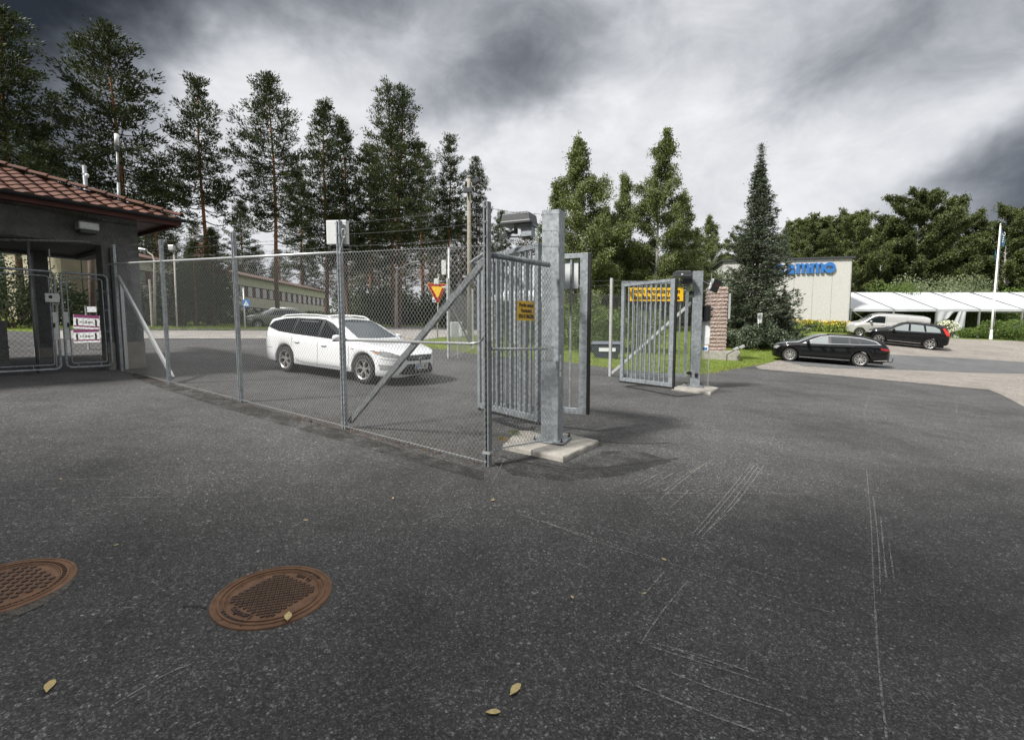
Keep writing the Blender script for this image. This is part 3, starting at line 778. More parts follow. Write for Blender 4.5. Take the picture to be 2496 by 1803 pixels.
def big_post(name, c, z0, h, wd, ang, label, slope_dir=1):
    t = thing(name, (c[0], c[1], z0), label, 'gate post')
    u = Vector((math.cos(ang), math.sin(ang), 0)); v = Vector((-u.y, u.x, 0)); r_ = .018; poly = []
    for sx, sy, a0 in ((1, 1, 0), (-1, 1, 90), (-1, -1, 180), (1, -1, 270)):
        for k in range(4):
            a = math.radians(a0+k*30); poly.append((sx*(wd/2-r_)+r_*math.cos(a), sy*(wd/2-r_)+r_*math.sin(a)))
    mb = MB(); b = Vector((c[0], c[1], z0))
    mb.prism(poly, lambda x, y: b+u*x+v*y, lambda x, y: b+u*x+v*y+Vector((0, 0, h+.0*x)))
    mb.build('shaft', M['galv'], t)
    mb = MB(); mb.box((c[0], c[1], z0+.011), (wd+.20, wd+.20, .022), ang); mb.build('base_plate', M['galv'], t, bevel=.003)
    for sx, sy in ((1, 1), (1, -1), (-1, 1), (-1, -1)):
        q = b+u*sx*(wd/2+.065)+v*sy*(wd/2+.065); mb = MB()
        mb.lathe([(.019, .022), (.019, .040), (.009, .040), (.009, .075), (.0005, .075)], q, 6); mb.build('anchor_bolt', M['rustdark'], t)
    return t
PH = 3.16
ang1 = math.radians(-28)
zs1 = gz(P1)+.078
tp1 = big_post('gate_post', (P1.x, P1.y), zs1, PH-.08, .25, math.radians(-22), 'thick square galvanised post carrying the near gate leaf, bolted to a concrete slab')
# stickers and cover plate on the post
mb = MB(); a1 = math.radians(-22); u1 = Vector((math.cos(a1), math.sin(a1), 0)); v1 = Vector((-u1.y, u1.x, 0))
fc = Vector((P1.x, P1.y, 0))-v1*.127
def on_face(mb, du, z, wd, ht, d=0.0, face='f', th=.003):
    if face == 'f': c = Vector((P1.x, P1.y, z))-v1*(.126+d+th/2)+u1*du; mb.box(c, (wd, th, ht), a1)
    else: c = Vector((P1.x, P1.y, z))+u1*(.126+d+th/2)+v1*du; mb.box(c, (th, wd, ht), a1)
zt = zs1
mb = MB(); on_face(mb, -.01, 1.28+gz(P1), .11, .20); mb.build('cover_plate', M['galv_dark'], tp1)
mb = MB(); on_face(mb, -.06, 1.16+gz(P1), .075, .20, face='r'); mb.build('white_sticker', M['white'], tp1)
mb = MB(); on_face(mb, -.06, 1.00+gz(P1), .075, .07, face='r'); mb.build('white_sticker', M['white'], tp1)
mb = MB(); on_face(mb, -.01, 1.52+gz(P1)+.0, .085, .03, face='r'); mb.build('tape_strip', M['galv_light'], tp1)
mb = MB(); on_face(mb, -.01, 1.90+gz(P1)+.0, .085, .035, face='r'); mb.build('tape_strip', M['galv_light'], tp1)
mb = MB(); cst = Vector((P1.x, P1.y, 1.19+gz(P1)))+u1*.1302-v1*.06
for k in range(9):
    a = math.pi*k/8; mb.box(cst+v1*math.cos(a)*.022+Vector((0, 0, math.sin(a)*.018)), (.001, .008, .006), a1)
mb.box(cst+Vector((0, 0, -.012)), (.001, .04, .004), a1); mb.box(cst+Vector((0, 0, -.028)), (.001, .03, .003), a1); mb.build('sticker_print', M['ink'], tp1)

def leaf_frame(t, pa, pb, z0a, z0b, z1a, z1b, n_bars, st=(.07, .07), rubber_end=None, rubber_bottom=True, bars_mat='galv', double=True, topbar=.07, wide_end=None):
    """one panel of the folding leaf; pa/pb plan points; z0 bottoms, z1 tops"""
    pa = Vector(pa); pb = Vector(pb); d = (pb-pa).normalized(); a = math.atan2(d.y, d.x); L_ = (pb-pa).length
    P = lambda s, z: Vector((pa.x+d.x*s, pa.y+d.y*s, z))
    zb = lambda s: z0a+(z0b-z0a)*s/L_; zt_ = lambda s: z1a+(z1b-z1a)*s/L_
    mb = MB()
    for k, s in enumerate((st[0]/2, L_-st[1]/2)):
        mb.bar(P(s, zb(s)), P(s, zt_(s)), .06, st[k], Vector((d.x, d.y, 0)))
    mb.bar(P(st[0], zb(0)+.045), P(L_-st[1], zb(L_)+.045), .058, .09)
    mb.bar(P(st[0], zt_(0)-topbar/2), P(L_-st[1], zt_(L_)-topbar/2), .058, topbar)
    mb.build('leaf_frame', M['galv'], t, bevel=.003)
    for k in range(n_bars):
        s = st[0]+(L_-st[0]-st[1])*(k+1)/(n_bars+1); mb = MB()
        mb.bar(P(s, zb(s)+.09), P(s, zt_(s)-topbar), .027, .027, Vector((d.x, d.y, 0))); mb.build('bar', M[bars_mat], t)
    if rubber_bottom:
        mb = MB(); mb.bar(P(-.03, zb(0)-.022), P(L_+.03, zb(L_)-.022), .045, .045); mb.build('safety_edge', M['rubber'], t, bevel=.012)
    if rubber_end is not None:
        s = L_+.025 if rubber_end else -.025
        mb = MB(); mb.bar(P(s, zb(s)+.0), P(s, zt_(s)-.0), .05, .045, Vector((d.x, d.y, 0))); mb.build('safety_edge', M['rubber'], t, bevel=.01)
    return P, zb, zt_, L_, d, a
# near gate
HIN = Vector((.38, 6.72)); MID = Vector((-.55, 8.00)); END = Vector((1.14, 7.33))
tg = thing('folding_gate_leaf', (HIN.x, HIN.y, G(HIN.x, HIN.y)), 'near folded gate leaf of two barred galvanised panels, white sheet on its back', 'gate')
zl = CAMZ-1.30
P_, zb, zt_, L_, d, a = leaf_frame(tg, HIN, MID, zl, zl+.0, CAMZ+1.17, CAMZ+1.17, 11)
# alternate wide bars
for k in (2, 5, 8):
    s = .07+(L_-.14)*(k+.5)/12; mb = MB(); mb.bar(P_(s, zl+.09)+Vector((.04, .05, 0)), P_(s, CAMZ+1.1)+Vector((.04, .05, 0)), .05, .05, Vector((d.x, d.y, 0))); mb.build('bar', M['galv'], tg)
P_, zb, zt_, L_, d, a = leaf_frame(tg, MID+Vector((.05, -.02)), END, zl-.0, zl-.0, CAMZ+1.13, CAMZ+1.13, 10, st=(.07, .12), rubber_end=True, rubber_bottom=False)
mb = MB(); mb.bar(P_(.15, CAMZ+.82)+Vector((d.y, -d.x, 0))*-.03, P_(L_-.16, CAMZ+.82)+Vector((d.y, -d.x, 0))*-.03, .006, .42); mb.build('white_backing_sheet', M['offwhite'], tg)
# drive unit
c = Vector((.14, 6.98, 0)); c = W(1266, 540, 6.95)
td = thing('gate_drive', c+Vector((.1, 0, -.2)), 'black covered gate operator on a steel bracket behind the near gate post', 'gate operator')
def drive(t, c, ang, s=1.0):
    u = Vector((math.cos(ang), math.sin(ang), 0)); v = Vector((-u.y, u.x, 0)); mb = MB()
    w_, dp = .23*s, .16*s
    def ring(k, z): return [Vector(c)+u*x*w_*k+v*y*dp*k+Vector((0, 0, z*s)) for x, y in ((-1, -1), (1, -1), (1, 1), (-1, 1))]
    vs = ring(1.0, -.055)+ring(1.0, -.02)+ring(.94, -.018)+ring(.88, .085)+ring(.72, .105)
    mb.add(vs, [(0, 3, 2, 1)]+[(i*4+k, i*4+(k+1) % 4, i*4+4+(k+1) % 4, i*4+4+k) for i in range(4) for k in range(4)]+[(16, 17, 18, 19)])
    mb.build('hood', M['dgrey'], t, bevel=.012*s)
    mb = MB(); mb.bar(Vector(c)-u*.02*s+Vector((0, 0, -.075*s)), Vector(c)+u*.24*s+Vector((0, 0, -.075*s)), .2*s, .035*s); mb.build('mounting_plate', M['galv_dark'], t)
drive(td, c, math.radians(-24))
mb = MB(); mb.box(c+Vector((.12, -.06, -.155)), (.16, .14, .14), math.radians(-24)); mb.build('bracket', M['galv'], td, bevel=.004)
mb = MB(); mb.bar(c+Vector((-.05, .0, -.13)), c+Vector((-.27, .1, -.20)), .03, .035); mb.bar(c+Vector((-.25, .1, -.19)), c+Vector((.15, -.1, -.235)), .03, .02); mb.tube([c+Vector((-.05, 0, -.07)), c+Vector((-.05, 0, -.17))], .03, 10)
mb.build('drive_arm', M['dgrey'], td)

# far gate
P2 = W(1697, 802, 12.95); P2 = Vector((P2.x, 12.95)); zP2 = gz(P2)+.07
a2 = math.radians(-14); u2 = Vector((math.cos(a2), math.sin(a2), 0)); v2 = Vector((-u2.y, u2.x, 0))
tp2 = big_post('gate_post', (P2.x, P2.y), zP2, 3.05, .25, a2, 'square galvanised post carrying the far gate leaf, with stickers and a mesh guard')
HF = Vector((P2.x-.28, P2.y-.12)); MF = Vector((2.86, 12.75)); EF = Vector((3.76, 11.25))
tgf = thing('folding_gate_leaf', (HF.x, HF.y, G(HF.x, HF.y)), 'far folded gate leaf of two barred galvanised panels with black safety edges', 'gate')
zlf = CAMZ-1.22
Pf, _, _, Lf, df, af = leaf_frame(tgf, MF, HF, zlf-.05, zlf-.05, CAMZ+1.24, CAMZ+1.24, 11, rubber_bottom=False)
leaf_frame(tgf, MF+Vector((.0, -.06)), EF, zlf-.13, zlf-.13, CAMZ+1.16, CAMZ+1.16, 9, rubber_end=True, st=(.10, .12))
mb = MB()
for z in (CAMZ+.95, CAMZ-1.17):
    mb.bar(Vector((HF.x, HF.y, z)), Vector((P2.x-.1, P2.y, z)), .045, .045); mb.lathe([(.03, -.04), (.045, -.04), (.045, .04), (.03, .04)], (HF.x+.10, HF.y+.02, z), 10)
mb.build('hinge', M['black'], tgf)
nf = Vector((df.y, -df.x, 0)); cs2 = Pf(Lf*.50, CAMZ+.90)+nf*.05
sign_plate('distance_sign', cs2, (df.x, df.y, 0), (0, 0, 1), 1.46, .345, 'long yellow warning sign with two lines of black letters on the far gate leaf', ['Portin varoetäisyys 6m', 'Noudata liikennevaloja'], .165, .16, bold=.005, xs=.84)
c = W(1663, 671, 12.75)
td2 = thing('gate_drive', c+Vector((.1, 0, -.2)), 'black covered gate operator on top of the far gate beside its post', 'gate operator')
drive(td2, c, math.radians(-6), 1.0)
mb = MB(); mb.box(c+Vector((.14, .0, -.16)), (.24, .12, .14), a2); mb.build('bracket', M['dgrey'], td2)
mb = MB(); mb.box(c+Vector((-.06, -.167, .01)), (.045, .004, .03), math.radians(-6)); mb.build('label_plate', M['white'], td2)
mb = MB(); qq = Vector((P2.x-.13, P2.y-.05, CAMZ+.72)); mb.tube([qq+Vector((-.02, 0, .1)), qq+Vector((-.03, 0, -.25)), qq+Vector((-.08, 0, -.34)), qq+Vector((-.18, 0, -.35)), qq+Vector((-.22, 0, -.3))], .011, 6); mb.build('cable_loop', M['black'], td2)
# fittings on the far post
def onp2(du, dv, z): return Vector((P2.x, P2.y, z))+u2*du+v2*dv
mb = MB(); mb.box(onp2(.02, -.14, CAMZ-1.22), (.075, .03, .11), a2); mb.build('junction_box', M['black'], tp2, bevel=.005)
mb = MB(); mb.box(onp2(.245, .02, CAMZ+.05), (.21, .012, .52), a2)
mb.build('plastic_notice', M['white'], tp2)
mb = MB(); mb.box(onp2(.24, .01, CAMZ-.30), (.20, .012, .2), a2); mb.build('plastic_notice', M['offwhite'], tp2)
mb = MB(); mb.box(onp2(.235, .005, CAMZ-.50), (.16, .012, .14), a2); mb.build('plastic_notice', M['white'], tp2)
mb = MB(); mb.box(onp2(.235, -.004, CAMZ-.52), (.11, .004, .06), a2); mb.build('blue_print', M['blue'], tp2)
mb = MB(); mb.box(onp2(.135, -.03, CAMZ-.22), (.02, .05, .14), a2); mb.build('switch_box', M['black'], tp2)
tmg = thing('mesh_guard', onp2(.22, .05, gz(P2)), 'narrow fine wire mesh guard standing against the right side of the far gate post', 'mesh guard')
chain(onp2(.13, .06, zP2), onp2(.34, .06, zP2), 1.30, 1.30, p=.014, dt=.03, r=.0022, parent=tmg)
chain(onp2(.15, .10, CAMZ+.45), onp2(.36, .10, CAMZ+.45), .85, .85, p=.014, dt=.03, r=.0022, parent=tmg)
mb = MB(); mb.tube([onp2(.35, .06, zP2), onp2(.35, .06, zP2+3.0)], .008, 5); mb.build('guard_frame', M['galv_light'], tmg)
# traffic light
c = onp2(.25, -.02, CAMZ+.42); tl = thing('traffic_light', c, 'small black two-lens traffic light facing right on the far gate post', 'traffic light')
mb = MB(); mb.box(c, (.13, .17, .40), a2+.5); mb.box(c+Vector((-.07, 0, .19)), (.16, .06, .025), a2); mb.box(c+Vector((-.07, 0, -.21)), (.16, .06, .025), a2); mb.build('signal_housing', M['black'], tl, bevel=.012)
ul = Vector((math.cos(a2+.5-.35), math.sin(a2+.5-.35), 0)); ul = Vector((.93, -.36, 0)).normalized()
for k, dz in enumerate((.09, -.09)):
    mb = MB(); cc_ = c+Vector((0, 0, dz)); pts = []
    up = Vector((0, 0, 1)); sd_ = ul.cross(up)
    n = 14
    vs = []
    for q in range(n+1):
        an = math.radians(-40+260*q/n); rad = sd_*math.cos(an)*.058+up*math.sin(an)*.058
        vs += [cc_+ul*.07+rad, cc_+ul*(.17 if 40 < math.degrees(an) < 140 else .14)+rad*.97]
    mb.add(vs, [(2*q, 2*q+1, 2*q+3, 2*q+2) for q in range(n)]); mb.build('visor', M['black'], tl)
    mb = MB(); mb.lathe([(.05, 0), (.035, .012), (.001, .018)], (0, 0, 0), 16)
    R_ = ul.to_track_quat('Z', 'Y').to_matrix(); mb.v = [tuple(cc_+ul*.08+R_ @ Vector(q)) for q in mb.v]
    M.setdefault('lens_r', mat('red_lens', (.14, .012, .008), .2)); M.setdefault('lens_g', mat('green_lens', (.01, .03, .02), .2))
    mb.build('lens', M['lens_r' if k == 0 else 'lens_g'], tl)
# tilted panel light on the top
c = onp2(.46, .10, CAMZ+1.14); tq = thing('display_panel', c, 'black flat display panel tilted on an arm at the top of the far gate post', 'display panel')
Rm = Matrix.Rotation(a2+.2, 3, 'Z') @ Matrix.Rotation(math.radians(22), 3, 'Y')
mb = MB(); mb.box(c, (.20, .06, .34), mtx=Rm); mb.build('casing', M['black'], tq, bevel=.012)
mb = MB(); mb.box(c+Rm @ Vector((-.115, .03, .0)), (.06, .07, .30), mtx=Rm); mb.build('rear_housing', M['offwhite'], tq, bevel=.01)
mb = MB(); mb.tube([onp2(.12, .05, CAMZ+1.28), c+Vector((-.14, 0, .02))], .01, 6); mb.tube([onp2(.12, .05, CAMZ+1.0), c+Vector((-.16, 0, -.12))], .01, 6); mb.build('support_arm', M['galv_light'], tq)
mb = MB(); M['redlamp'] = mat('red_print', (.5, .02, .01), .5)
for dx, dz in ((.03, .05), (.0, .0), (.03, .0)): mb.box(c+Rm @ Vector((dx, -.0315, dz)), (.014, .002, .012), mtx=Rm)
mb.build('red_marks', M['redlamp'], tq)

# ------------------------------------------------------------------ fence beyond the gates
tff = thing('mesh_fence', (0, 16.6, G(0, 16.6)), 'chain link fence beyond the gateway in front of the grass and grit bin', 'fence')
q1 = Vector((3.03, 14.9)); q2 = Vector((-2.40, 18.3)); q0 = Vector((P2.x-.02, P2.y+.35))
fp = [q0, q1, q1.lerp(q2, .5), q2]
fa2 = math.atan2(q2.y-q1.y, q2.x-q1.x)
for k, p in enumerate(fp[1:]):
    mb = MB(); mb.bar(Vector((p.x, p.y, gz(p))), Vector((p.x, p.y, gz(p)+3.0)), .09, .07, Vector((math.cos(fa2), math.sin(fa2), 0))); mb.build('post', M['galv_light'], tff)
for k in range(3):
    a, b = fp[k], fp[k+1]; chain(Vector((b.x, b.y, gz(b)+.03)), Vector((a.x, a.y, gz(a)+.03)), 2.48, 2.48, p=.035, dt=.042, r=.0020, parent=tff)
mb = MB()
for dz in (.15, .30, .45):
    for k in range(3):
        a, b = fp[k], fp[k+1]; barbed(mb, Vector((b.x, b.y, gz(b)+2.48+dz)), Vector((a.x, a.y, gz(a)+2.48+dz)), r=.003, step=.3)
mb.build('barbed_wire', M['barb'], tff)
mb = MB(); mb.bar(Vector((q1.x+.05, q1.y-.02, gz(q1)+.1)), Vector((q0.x, q0.y, gz(q0)+2.3)), .05, .08); mb.build('diagonal_brace', M['galv_light'], tff)
# the fence that turns away by the utility pole
tf3 = thing('mesh_fence', (-2.0, 21, G(-2, 21)), 'chain link fence section running back past the wooden utility pole', 'fence')
q3 = Vector((-1.9, 23.5)); q4 = Vector((.6, 30.5))
fp3 = [q2, q3, q4]
for p in fp3[1:]:
    mb = MB(); mb.bar(Vector((p.x, p.y, gz(p))), Vector((p.x, p.y, gz(p)+2.9)), .08, .08, Vector((1, 0, 0))); mb.build('post', M['galv_light'], tf3)
for k in range(2):
    a, b = fp3[k], fp3[k+1]; chain(Vector((b.x, b.y, gz(b)+.03)), Vector((a.x, a.y, gz(a)+.03)), 2.45, 2.45, p=.05, dt=.06, r=.0022, parent=tf3)
mb = MB(); mb.bar(Vector((q2.x+.1, q2.y+.1, gz(q2)+2.0)), Vector((q3.x+.15, q3.y-2.6, gz(q3)+.25)), .05, .07); mb.build('diagonal_brace', M['galv_light'], tf3)

# ------------------------------------------------------------------ gatehouse
wv_ = Vector((-.556, -.831, 0)); wn = Vector((.831, -.556, 0))      # along the wall towards us, and outwards
C0 = Vector((-9.33, 12.30, 0)); gz0 = G(-9.5, 12.0)
th = thing('gatehouse', (-11.5, 10.5, gz0), 'low grey rendered gatehouse with a clay tile roof and a dark passage', 'gatehouse')
def gh(s, n, z): return C0+wv_*s-wn*n+Vector((0, 0, z))     # s along wall from corner, n into building
def gbox(mb, s0, s1, n0, n1, z0, z1):
    vs = [gh(s, n, z) for z in (z0, z1) for s, n in ((s0, n0), (s1, n0), (s1, n1), (s0, n1))]
    mb.add(vs, [(3, 2, 1, 0), (4, 5, 6, 7), (0, 1, 5, 4), (1, 2, 6, 5), (2, 3, 7, 6), (3, 0, 4, 7)])
gzl = .62; LT = CAMZ+1.98; WT = CAMZ+2.68
mb = MB(); gbox(mb, 0, .74, 0, .42, gzl+.85, WT); gbox(mb, .74, 9, 0, .35, LT, WT)
mb.build('front_wall', M['render_grey'], th)
mb = MB(); gbox(mb, -.012, .752, -.012, .40, gzl-.2, gzl+.85); mb.build('plinth', M['plinth'], th)
# right side return, back piers, ceiling and the inner wall
mb = MB(); gbox(mb, .88, 1.18, 3.6, 4.1, gzl+.6, WT); gbox(mb, 0, 9, 3.75, 4.1, LT+.05, WT); mb.build('rear_piers', M['render_grey'], th)
mb = MB(); gbox(mb, .86, 1.20, 3.58, 4.12, gzl-.1, gzl+.65); mb.build('pier_plinth', M['plinth'], th)
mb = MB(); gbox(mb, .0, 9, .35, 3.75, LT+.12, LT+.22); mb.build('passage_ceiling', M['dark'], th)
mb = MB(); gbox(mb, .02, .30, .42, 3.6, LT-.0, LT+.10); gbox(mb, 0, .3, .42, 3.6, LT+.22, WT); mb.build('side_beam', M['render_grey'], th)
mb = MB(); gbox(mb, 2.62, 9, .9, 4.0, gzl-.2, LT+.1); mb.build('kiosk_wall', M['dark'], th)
mb = MB(); gbox(mb, 2.30, 2.75, .75, 1.6, gzl-.1, gzl+1.35); gbox(mb, 2.28, 2.77, .73, 1.62, gzl+.74, gzl+.77); mb.build('kiosk_base', M['render_grey'], th)
# soffit, fascia, gutter
EZ = CAMZ+2.72; oF = .72; oS = .66
mb = MB(); gbox(mb, -oS+.02, 9, -oF+.02, 5.0, WT, WT+.03); mb.build('soffit', M['red_wood'], th)
mb = MB(); gbox(mb, -oS, 9, -oF, -oF+.025, WT-.10, EZ); gbox(mb, -oS, -oS+.025, -oF+.03, 5.0, WT-.10, EZ); mb.build('fascia', M['red_wood'], th)
mb = MB()
for k in range(9): gbox(mb, -oS+.05+.0, -oS+.6, -oF+.1+.09*k, -oF+.105+.09*k, WT-.006, WT)
mb.build('soffit_boards', M['gutter'], th)
mb = MB(); n = 10
pr = [(-.07*math.cos(math.pi*q/n), -.075*math.sin(math.pi*q/n)) for q in range(n+1)]
vs = []
for s in (-oS-.10, 9):
    for a_, z_ in pr: vs.append(gh(s, -oF-.08+a_, EZ+.02+z_))
    for a_, z_ in pr[::-1]: vs.append(gh(s, -oF-.08+a_*.85, EZ+.02+z_*.85))
nn_ = len(vs)//2
mb.add(vs, [(q, (q+1) % nn_, nn_+(q+1) % nn_, nn_+q) for q in range(nn_)]+[tuple(range(nn_-1, -1, -1))]); mb.build('gutter', M['gutter'], th, smooth=False)
# roof: front slope and right hip slope with real tiles
pt_ = math.tan(math.radians(21.5)); e0 = EZ+.02
def roofz(n): return e0+(n+oF)*pt_
mb = MB()   # deck
RD = 3.2
mb.add([gh(-oS, -oF, e0), gh(9, -oF, e0), gh(9, RD, roofz(RD)), gh(-oS+RD+oF, RD, roofz(RD))], [(0, 1, 2, 3)])
mb.add([gh(-oS, -oF, e0), gh(-oS+RD+oF, RD, roofz(RD)), gh(-oS, 2*RD+oF, e0)], [(0, 1, 2)])
mb.build('roof_deck', M['gutter'], th)
mb = MB(); tw, tl_ = .30, .36; rt = random.Random(3)
rows = int((RD+oF)/math.cos(math.atan(pt_))/tl_)+1
sl_ = math.hypot(1, pt_)
for r_i in range(rows):
    n0 = -oF-.06+r_i*tl_/sl_; n1 = n0+(tl_+.06)/sl_
    s = -oS-.02
    while s < 8.8:
        smin = (n0+oF)-oS
        if s+tw > smin-.02:
            K_ = 8; vs = []
            dz_ = rt.uniform(-.004, .004)
            for nq, lift, th_ in ((n0, .050, 0), (n1, .018, 0)):
                for k in range(K_+1):
                    q = k/K_; prof = .026*math.sin(q*2*math.pi)+.02*(q > .9)
                    ss = s+q*tw
                    nq2 = nq
                    if ss < (nq+oF)-oS: ss = (nq+oF)-oS
                    vs.append(gh(ss, nq2, roofz(nq)+lift+prof*.9+dz_))
            lo = [v_-Vector((0, 0, .022)) for v_ in vs[:K_+1]]
            vs += lo
            mb.add(vs, [(k, k+1, K_+2+k, K_+1+k) for k in range(K_)]+[(2*(K_+1)+k, 2*(K_+1)+k+1, k+1, k) for k in range(K_)])
        s += tw
mb.build('tile_courses', M['tile'], th, smooth=False)
mb = MB(); hp0 = gh(-oS-.04, -oF-.04, e0+.07); hp1 = gh(-oS+RD+oF, RD, roofz(RD)+.09); Lh = (hp1-hp0).length; nh = int(Lh/.40)
for k in range(nh+1):
    a = hp0.lerp(hp1, k/nh); b = hp0.lerp(hp1, min(1.05, (k+1.12)/nh)); d_ = (b-a).normalized(); sd_ = d_.cross(Vector((0, 0, 1))).normalized(); up = sd_.cross(d_)
    vs = []
    for p_, r_ in ((a, .125), (b, .105)):
        for q in range(9):
            an = math.pi*q/8; vs.append(p_+sd_*math.cos(an)*r_+up*(math.sin(an)*r_*.62)+up*(.012 if p_ is a else -.005))
    vs += [v_-up*.02 for v_ in vs[:9]]
    mb.add(vs, [(q, q+1, 10+q, 9+q) for q in range(8)]+[(18+q, 19+q, q+1, q) for q in range(8)])
mb.build('hip_tiles', M['tile'], th)
mb = MB()
for k in range(2):
    q = [gh(s, -.015, WT-.10-.05*math.sin(s*2+k)) for s in [x*.4 for x in range(0, 14)]]; mb.tube(q, .004, 4)
mb.build('wall_cable', M['gutter'], th)
# masts seen above the roof
for (px, y0, y1, Yd, r_, lab) in ((286, 327, 470, 12.6, .025, 'tall thin antenna rod with a white tip rising behind the gatehouse roof'),):
    t = thing('antenna_rod', W(px+5, y1, Yd), lab, 'antenna'); mb = MB()
    top = W(px-2, y0, Yd); bot = W(px+6, y1+60, Yd); mb.tube([bot, bot.lerp(top, .42)], .036, 10); mb.tube([bot.lerp(top, .42), bot.lerp(top, .8)], .028, 10); mb.build('rod', M['galv_dark'], t, smooth=True)
    mb = MB(); mb.tube([bot.lerp(top, .8), bot.lerp(top, .86)], .055, 10); mb.build('collar', M['dgrey'], t)
    mb = MB(); mb.tube([bot.lerp(top, .86), top], .05, 10); mb.build('tip', M['white'], t, smooth=True)
# wall lamp
c = W(208, 546, 11.0); 
lamp_s = 1.55
c = gh(1.02, -.15, CAMZ+2.30)
t = thing('wall_lamp', c, 'grey bulkhead lamp fixed on the gatehouse wall above the mesh gates', 'lamp')
R_ = Matrix((wv_, -wn*-1, Vector((0, 0, 1)))).transposed()
mb = MB(); mb.box(c+Vector((0, 0, .05)), (.38, .30, .19), mtx=R_); mb.build('lamp_hood', M['galv_light'], t, bevel=.03)
mb = MB(); mb.box(c+Vector((0, 0, -.08)), (.34, .27, .09), mtx=R_); mb.build('lamp_diffuser', M['dgrey'], t, bevel=.03)
mb = MB(); mb.box(c+wn*.152+Vector((0, 0, .05))+wv_*-.05, (.12, .003, .03), mtx=R_); mb.build('label_plate', M['white'], t)
# yagi antenna under the lintel, on a pipe in front of the gates
pA = gh(2.02, -.75, CAMZ+1.0); 
t = thing('television_antenna', gh(1.98, -.10, gzl), 'old multi-rod antenna on a pole in front of the dark passage', 'antenna')
pt0 = gh(1.98, .12, gzl+.2); pt1 = gh(1.98, .12, LT-.05)
mb = MB(); mb.tube([pt0, pt1], .03, 10); mb.build('pole', M['galv_dark'], t, smooth=True)
bd = (-wn*-.0+Vector((.70, .20, .02))).normalized(); mb = MB(); cb_ = Vector(pt1)+Vector((0, 0, -.02))+wn*.1
e0_ = cb_-bd*.75; e1_ = cb_+bd*1.05; mb.tube([e0_, e1_], .012, 6); mb.build('boom', M['galv_dark'], t)
for k in range(16):
    q = e0_.lerp(e1_, .1+.88*(k/15)**.7); l_ = .42-.24*k/15; dd = Vector((-bd.y, bd.x, .10)).normalized(); mb = MB()
    mb.tube([q-dd*l_, q+dd*l_], .004, 4); mb.build('rod', M['galv_light'], t)
mb = MB(); mb.tube([gh(1.62, .3, gzl+.3), gh(1.60, .3, CAMZ+1.8)], .013, 6); tag(mb.build('thin_pole', M['galv_light']), 'thin pale rod standing in the gatehouse passage right of the antenna pole', 'rod')

# tubular mesh gates
def rrect(w_, h_, r_, n=6):
    P = []
    for cx, cz, a0 in ((w_/2-r_, h_/2-r_, 0), (-w_/2+r_, h_/2-r_, 90), (-w_/2+r_, -h_/2+r_, 180), (w_/2-r_, -h_/2+r_, 270)):
        for k in range(n+1):
            a = math.radians(a0+90*k/n); P.append((cx+r_*math.cos(a), cz+r_*math.sin(a)))
    return P
def mesh_gate(s0, s1, z0, z1, label, lockside):
    ctr = (s0+s1)/2; zc = (z0+z1)/2; w_ = abs(s1-s0); h_ = z1-z0
    t = thing('mesh_gate', gh(ctr, -.04, z0), label, 'gate')
    F = lambda x, z: gh(ctr+x, -.04, zc+z)
    for rr, ww, hh_, rad, nm in ((.10, w_, h_, .026, 'tube_frame'), (.05, w_-.20, h_-.20, .013, 'inner_frame')):
        P = rrect(ww, hh_, rr); pts = [F(x, z) for x, z in P]; pts.append(pts[0]); pts.append(pts[1]); mb = MB(); mb.tube(pts, rad, 8, False); mb.build(nm, M['galv'], t, smooth=True)
    mb = MB()
    for x, z, dx, dz in [(-w_/4, h_/2, 0, -1), (w_/4, h_/2, 0, -1), (-w_/4, -h_/2, 0, 1), (w_/4, -h_/2, 0, 1)]+[(sx*w_/2, z, -sx, 0) for sx in (-1, 1) for z in (-.75, -.25, .25, .7)]:
        mb.tube([F(x, z), F(x+dx*.1, z+dz*.1)], .010, 6)
    mb.build('spacers', M['galv'], t)
    a = F(-w_/2+.1, -h_/2+.1); b = F(w_/2-.1, -h_/2+.1); chain(a, b, h_-.2, h_-.2, p=.05, dt=.055, r=.0022, parent=t, m=M['barb'])
    mb = MB(); x = (w_/2-.04)*lockside; zc_ = -.12; q = F(x, zc_); mb.box(q, (.09, .05, .62), mtx=R_); mb.build('lock_case', M['galv_light'], t, bevel=.006)
    mb = MB(); mb.box(F(x-.03*lockside, zc_+.02)+wn*.04, (.03, .04, .10), mtx=R_); mb.build('handle', M['black'], t, bevel=.004)
    return F, t
gb = CAMZ-.96+.10
F, t1 = mesh_gate(.56+.13, 1.53, gb-.02, gb+2.13, 'right hand tubular mesh gate under the gatehouse, with notices seen through it', 1)
F, t2 = mesh_gate(1.63, 3.45, gb-.04, gb+2.13, 'wide left hand tubular mesh gate at the picture edge with an intercom plate', -1)
c = gh(1.70, -.09, CAMZ+.77-.08)
t = thing('intercom', c, 'small pale intercom plate with a black camera dome on the left mesh gate', 'intercom')
mb = MB(); mb.box(c, (.24, .03, .19), mtx=R_); mb.build('plate', M['galv_light'], t, bevel=.006)
mb = MB(); mb.lathe([(.035, 0), (.028, .02), (.001, .03)], (0, 0, 0), 14); Rn = wn.to_track_quat('Z', 'Y').to_matrix(); mb.v = [tuple(c+wn*.015+wv_*.03+Vector((0, 0, .02))+Rn @ Vector(q)) for q in mb.v]; mb.build('camera_dome', M['black'], t, smooth=True)
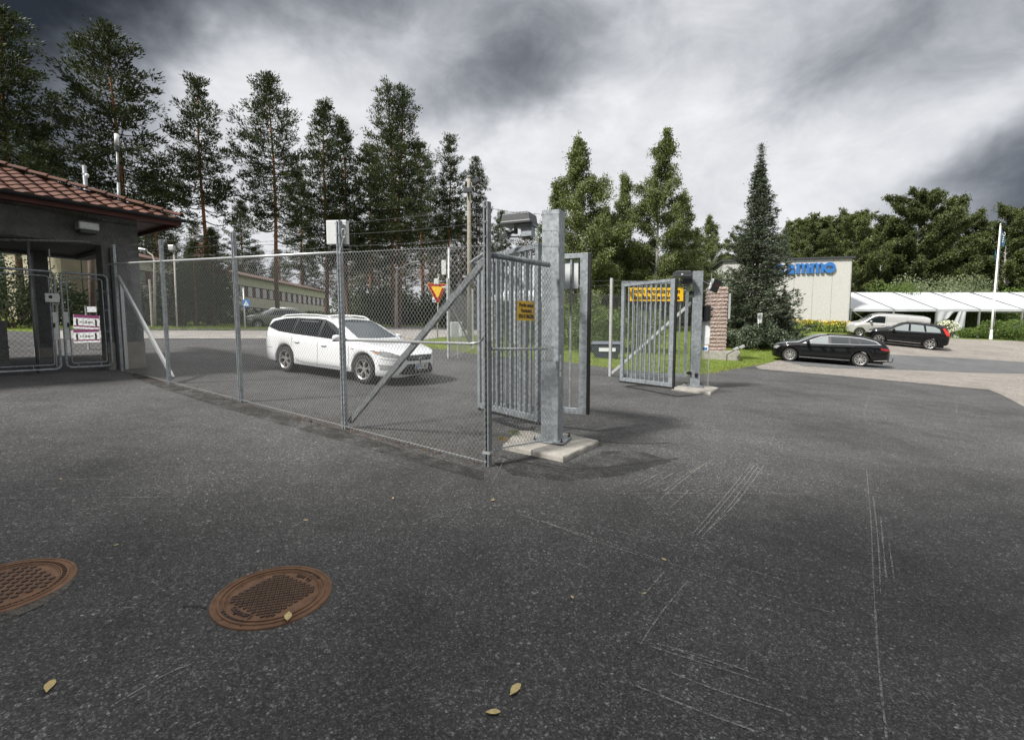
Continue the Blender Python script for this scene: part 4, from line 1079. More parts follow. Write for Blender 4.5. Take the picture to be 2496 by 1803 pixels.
# gate post of the passage and U channel
t = thing('steel_gate_post', gh(.5, -.03, gzl), 'black and zinc channel post hinging the right mesh gate against the pier', 'gate post')
mb = MB(); gbox(mb, .46, .60, -.05, .06, gzl, LT-.05); mb.build('black_channel', M['black'], t)
mb = MB(); gbox(mb, .38, .45, -.07, .02, gzl, gzl+2.3); mb.build('zinc_channel', M['galv_light'], t)
mb = MB(); gbox(mb, .4, 3.4, -.05, .02, gzl+.02, gzl+.12); mb.build('threshold', M['dark'], t)
# notices on a stand behind the gate
M['magenta'] = mat('magenta_print', (.20, .03, .12), .5)
base = W(212, 802, 15.8)
t = thing('notice_stand', (base.x, base.y, G(base.x, base.y)), 'two printed magenta and white notices, one above the other, on a stand behind the gate', 'notice')
NY = 15.8; q = W(207, 790, NY); kx = NY/1184
mb = MB(); mb.bar(Vector((q.x+.03, NY+.04, G(q.x, NY))), Vector((q.x+.03, NY+.04, W(207, 745, NY).z)), .05, .04, Vector((1, 0, 0))); mb.build('stand_pole', M['concrete2'], t)
for k, (py, hh_) in enumerate(((785, 34), (819, 32))):
    cN = W(211, py, NY); wN, hN = 64*kx, hh_*kx; Ry = Matrix.Rotation(math.radians(3 if k == 0 else -2), 3, 'Y')
    mb = MB(); mb.box(cN, (wN, .006, hN), mtx=Ry); sh = mb.build('notice_sheet', M['white'], t)
    mb = MB()
    mb.box(cN+Ry @ Vector((0, -.006, hN*.40)), (wN*.97, .002, hN*.20), mtx=Ry); mb.box(cN+Ry @ Vector((0, -.006, -hN*.30)), (wN*.97, .002, hN*.09), mtx=Ry); mb.build('magenta_band', M['magenta'], sh)
    mb = MB(); text_on(mb, '1-2 m', hN*.26, cN+Ry @ Vector((0, -.008, .0)), (1, 0, 0), (0, 0, 1), .0005, .002)
    for sx in (-1, 1):
        o_ = cN+Ry @ Vector((sx*wN*.36, -.008, 0)); mb.box(o_+Vector((0, 0, hN*.19)), (.035, .002, .04)); mb.box(o_+Vector((0, 0, .05*hN)), (.055, .002, hN*.22)); mb.box(o_+Vector((-.016, 0, -.14*hN)), (.022, .002, hN*.2)); mb.box(o_+Vector((.016, 0, -.14*hN)), (.022, .002, hN*.2))
        mb.box(cN+Ry @ Vector((sx*wN*.22, -.008, 0)), (.06, .002, .02))
    mb.build('notice_print', M['ink'], sh)
c = W(242, 716, 13.4); mb = MB(); mb.box(c, (.24, .006, .27)); t = thing('paper_notice', c, 'white paper notice in a sleeve hanging behind the upper right of the mesh gate', 'notice'); mb.build('sheet', M['white'], t)
mb = MB(); 
for k in range(5): mb.box(c+Vector((0, -.006, .10-.012*k if k < 3 else -.09-.012*(k-3))), (.16, .002, .005))
mb.build('print', M['ink'], t)
# ------------------------------------------------------------------ cars
def lerp_tab(tab, x):
    tab = sorted(tab); 
    if x <= tab[0][0]: return tab[0][1]
    for (a, b), (c, d) in zip(tab[:-1], tab[1:]):
        if x <= c: return b+(d-b)*(x-a)/(c-a)
    return tab[-1][1]
def smooth_tab(tab, r=.05):
    """piecewise linear profile with corners rounded"""
    def f(x): return sum(lerp_tab(tab, x+q*r) for q in (-1, -.5, 0, .5, 1))/5
    return f
def paint(name, c, coat=1.0, rough=.35, metal=0.0, spec=.5):
    return mat(name, c, rough, metal, spec=spec, coat=coat)
M['tyre'] = mat('tyre', (.018, .018, .018), .8)
M['tail'] = mat('tail_lamp', (.28, .008, .008), .12, spec=.8)
M['headl'] = mat('headlamp_glass', (.42, .43, .43), .08, .3, spec=1.0, var=.4, vscale=18)
M['amber'] = mat('amber', (.6, .18, .01), .2)
class Car: pass
def make_car(root, sp, pm):
    """x forward, y left, z up; origin at ground midway between the axles"""
    Wd = sp['w']/2; top = smooth_tab(sp['top'], .04); belt = smooth_tab(sp['belt'], .08); sill = smooth_tab(sp['sill'], .03)
    xn, xt = sp['nose'], sp['tail']; fa, ra = sp['wb']/2, -sp['wb']/2; R = sp['r']; RA = R+.045
    crown = sp.get('crown', .055)
    xs = set()
    n = 96
    for i in range(n+1): xs.add(round(xt+(xn-xt)*i/n, 4))
    for i in range(1, 14):
        q = (1-math.cos(i/14*math.pi/2)); xs.add(round(xn-.16*q*q-.002, 4)); xs.add(round(xt+.10*q*q+.002, 4))
    for a in (fa, ra):
        for i in range(33): xs.add(round(a+RA*math.cos(math.pi*i/32), 4))
    xs = sorted(xs)
    def hw(x):
        w_ = Wd
        u = (x-(xn-sp.get('nt', .95)))/sp.get('nt', .95)
        if u > 0: w_ *= max(0, 1-min(1, u)**sp.get('np', 3.2))**(1/sp.get('np2', 2.6))
        u = ((xt+sp.get('tt', .7))-x)/sp.get('tt', .7)
        if u > 0: w_ *= max(0, 1-min(1, u)**4.5)**(1/4.0)
        return max(w_, .02)
    rows = []
    for x in xs:
        zt = top(x); zs = sill(x); zb = zs
        for a in (fa, ra):
            if abs(x-a) < RA: zb = max(zb, R+math.sqrt(RA*RA-(x-a)**2))
        w_ = hw(x); bz = min(belt(x), zt-.035)
        ze = max(bz+.012, zt-crown*min(1, max(0, (zt-bz)/.18))-.01)
        if zt-bz < .1: ze = bz+(zt-bz)*.55
        tumb = sp.get('tumble', .42); wt = w_*.955-(ze-bz)*tumb
        wt = max(wt, w_*.4)
        side = bz-zb
        P = [(0, zb-.0), (w_*.80, zb), (w_*.955, zb+.006), (w_*.985, zb+.03), (w_*.995, zb+side*.30), (w_, zb+side*.55), (w_*.992, zb+side*.78), (w_*.98, bz-.02), (w_*.955, bz+.005)]
        for q in (.25, .5, .75): P.append((w_*.955+(wt-w_*.955)*q+.012*math.sin(q*math.pi)*min(1, (ze-bz)/.3), bz+.005+(ze-bz-.005)*q))
        P += [(wt, ze), (wt-.025*min(1, (zt-ze)/.05), ze+(zt-ze)*.42), (wt*.86, ze+(zt-ze)*.74), (wt*.6, ze+(zt-ze)*.92), (wt*.3, zt-.003*0), (0, zt)]
        rows.append([(x, y, z) for y, z in P])
    m_ = len(rows[0]); V = []; F = []
    for r_ in rows:
        V += r_
    nV = len(V)
    for r_ in rows: V += [(x, -y, z) for x, y, z in r_]
    for i in range(len(rows)-1):
        for k in range(m_-1):
            a = i*m_+k; F.append((a, a+m_, a+m_+1, a+1)); b = a+nV; F.append((b, b+1, b+m_+1, b+m_))
    mb = MB(); mb.add(V, F)
    bvh = BVHTree.FromPolygons([Vector(v) for v in V], F)
    body = mb.build('body', pm, root, smooth=True)
    me = body.data; import bmesh
    bm = bmesh.new(); bm.from_mesh(me); bmesh.ops.remove_doubles(bm, verts=bm.verts, dist=.0006); bmesh.ops.recalc_face_normals(bm, faces=bm.faces); bm.to_mesh(me); bm.free()
    me.set_sharp_from_angle(angle=math.radians(50))
    c = Car(); c.bvh = bvh; c.root = root; c.hw = hw; c.sp = sp; c.body = body
    def decal(mb, poly, plane, off=.005, cell=.05, sgn=1):
        poly = [tuple(p) for p in poly]
        if area2(poly) < 0: poly = poly[::-1]
        xs_ = [p[0] for p in poly]; ys_ = [p[1] for p in poly]; idx = {}; V_ = []; F_ = []
        for i in range(math.floor(min(xs_)/cell), math.ceil(max(xs_)/cell)):
            for j in range(math.floor(min(ys_)/cell), math.ceil(max(ys_)/cell)):
                cc = clip_cell(poly, i*cell, (i+1)*cell, j*cell, (j+1)*cell)
                if not cc or area2(cc) < 1e-7: continue
                f = []
                for u, v in cc:
                    k = (round(u, 5), round(v, 5))
                    if k not in idx:
                        if plane == 'side': o_ = Vector((u, 3*sgn, v)); d_ = Vector((0, -sgn, 0))
                        elif plane == 'front': o_ = Vector((4, u, v)); d_ = Vector((-1, 0, 0))
                        elif plane == 'rear': o_ = Vector((-4, u, v)); d_ = Vector((1, 0, 0))
                        else: o_ = Vector((u, v, 4)); d_ = Vector((0, 0, -1))
                        h = bvh.ray_cast(o_, d_)
                        if h[0] is None: idx[k] = None
                        else: idx[k] = len(V_); V_.append(tuple(h[0]-d_*off))
                    f.append(idx[k])
                if None not in f: F_.append(tuple(f))
        # keep the outside facing outwards
        mb.add(V_, F_)
    c.decal = decal
    def part(name, m, polys, plane, off=.005, both=False, cell=.05, parent=None, smooth=True):
        objs = []
        for sg in ((1, -1) if both else (None,)):
            mb = MB()
            for p in polys: decal(mb, p, plane, off, cell, sg or 1)
            if mb.f: objs.append(mb.build(name, m, parent or root, smooth=smooth))
        return objs
    c.part = part
    # black floor and wheel wells
    mb = MB(); mb.box(((xn+xt)/2, 0, .36), ((xn-xt)-.5, (Wd-.27)*2, .36)); mb.box(((fa+ra)/2, 0, .27), (sp['wb']-2*RA-.05, (Wd-.1)*2, .14)); mb.build('underbody', M['rubber'], root)
    # wheels
    for a in (fa, ra):
        for sg in (1, -1):
            wheel(root, (a, sg*(Wd-.125), R), R, sp.get('tw', .225), sg, sp['spokes'], sp.get('rim', M['alloy']), sp.get('rimr', .66))
    return c
def wheel(root, c, R, tw, sg, spokes, rimm, rimr):
    mb = MB(); h = tw/2; r_i = R*rimr
    prof = [(r_i, -h*.95), (r_i+.02, -h), (R-.03, -h), (R-.006, -h*.86), (R, -h*.6), (R, h*.6), (R-.006, h*.86), (R-.03, h), (r_i+.02, h), (r_i, h*.95), (r_i-.012, h*.6), (r_i-.012, -h*.9), (r_i, -h*.95)]
    mb.lathe(prof, c, 40, 'y'); ty = mb.build('tyre', M['tyre'], root, smooth=True)
    y0 = c[1]+sg*h*.55
    mb = MB(); mb.lathe([(r_i-.012, c[1]*0+sg*(h*.55-.09)), (.001, sg*(h*.55-.09))], c, 32, 'y'); mb.build('brake_disc', M['rubber'], ty)
    mb = MB(); mb.lathe([(r_i-.014, sg*h*.3), (r_i+.004, sg*h*.98), (r_i-.006, sg*h*1.0), (r_i-.022, sg*h*.9), (r_i-.03, sg*h*.45)], c, 40, 'y')
    kind, n = spokes
    for k in range(n):
        a = 2*math.pi*k/n+.3
        def spoke(a0, a1, w0, w1, r0, r1):
            d0 = Vector((math.cos(a0), 0, math.sin(a0))); d1 = Vector((math.cos(a1), 0, math.sin(a1)))
            p0 = Vector(c)+d0*r0+Vector((0, sg*h*.60, 0)); p1 = Vector(c)+d1*r1+Vector((0, sg*h*.80, 0)); t = (p1-p0).normalized(); nrm = t.cross(Vector((0, 1, 0))).normalized()
            vs = [p0-nrm*w0, p0+nrm*w0, p1+nrm*w1, p1-nrm*w1]; back = [v+Vector((0, -sg*.03, 0)) for v in vs]
            mb.add(vs+back, [(0, 1, 2, 3), (7, 6, 5, 4), (0, 4, 5, 1), (1, 5, 6, 2), (2, 6, 7, 3), (3, 7, 4, 0)])
        if kind == 'Y':
            spoke(a, a, .026, .022, .03, r_i*.55); spoke(a, a-.30, .018, .014, r_i*.50, r_i-.02); spoke(a, a+.30, .018, .014, r_i*.50, r_i-.02)
        elif kind == 'twin':
            spoke(a-.05, a-.10, .012, .012, .03, r_i-.02); spoke(a+.05, a+.10, .012, .012, .03, r_i-.02)
        else: spoke(a, a, .022, .030 if kind == 'V' else .014, .03, r_i-.02)
    mb.lathe([(.055, sg*h*.55), (.055, sg*h*.66), (.04, sg*h*.7), (.001, sg*h*.7)], c, 16, 'y')
    mb.build('rim', rimm, ty)
def place_car(root, wheel_a, wheel_b, sp, side):
    """wheel_a front contact, wheel_b rear contact (outer face of the tyres on the side seen; side=+1 left, -1 right)"""
    a = Vector((wheel_a.x, wheel_a.y, 0)); b = Vector((wheel_b.x, wheel_b.y, 0)); d = (a-b).normalized(); left = Vector((-d.y, d.x, 0))
    c = (a+b)/2 - left*side*(sp['w']/2-.02)
    nx_ = Vector((-(G(c.x+.5, c.y)-G(c.x-.5, c.y)), -(G(c.x, c.y+.5)-G(c.x, c.y-.5)), 1)).normalized()
    f = (d-nx_*d.dot(nx_)).normalized(); l = nx_.cross(f)
    Mx = Matrix((f, l, nx_)).transposed().to_4x4(); Mx.translation = Vector((c.x, c.y, G(c.x, c.y)+.012)); root.matrix_world = Mx
    return (a-b).length
def car_extras(c, col, hand_xs, mirror_x, rails=None, handle_z=None, mirror_col=None, antenna=False):
    sp = c.sp; root = c.root; Wd = sp['w']/2
    for sg in (1, -1):
        for hx, hz in hand_xs:
            h = c.bvh.ray_cast(Vector((hx, 3*sg, hz)), Vector((0, -sg, 0)))
            if h[0]:
                p = h[0]; mb = MB(); mb.tube([p+Vector((-.10, sg*-.004, 0)), p+Vector((-.07, sg*.03, .0)), p+Vector((.07, sg*.03, .004)), p+Vector((.10, -sg*.004, .004))], .012, 6); mb.build('door_handle', col, root, smooth=True)
        mx, mz = mirror_x; h = c.bvh.ray_cast(Vector((mx, 3*sg, mz-.03)), Vector((0, -sg, 0))); p = h[0]
        mb = MB()
        for q in range(9):
            pass
        n = 12; prof = []
        rings = []
        for i in range(9):
            t = i/8; xx = .075-.15*t; rr = math.sin(math.pi*min(1, .08+t*.75))**.6
            rings.append([(xx, .115*rr*math.copysign(abs(math.cos(q))**.7, math.cos(q)), .078*rr*math.copysign(abs(math.sin(q))**.7, math.sin(q))) for q in [2*math.pi*k/n for k in range(n)]])
        o_ = p+Vector((.0, sg*.15, .05)); vs = [o_+Vector(v) for r_ in rings for v in r_]
        mb.add(vs, [(i*n+k, i*n+(k+1) % n, (i+1)*n+(k+1) % n, (i+1)*n+k) for i in range(8) for k in range(n)]+[tuple(range(n-1, -1, -1)), tuple(range(8*n, 9*n))])
        mb.bar(p+Vector((.02, -sg*.01, .0)), p+Vector((.02, sg*.08, .02)), .05, .03); mi_ = mb.build('door_mirror', mirror_col or col, root, smooth=True)
        mb = MB(); mb.box(o_+Vector((-.01, 0, -.07)), (.10, .19, .025)); mb.build('mirror_base', M['black'], mi_, bevel=.008)
    if rails:
        x0, x1, m = rails
        for sg in (1, -1):
            pts = []
            for k in range(11):
                x = x0+(x1-x0)*k/10; h = c.bvh.ray_cast(Vector((x, sg*(Wd-.335), 4)), Vector((0, 0, -1))); pts.append(h[0]+Vector((0, 0, .045 if 0 < k < 10 else .0)))
            mb = MB(); mb.tube(pts, .017, 6); mb.build('roof_rail', m, root, smooth=True)
def seam(c, lines, both=True, m=None):
    mb_polys = []
    for ln in lines:
        for (x0, z0), (x1, z1) in zip(ln[:-1], ln[1:]):
            d = Vector((x1-x0, z1-z0)).normalized()*.0045; n_ = Vector((-d.y, d.x)); mb_polys.append([(x0-n_.x, z0-n_.y), (x1-n_.x, z1-n_.y), (x1+n_.x, z1+n_.y), (x0+n_.x, z0+n_.y)])
    c.part('door_seam', m or M['black'], mb_polys, 'side', .0025, both=both, cell=.06)
def ellipse(cx, cy, a, b, n=20): return [(cx+a*math.cos(2*math.pi*k/n), cy+b*math.sin(2*math.pi*k/n)) for k in range(n)]

# --- white estate behind the near fence
fw = gp(884, 936); rw = gp(695, 907)
spW = dict(w=1.88, wb=2.85, r=.335, nose=2.36, tail=-2.46, spokes=('Y', 5), rimr=.70,
    top=[(-2.46, .62), (-2.44, .86), (-2.40, .98), (-2.26, 1.30), (-2.18, 1.385), (-1.9, 1.43), (-1.2, 1.485), (-.5, 1.50), (-.05, 1.475), (.30, 1.37), (.70, 1.17), (1.03, 1.015), (1.15, .985), (1.6, .925), (2.0, .83), (2.22, .745), (2.32, .66), (2.36, .58)],
    belt=[(-2.46, .98), (-2.1, 1.06), (-1.5, 1.02), (-.5, .965), (.6, .92), (1.0, .90), (1.6, .86), (2.36, .70)],
    sill=[(-2.46, .36), (-2.3, .27), (-1.9, .25), (-1.0, .235), (1.0, .225), (2.0, .20), (2.25, .19), (2.36, .24)])
tW = thing('estate_car', (0, 0, 0), 'white estate car with five-spoke alloy wheels and front number plate behind the mesh fence', 'car')
pw = paint('white_car_paint', (.78, .79, .80), rough=.3)
cw = make_car(tW, spW, pw)
cw.part('side_window', M['glass'], [[(.82, .965), (.55, 1.15), (.22, 1.315), (-.08, 1.395), (-.12, .995)]], 'side', .006, True)
cw.part('side_window', M['glass'], [[(-.20, 1.00), (-.18, 1.405), (-.55, 1.425), (-1.05, 1.415), (-1.10, 1.03)]], 'side', .006, True)
cw.part('side_window', M['glass'], [[(-1.17, 1.035), (-1.14, 1.41), (-1.6, 1.375), (-1.95, 1.30), (-2.12, 1.17), (-1.7, 1.07)]], 'side', .006, True)
cw.part('window_frame', M['black'], [[(.90, .95), (.55, 1.175), (.20, 1.345), (-.1, 1.425), (-.55, 1.447), (-1.05, 1.437), (-1.6, 1.395), (-2.0, 1.31), (-2.2, 1.15), (-1.7, 1.045), (-1.1, 1.012), (-.2, .985)]], 'side', .003, True)
cw.part('wind_deflector', M['dgrey'], [[(-.30, 1.345), (-.32, 1.375), (-.95, 1.37), (-.97, 1.338)]], 'side', .014, True)
cw.part('windscreen', M['glass_w'], [[(.98, -.66), (1.02, -.3), (1.03, 0), (1.02, .3), (.98, .66), (.55, .60), (.14, .545), (.08, 0), (.14, -.545), (.55, -.60)]], 'top', .006)
cw.part('rear_window', M['glass'], [[(-.58, 1.04), (-.52, 1.30), (.52, 1.30), (.58, 1.04)]], 'rear', .006)
cw.part('headlamp', M['headl'], [[(1.63, .80), (1.85, .815), (2.12, .775), (2.27, .68), (2.10, .655), (1.85, .71)]], 'side', .005, True, cell=.03)
cw.part('headlamp', M['headl'], [[(.58, .66), (.86, .67), (.9, .79), (.78, .785)], [(-.58, .66), (-.86, .67), (-.9, .79), (-.78, .785)]], 'front', .006, cell=.03)
cw.part('turn_lamp', M['amber'], [[(1.78, .765), (1.86, .775), (1.90, .745), (1.82, .735)]], 'side', .008, True, cell=.03)
gr = cw.part('grille', M['black'], [[(-.50, .685), (-.40, .575), (.40, .575), (.50, .685), (.46, .70), (-.46, .70)]], 'front', .007, cell=.03)
lg = cw.part('lower_grille', M['black'], [[(-.62, .28), (-.40, .50), (.40, .50), (.62, .28), (.5, .255), (-.5, .255)]], 'front', .007, cell=.03)
cw.part('fog_lamp', M['headl'], [[(2.04, .49), (2.20, .47), (2.20, .38), (2.10, .36)]], 'side', .005, True, cell=.03)
cw.part('fog_lamp', M['headl'], [[(.66, .36), (.88, .36), (.90, .49), (.70, .47)], [(-.66, .36), (-.88, .36), (-.90, .49), (-.70, .47)]], 'front', .007, cell=.03)
cw.part('front_lip', M['galv_light'], [[(-.72, .225), (.72, .225), (.62, .252), (-.62, .252)]], 'front', .008, cell=.04)
mb = MB(); c = Vector((2.385, 0, .625)); mb.lathe([(.001, .0), (.075, 0), (.075, .012), (.001, .014)], (0, 0, 0), 24, 'x')
mb.v = [(c.x+x, c.y+y, c.z+z*.45) for x, y, z in mb.v]; eb = mb.build('badge', M['chrome'], tW)
M['navy'] = mat('badge_blue', (.01, .03, .15), .3)
mb = MB(); mb.lathe([(.001, .013), (.064, .013), (.064, .016), (.001, .018)], (0, 0, 0), 24, 'x'); mb.v = [(c.x+x, c.y+y, c.z+z*.40) for x, y, z in mb.v]; mb.build('badge_field', M['black'], eb)
mb = MB(); text_on(mb, 'Ford', .042, c+Vector((.022, 0, 0)), (0, 1, 0), (0, 0, 1), .001, .001); mb.build('badge_script', M['chrome'], eb)
def plate(root, c, fwd, txt, wd=.44, ht=.115):
    fwd = Vector(fwd); rt_ = Vector((0, 1, 0)) if fwd.x > 0 else Vector((0, -1, 0)); mb = MB(); mb.box(c, (.012, wd, ht)); pl = mb.build('number_plate', M['white'], root, bevel=.003)
    mb = MB(); mb.box(Vector(c)+fwd*.008-rt_*(wd/2-.028), (.003, .045, ht*.9)); mb.build('plate_band', M['blue'], pl)
    mb = MB(); text_on(mb, txt, ht*.92, Vector(c)+fwd*.0085+rt_*.02, rt_, (0, 0, 1), .0008, .0018, xs=.88); mb.build('plate_characters', M['ink'], pl)
plate(tW, (2.405, 0, .435), (1, 0, 0), 'XYU-383')
mb = MB()
for k in range(5): mb.box((2.39, -.2+k*.1, .35), (.012, .05, .022))
mb.build('grille_studs', M['chrome'], tW)
cw.part('tail_lamp', M['tail'], [[(-2.44, .86), (-2.3, .90), (-2.28, 1.02), (-2.40, 1.06), (-2.46, .98)]], 'side', .005, True, cell=.03)
cw.part('side_repeater', M['tail'], [[(1.02, .80), (1.14, .795), (1.14, .783), (1.04, .785)]], 'side', .006, True)
seam(cw, [[(.95, .93), (.98, .55), (.93, .30)], [(-.16, .97), (-.13, .60), (-.16, .28)], [(-1.12, 1.0), (-1.13, .72)], [(-.16, .30), (.93, .30)], [(-.99, .40), (-.70, .30), (-.16, .30)]])
seam(cw, [[(-2.40, .60), (-1.92, .62)], [(1.93, .62), (2.28, .58)], [(1.15, .93), (1.6, .885), (1.98, .815)]])
cw.part('rubbing_strip', M['galv_light'], [[(-.95, .335), (.92, .325), (.92, .34), (-.95, .35)]], 'side', .006, True)
car_extras(cw, pw, [(-.93, .82), (.08, .80)], (.68, 1.0), rails=(-2.0, .05, M['white']))
print('white wheelbase', place_car(tW, fw, rw, spW, -1))
mb = MB()

# --- black estate at the edge of the pale lot
rb = Vector((.720*23.1, 23.1, 0)); fb = rb+Vector((-math.cos(math.radians(32)), math.sin(math.radians(32)), 0))*2.94
spB = dict(w=1.85, wb=2.94, r=.335, nose=2.34, tail=-2.62, spokes=('twin', 9), rimr=.69, np=3.0, crown=.05, tumble=.50,
    top=[(-2.62, .62), (-2.60, .80), (-2.52, .95), (-2.30, 1.22), (-2.18, 1.32), (-1.8, 1.385), (-1.0, 1.45), (-.3, 1.47), (.10, 1.44), (.45, 1.34), (.85, 1.14), (1.10, 1.01), (1.25, .965), (1.8, .90), (2.1, .82), (2.27, .72), (2.34, .58)],
    belt=[(-2.62, .92), (-2.0, 1.02), (-1.0, .985), (.5, .94), (1.0, .92), (1.6, .86), (2.34, .70)],
    sill=[(-2.62, .38), (-2.4, .27), (-1.9, .24), (1.0, .21), (2.0, .20), (2.25, .20), (2.34, .28)])
M['glass_b'] = mat('black_glass', (.03, .035, .037), .04, spec=1.0)
M['glass_c'] = mat('clear_glass', (.22, .25, .25), .05, spec=1.0)
tB = thing('estate_car', (0, 0, 0), 'black estate car with chrome window trim and tow bar by the grass edge', 'car')
pbk = paint('black_car_paint', (.003, .0033, .004), rough=.3, coat=.8, spec=.1)
cb2 = make_car(tB, spB, pbk)
outer = [(.98, .965), (.55, 1.19), (.20, 1.345), (-.10, 1.40), (-.9, 1.405), (-1.5, 1.36), (-2.0, 1.24), (-2.22, 1.08), (-1.6, 1.045), (-.8, 1.02), (.2, .985)]
inner = [(.86, .985), (.53, 1.165), (.18, 1.318), (-.10, 1.372), (-.9, 1.378), (-1.5, 1.333), (-1.96, 1.22), (-2.12, 1.10), (-1.6, 1.068), (-.8, 1.043), (.2, 1.008)]
cb2.part('chrome_trim', M['chrome'], [outer], 'side', .003, True)
cb2.part('window_frame', M['black'], [inner], 'side', .005, True)
cb2.part('side_window', M['glass_c'], [[(.78, 1.005), (.50, 1.15), (.15, 1.30), (-.08, 1.355), (-.12, 1.02)]], 'side', .008, True)
cb2.part('side_window', M['glass_b'], [[(-.24, 1.03), (-.20, 1.362), (-.9, 1.364), (-.96, 1.052)]], 'side', .008, True)
cb2.part('side_window', M['glass_b'], [[(-1.02, 1.056), (-.96, 1.362), (-1.2, 1.345), (-1.42, 1.065)]], 'side', .008, True)
cb2.part('side_window', M['glass_b'], [[(-1.46, 1.068), (-1.24, 1.342), (-1.6, 1.30), (-1.93, 1.21), (-2.08, 1.11)]], 'side', .008, True)
cb2.part('windscreen', M['glass_w'], [[(1.05, -.64), (1.10, 0), (1.05, .64), (.6, .58), (.26, .53), (.20, 0), (.26, -.53), (.6, -.58)]], 'top', .006)
cb2.part('rear_window', M['glass'], [[(-.56, 1.0), (-.50, 1.24), (.50, 1.24), (.56, 1.0)]], 'rear', .006)
cb2.part('headlamp', M['headl'], [[(1.95, .76), (2.1, .775), (2.24, .72), (2.27, .64), (2.1, .62)]], 'side', .005, True, cell=.03)
cb2.part('tail_lamp', M['tail'], [[(-2.58, .82), (-2.50, .92), (-2.18, .93), (-2.22, .85), (-2.5, .80)]], 'side', .005, True, cell=.03)
cb2.part('tail_lamp', M['tail'], [[(.45, .82), (.86, .82), (.86, .92), (.5, .92)], [(-.45, .82), (-.86, .82), (-.86, .92), (-.5, .92)]], 'rear', .006, cell=.03)
cb2.part('sill_trim', M['chrome'], [[(-1.05, .255), (1.05, .265), (1.05, .295), (-1.05, .285)]], 'side', .008, True)
cb2.part('bumper_trim', M['chrome'], [[(-2.54, .345), (-1.98, .315), (-1.98, .335), (-2.5, .40)]], 'side', .008, True)
cb2.part('number_plate', M['white'], [[(-.26, .55), (.26, .55), (.26, .66), (-.26, .66)]], 'rear', .01)
seam(cb2, [[(1.02, .93), (1.05, .6), (1.0, .30)], [(-.18, .98), (-.14, .62), (-.18, .28)], [(-1.10, 1.02), (-1.18, .78)], [(-2.5, .60), (-1.95, .64)]])
mb = MB(); mb.tube([(-2.45, 0, .30), (-2.72, 0, .27), (-2.78, 0, .30), (-2.79, 0, .40)], .018, 8); mb.lathe([(.001, -.03), (.022, -.02), (.03, 0), (.022, .02), (.001, .03)], (-2.79, 0, .42), 10); mb.build('tow_bar', M['black'], tB, smooth=True)
mb = MB(); mb.bar((-2.02, .55, 1.375), (-2.32, .55, 1.335), .03, .02, (0, 1, 0)); mb.bar((-2.28, -.5, 1.32), (-2.28, .5, 1.32), .16, .02); mb.build('rear_spoiler', pbk, tB)
car_extras(cb2, pbk, [(-.93, .90), (.08, .88)], (.74, 1.03), rails=(-1.9, .0, M['black']))
print('black wheelbase', place_car(tB, fb, rb, spB, 1))

# --- black sport utility car
spV = dict(w=1.89, wb=2.77, r=.365, nose=2.25, tail=-2.38, spokes=('V', 7), rimr=.70, crown=.05, tumble=.40, tt=.5,
    top=[(-2.38, .70), (-2.36, .95), (-2.22, 1.25), (-2.08, 1.50), (-1.95, 1.60), (-1.2, 1.66), (-.5, 1.69), (-.05, 1.67), (.25, 1.60), (.75, 1.33), (1.05, 1.15), (1.2, 1.10), (1.7, 1.02), (2.05, .93), (2.2, .80), (2.25, .65)],
    belt=[(-2.38, 1.06), (-1.9, 1.16), (-1.0, 1.12), (.8, 1.04), (1.6, .98), (2.25, .80)],
    sill=[(-2.38, .48), (-2.2, .36), (-1.8, .33), (1.5, .30), (2.1, .30), (2.25, .40)])
tV = thing('suv', (0, 0, 0), 'black sport utility car with tall red tail lamps parked behind the black estate', 'car')
cv = make_car(tV, spV, pbk)
cv.part('chrome_trim', M['chrome'], [[(.95, 1.085), (-1.8, 1.175), (-1.8, 1.19), (.93, 1.10)]], 'side', .004, True)
cv.part('side_window', M['glass_c'], [[(.84, 1.105), (.52, 1.33), (.14, 1.53), (-.08, 1.575), (-.12, 1.135)]], 'side', .008, True)
cv.part('side_window', M['glass_c'], [[(-.24, 1.14), (-.20, 1.582), (-.86, 1.57), (-.98, 1.165)]], 'side', .008, True)
cv.part('side_window', M['glass_c'], [[(-1.08, 1.17), (-.98, 1.565), (-1.45, 1.53), (-1.72, 1.40), (-1.80, 1.20)]], 'side', .008, True)
cv.part('windscreen', M['glass_w'], [[(1.05, -.64), (1.10, 0), (1.05, .64), (.6, .60), (.30, .56), (.25, 0), (.30, -.56), (.6, -.60)]], 'top', .006)
cv.part('rear_window', M['glass'], [[(-.56, 1.22), (-.50, 1.50), (.50, 1.50), (.56, 1.22)]], 'rear', .006)
cv.part('headlamp', M['headl'], [[(1.85, .93), (2.1, .88), (2.18, .78), (1.95, .80)]], 'side', .005, True, cell=.03)
M['tail2'] = mat('bright_tail_lamp', (.55, .02, .012), .15, spec=.8)
cv.part('tail_lamp', M['tail2'], [[(-2.37, .98), (-2.14, 1.00), (-2.06, 1.15), (-1.86, 1.46), (-1.98, 1.50), (-2.16, 1.22), (-2.3, 1.12)]], 'side', .006, True, cell=.03)
cv.part('tail_lamp', M['tail2'], [[(.66, 1.0), (.92, 1.0), (.90, 1.2), (.70, 1.5), (.62, 1.5), (.72, 1.2)], [(-.66, 1.0), (-.92, 1.0), (-.90, 1.2), (-.70, 1.5), (-.62, 1.5), (-.72, 1.2)]], 'rear', .007, cell=.03)
cv.part('sill_trim', M['chrome'], [[(-.9, .365), (.9, .36), (.9, .385), (-.9, .39)]], 'side', .008, True)
seam(cv, [[(.92, 1.05), (.95, .7), (.9, .42)], [(-.16, 1.1), (-.14, .7), (-.18, .40)], [(-1.10, 1.14), (-1.15, .85)]])
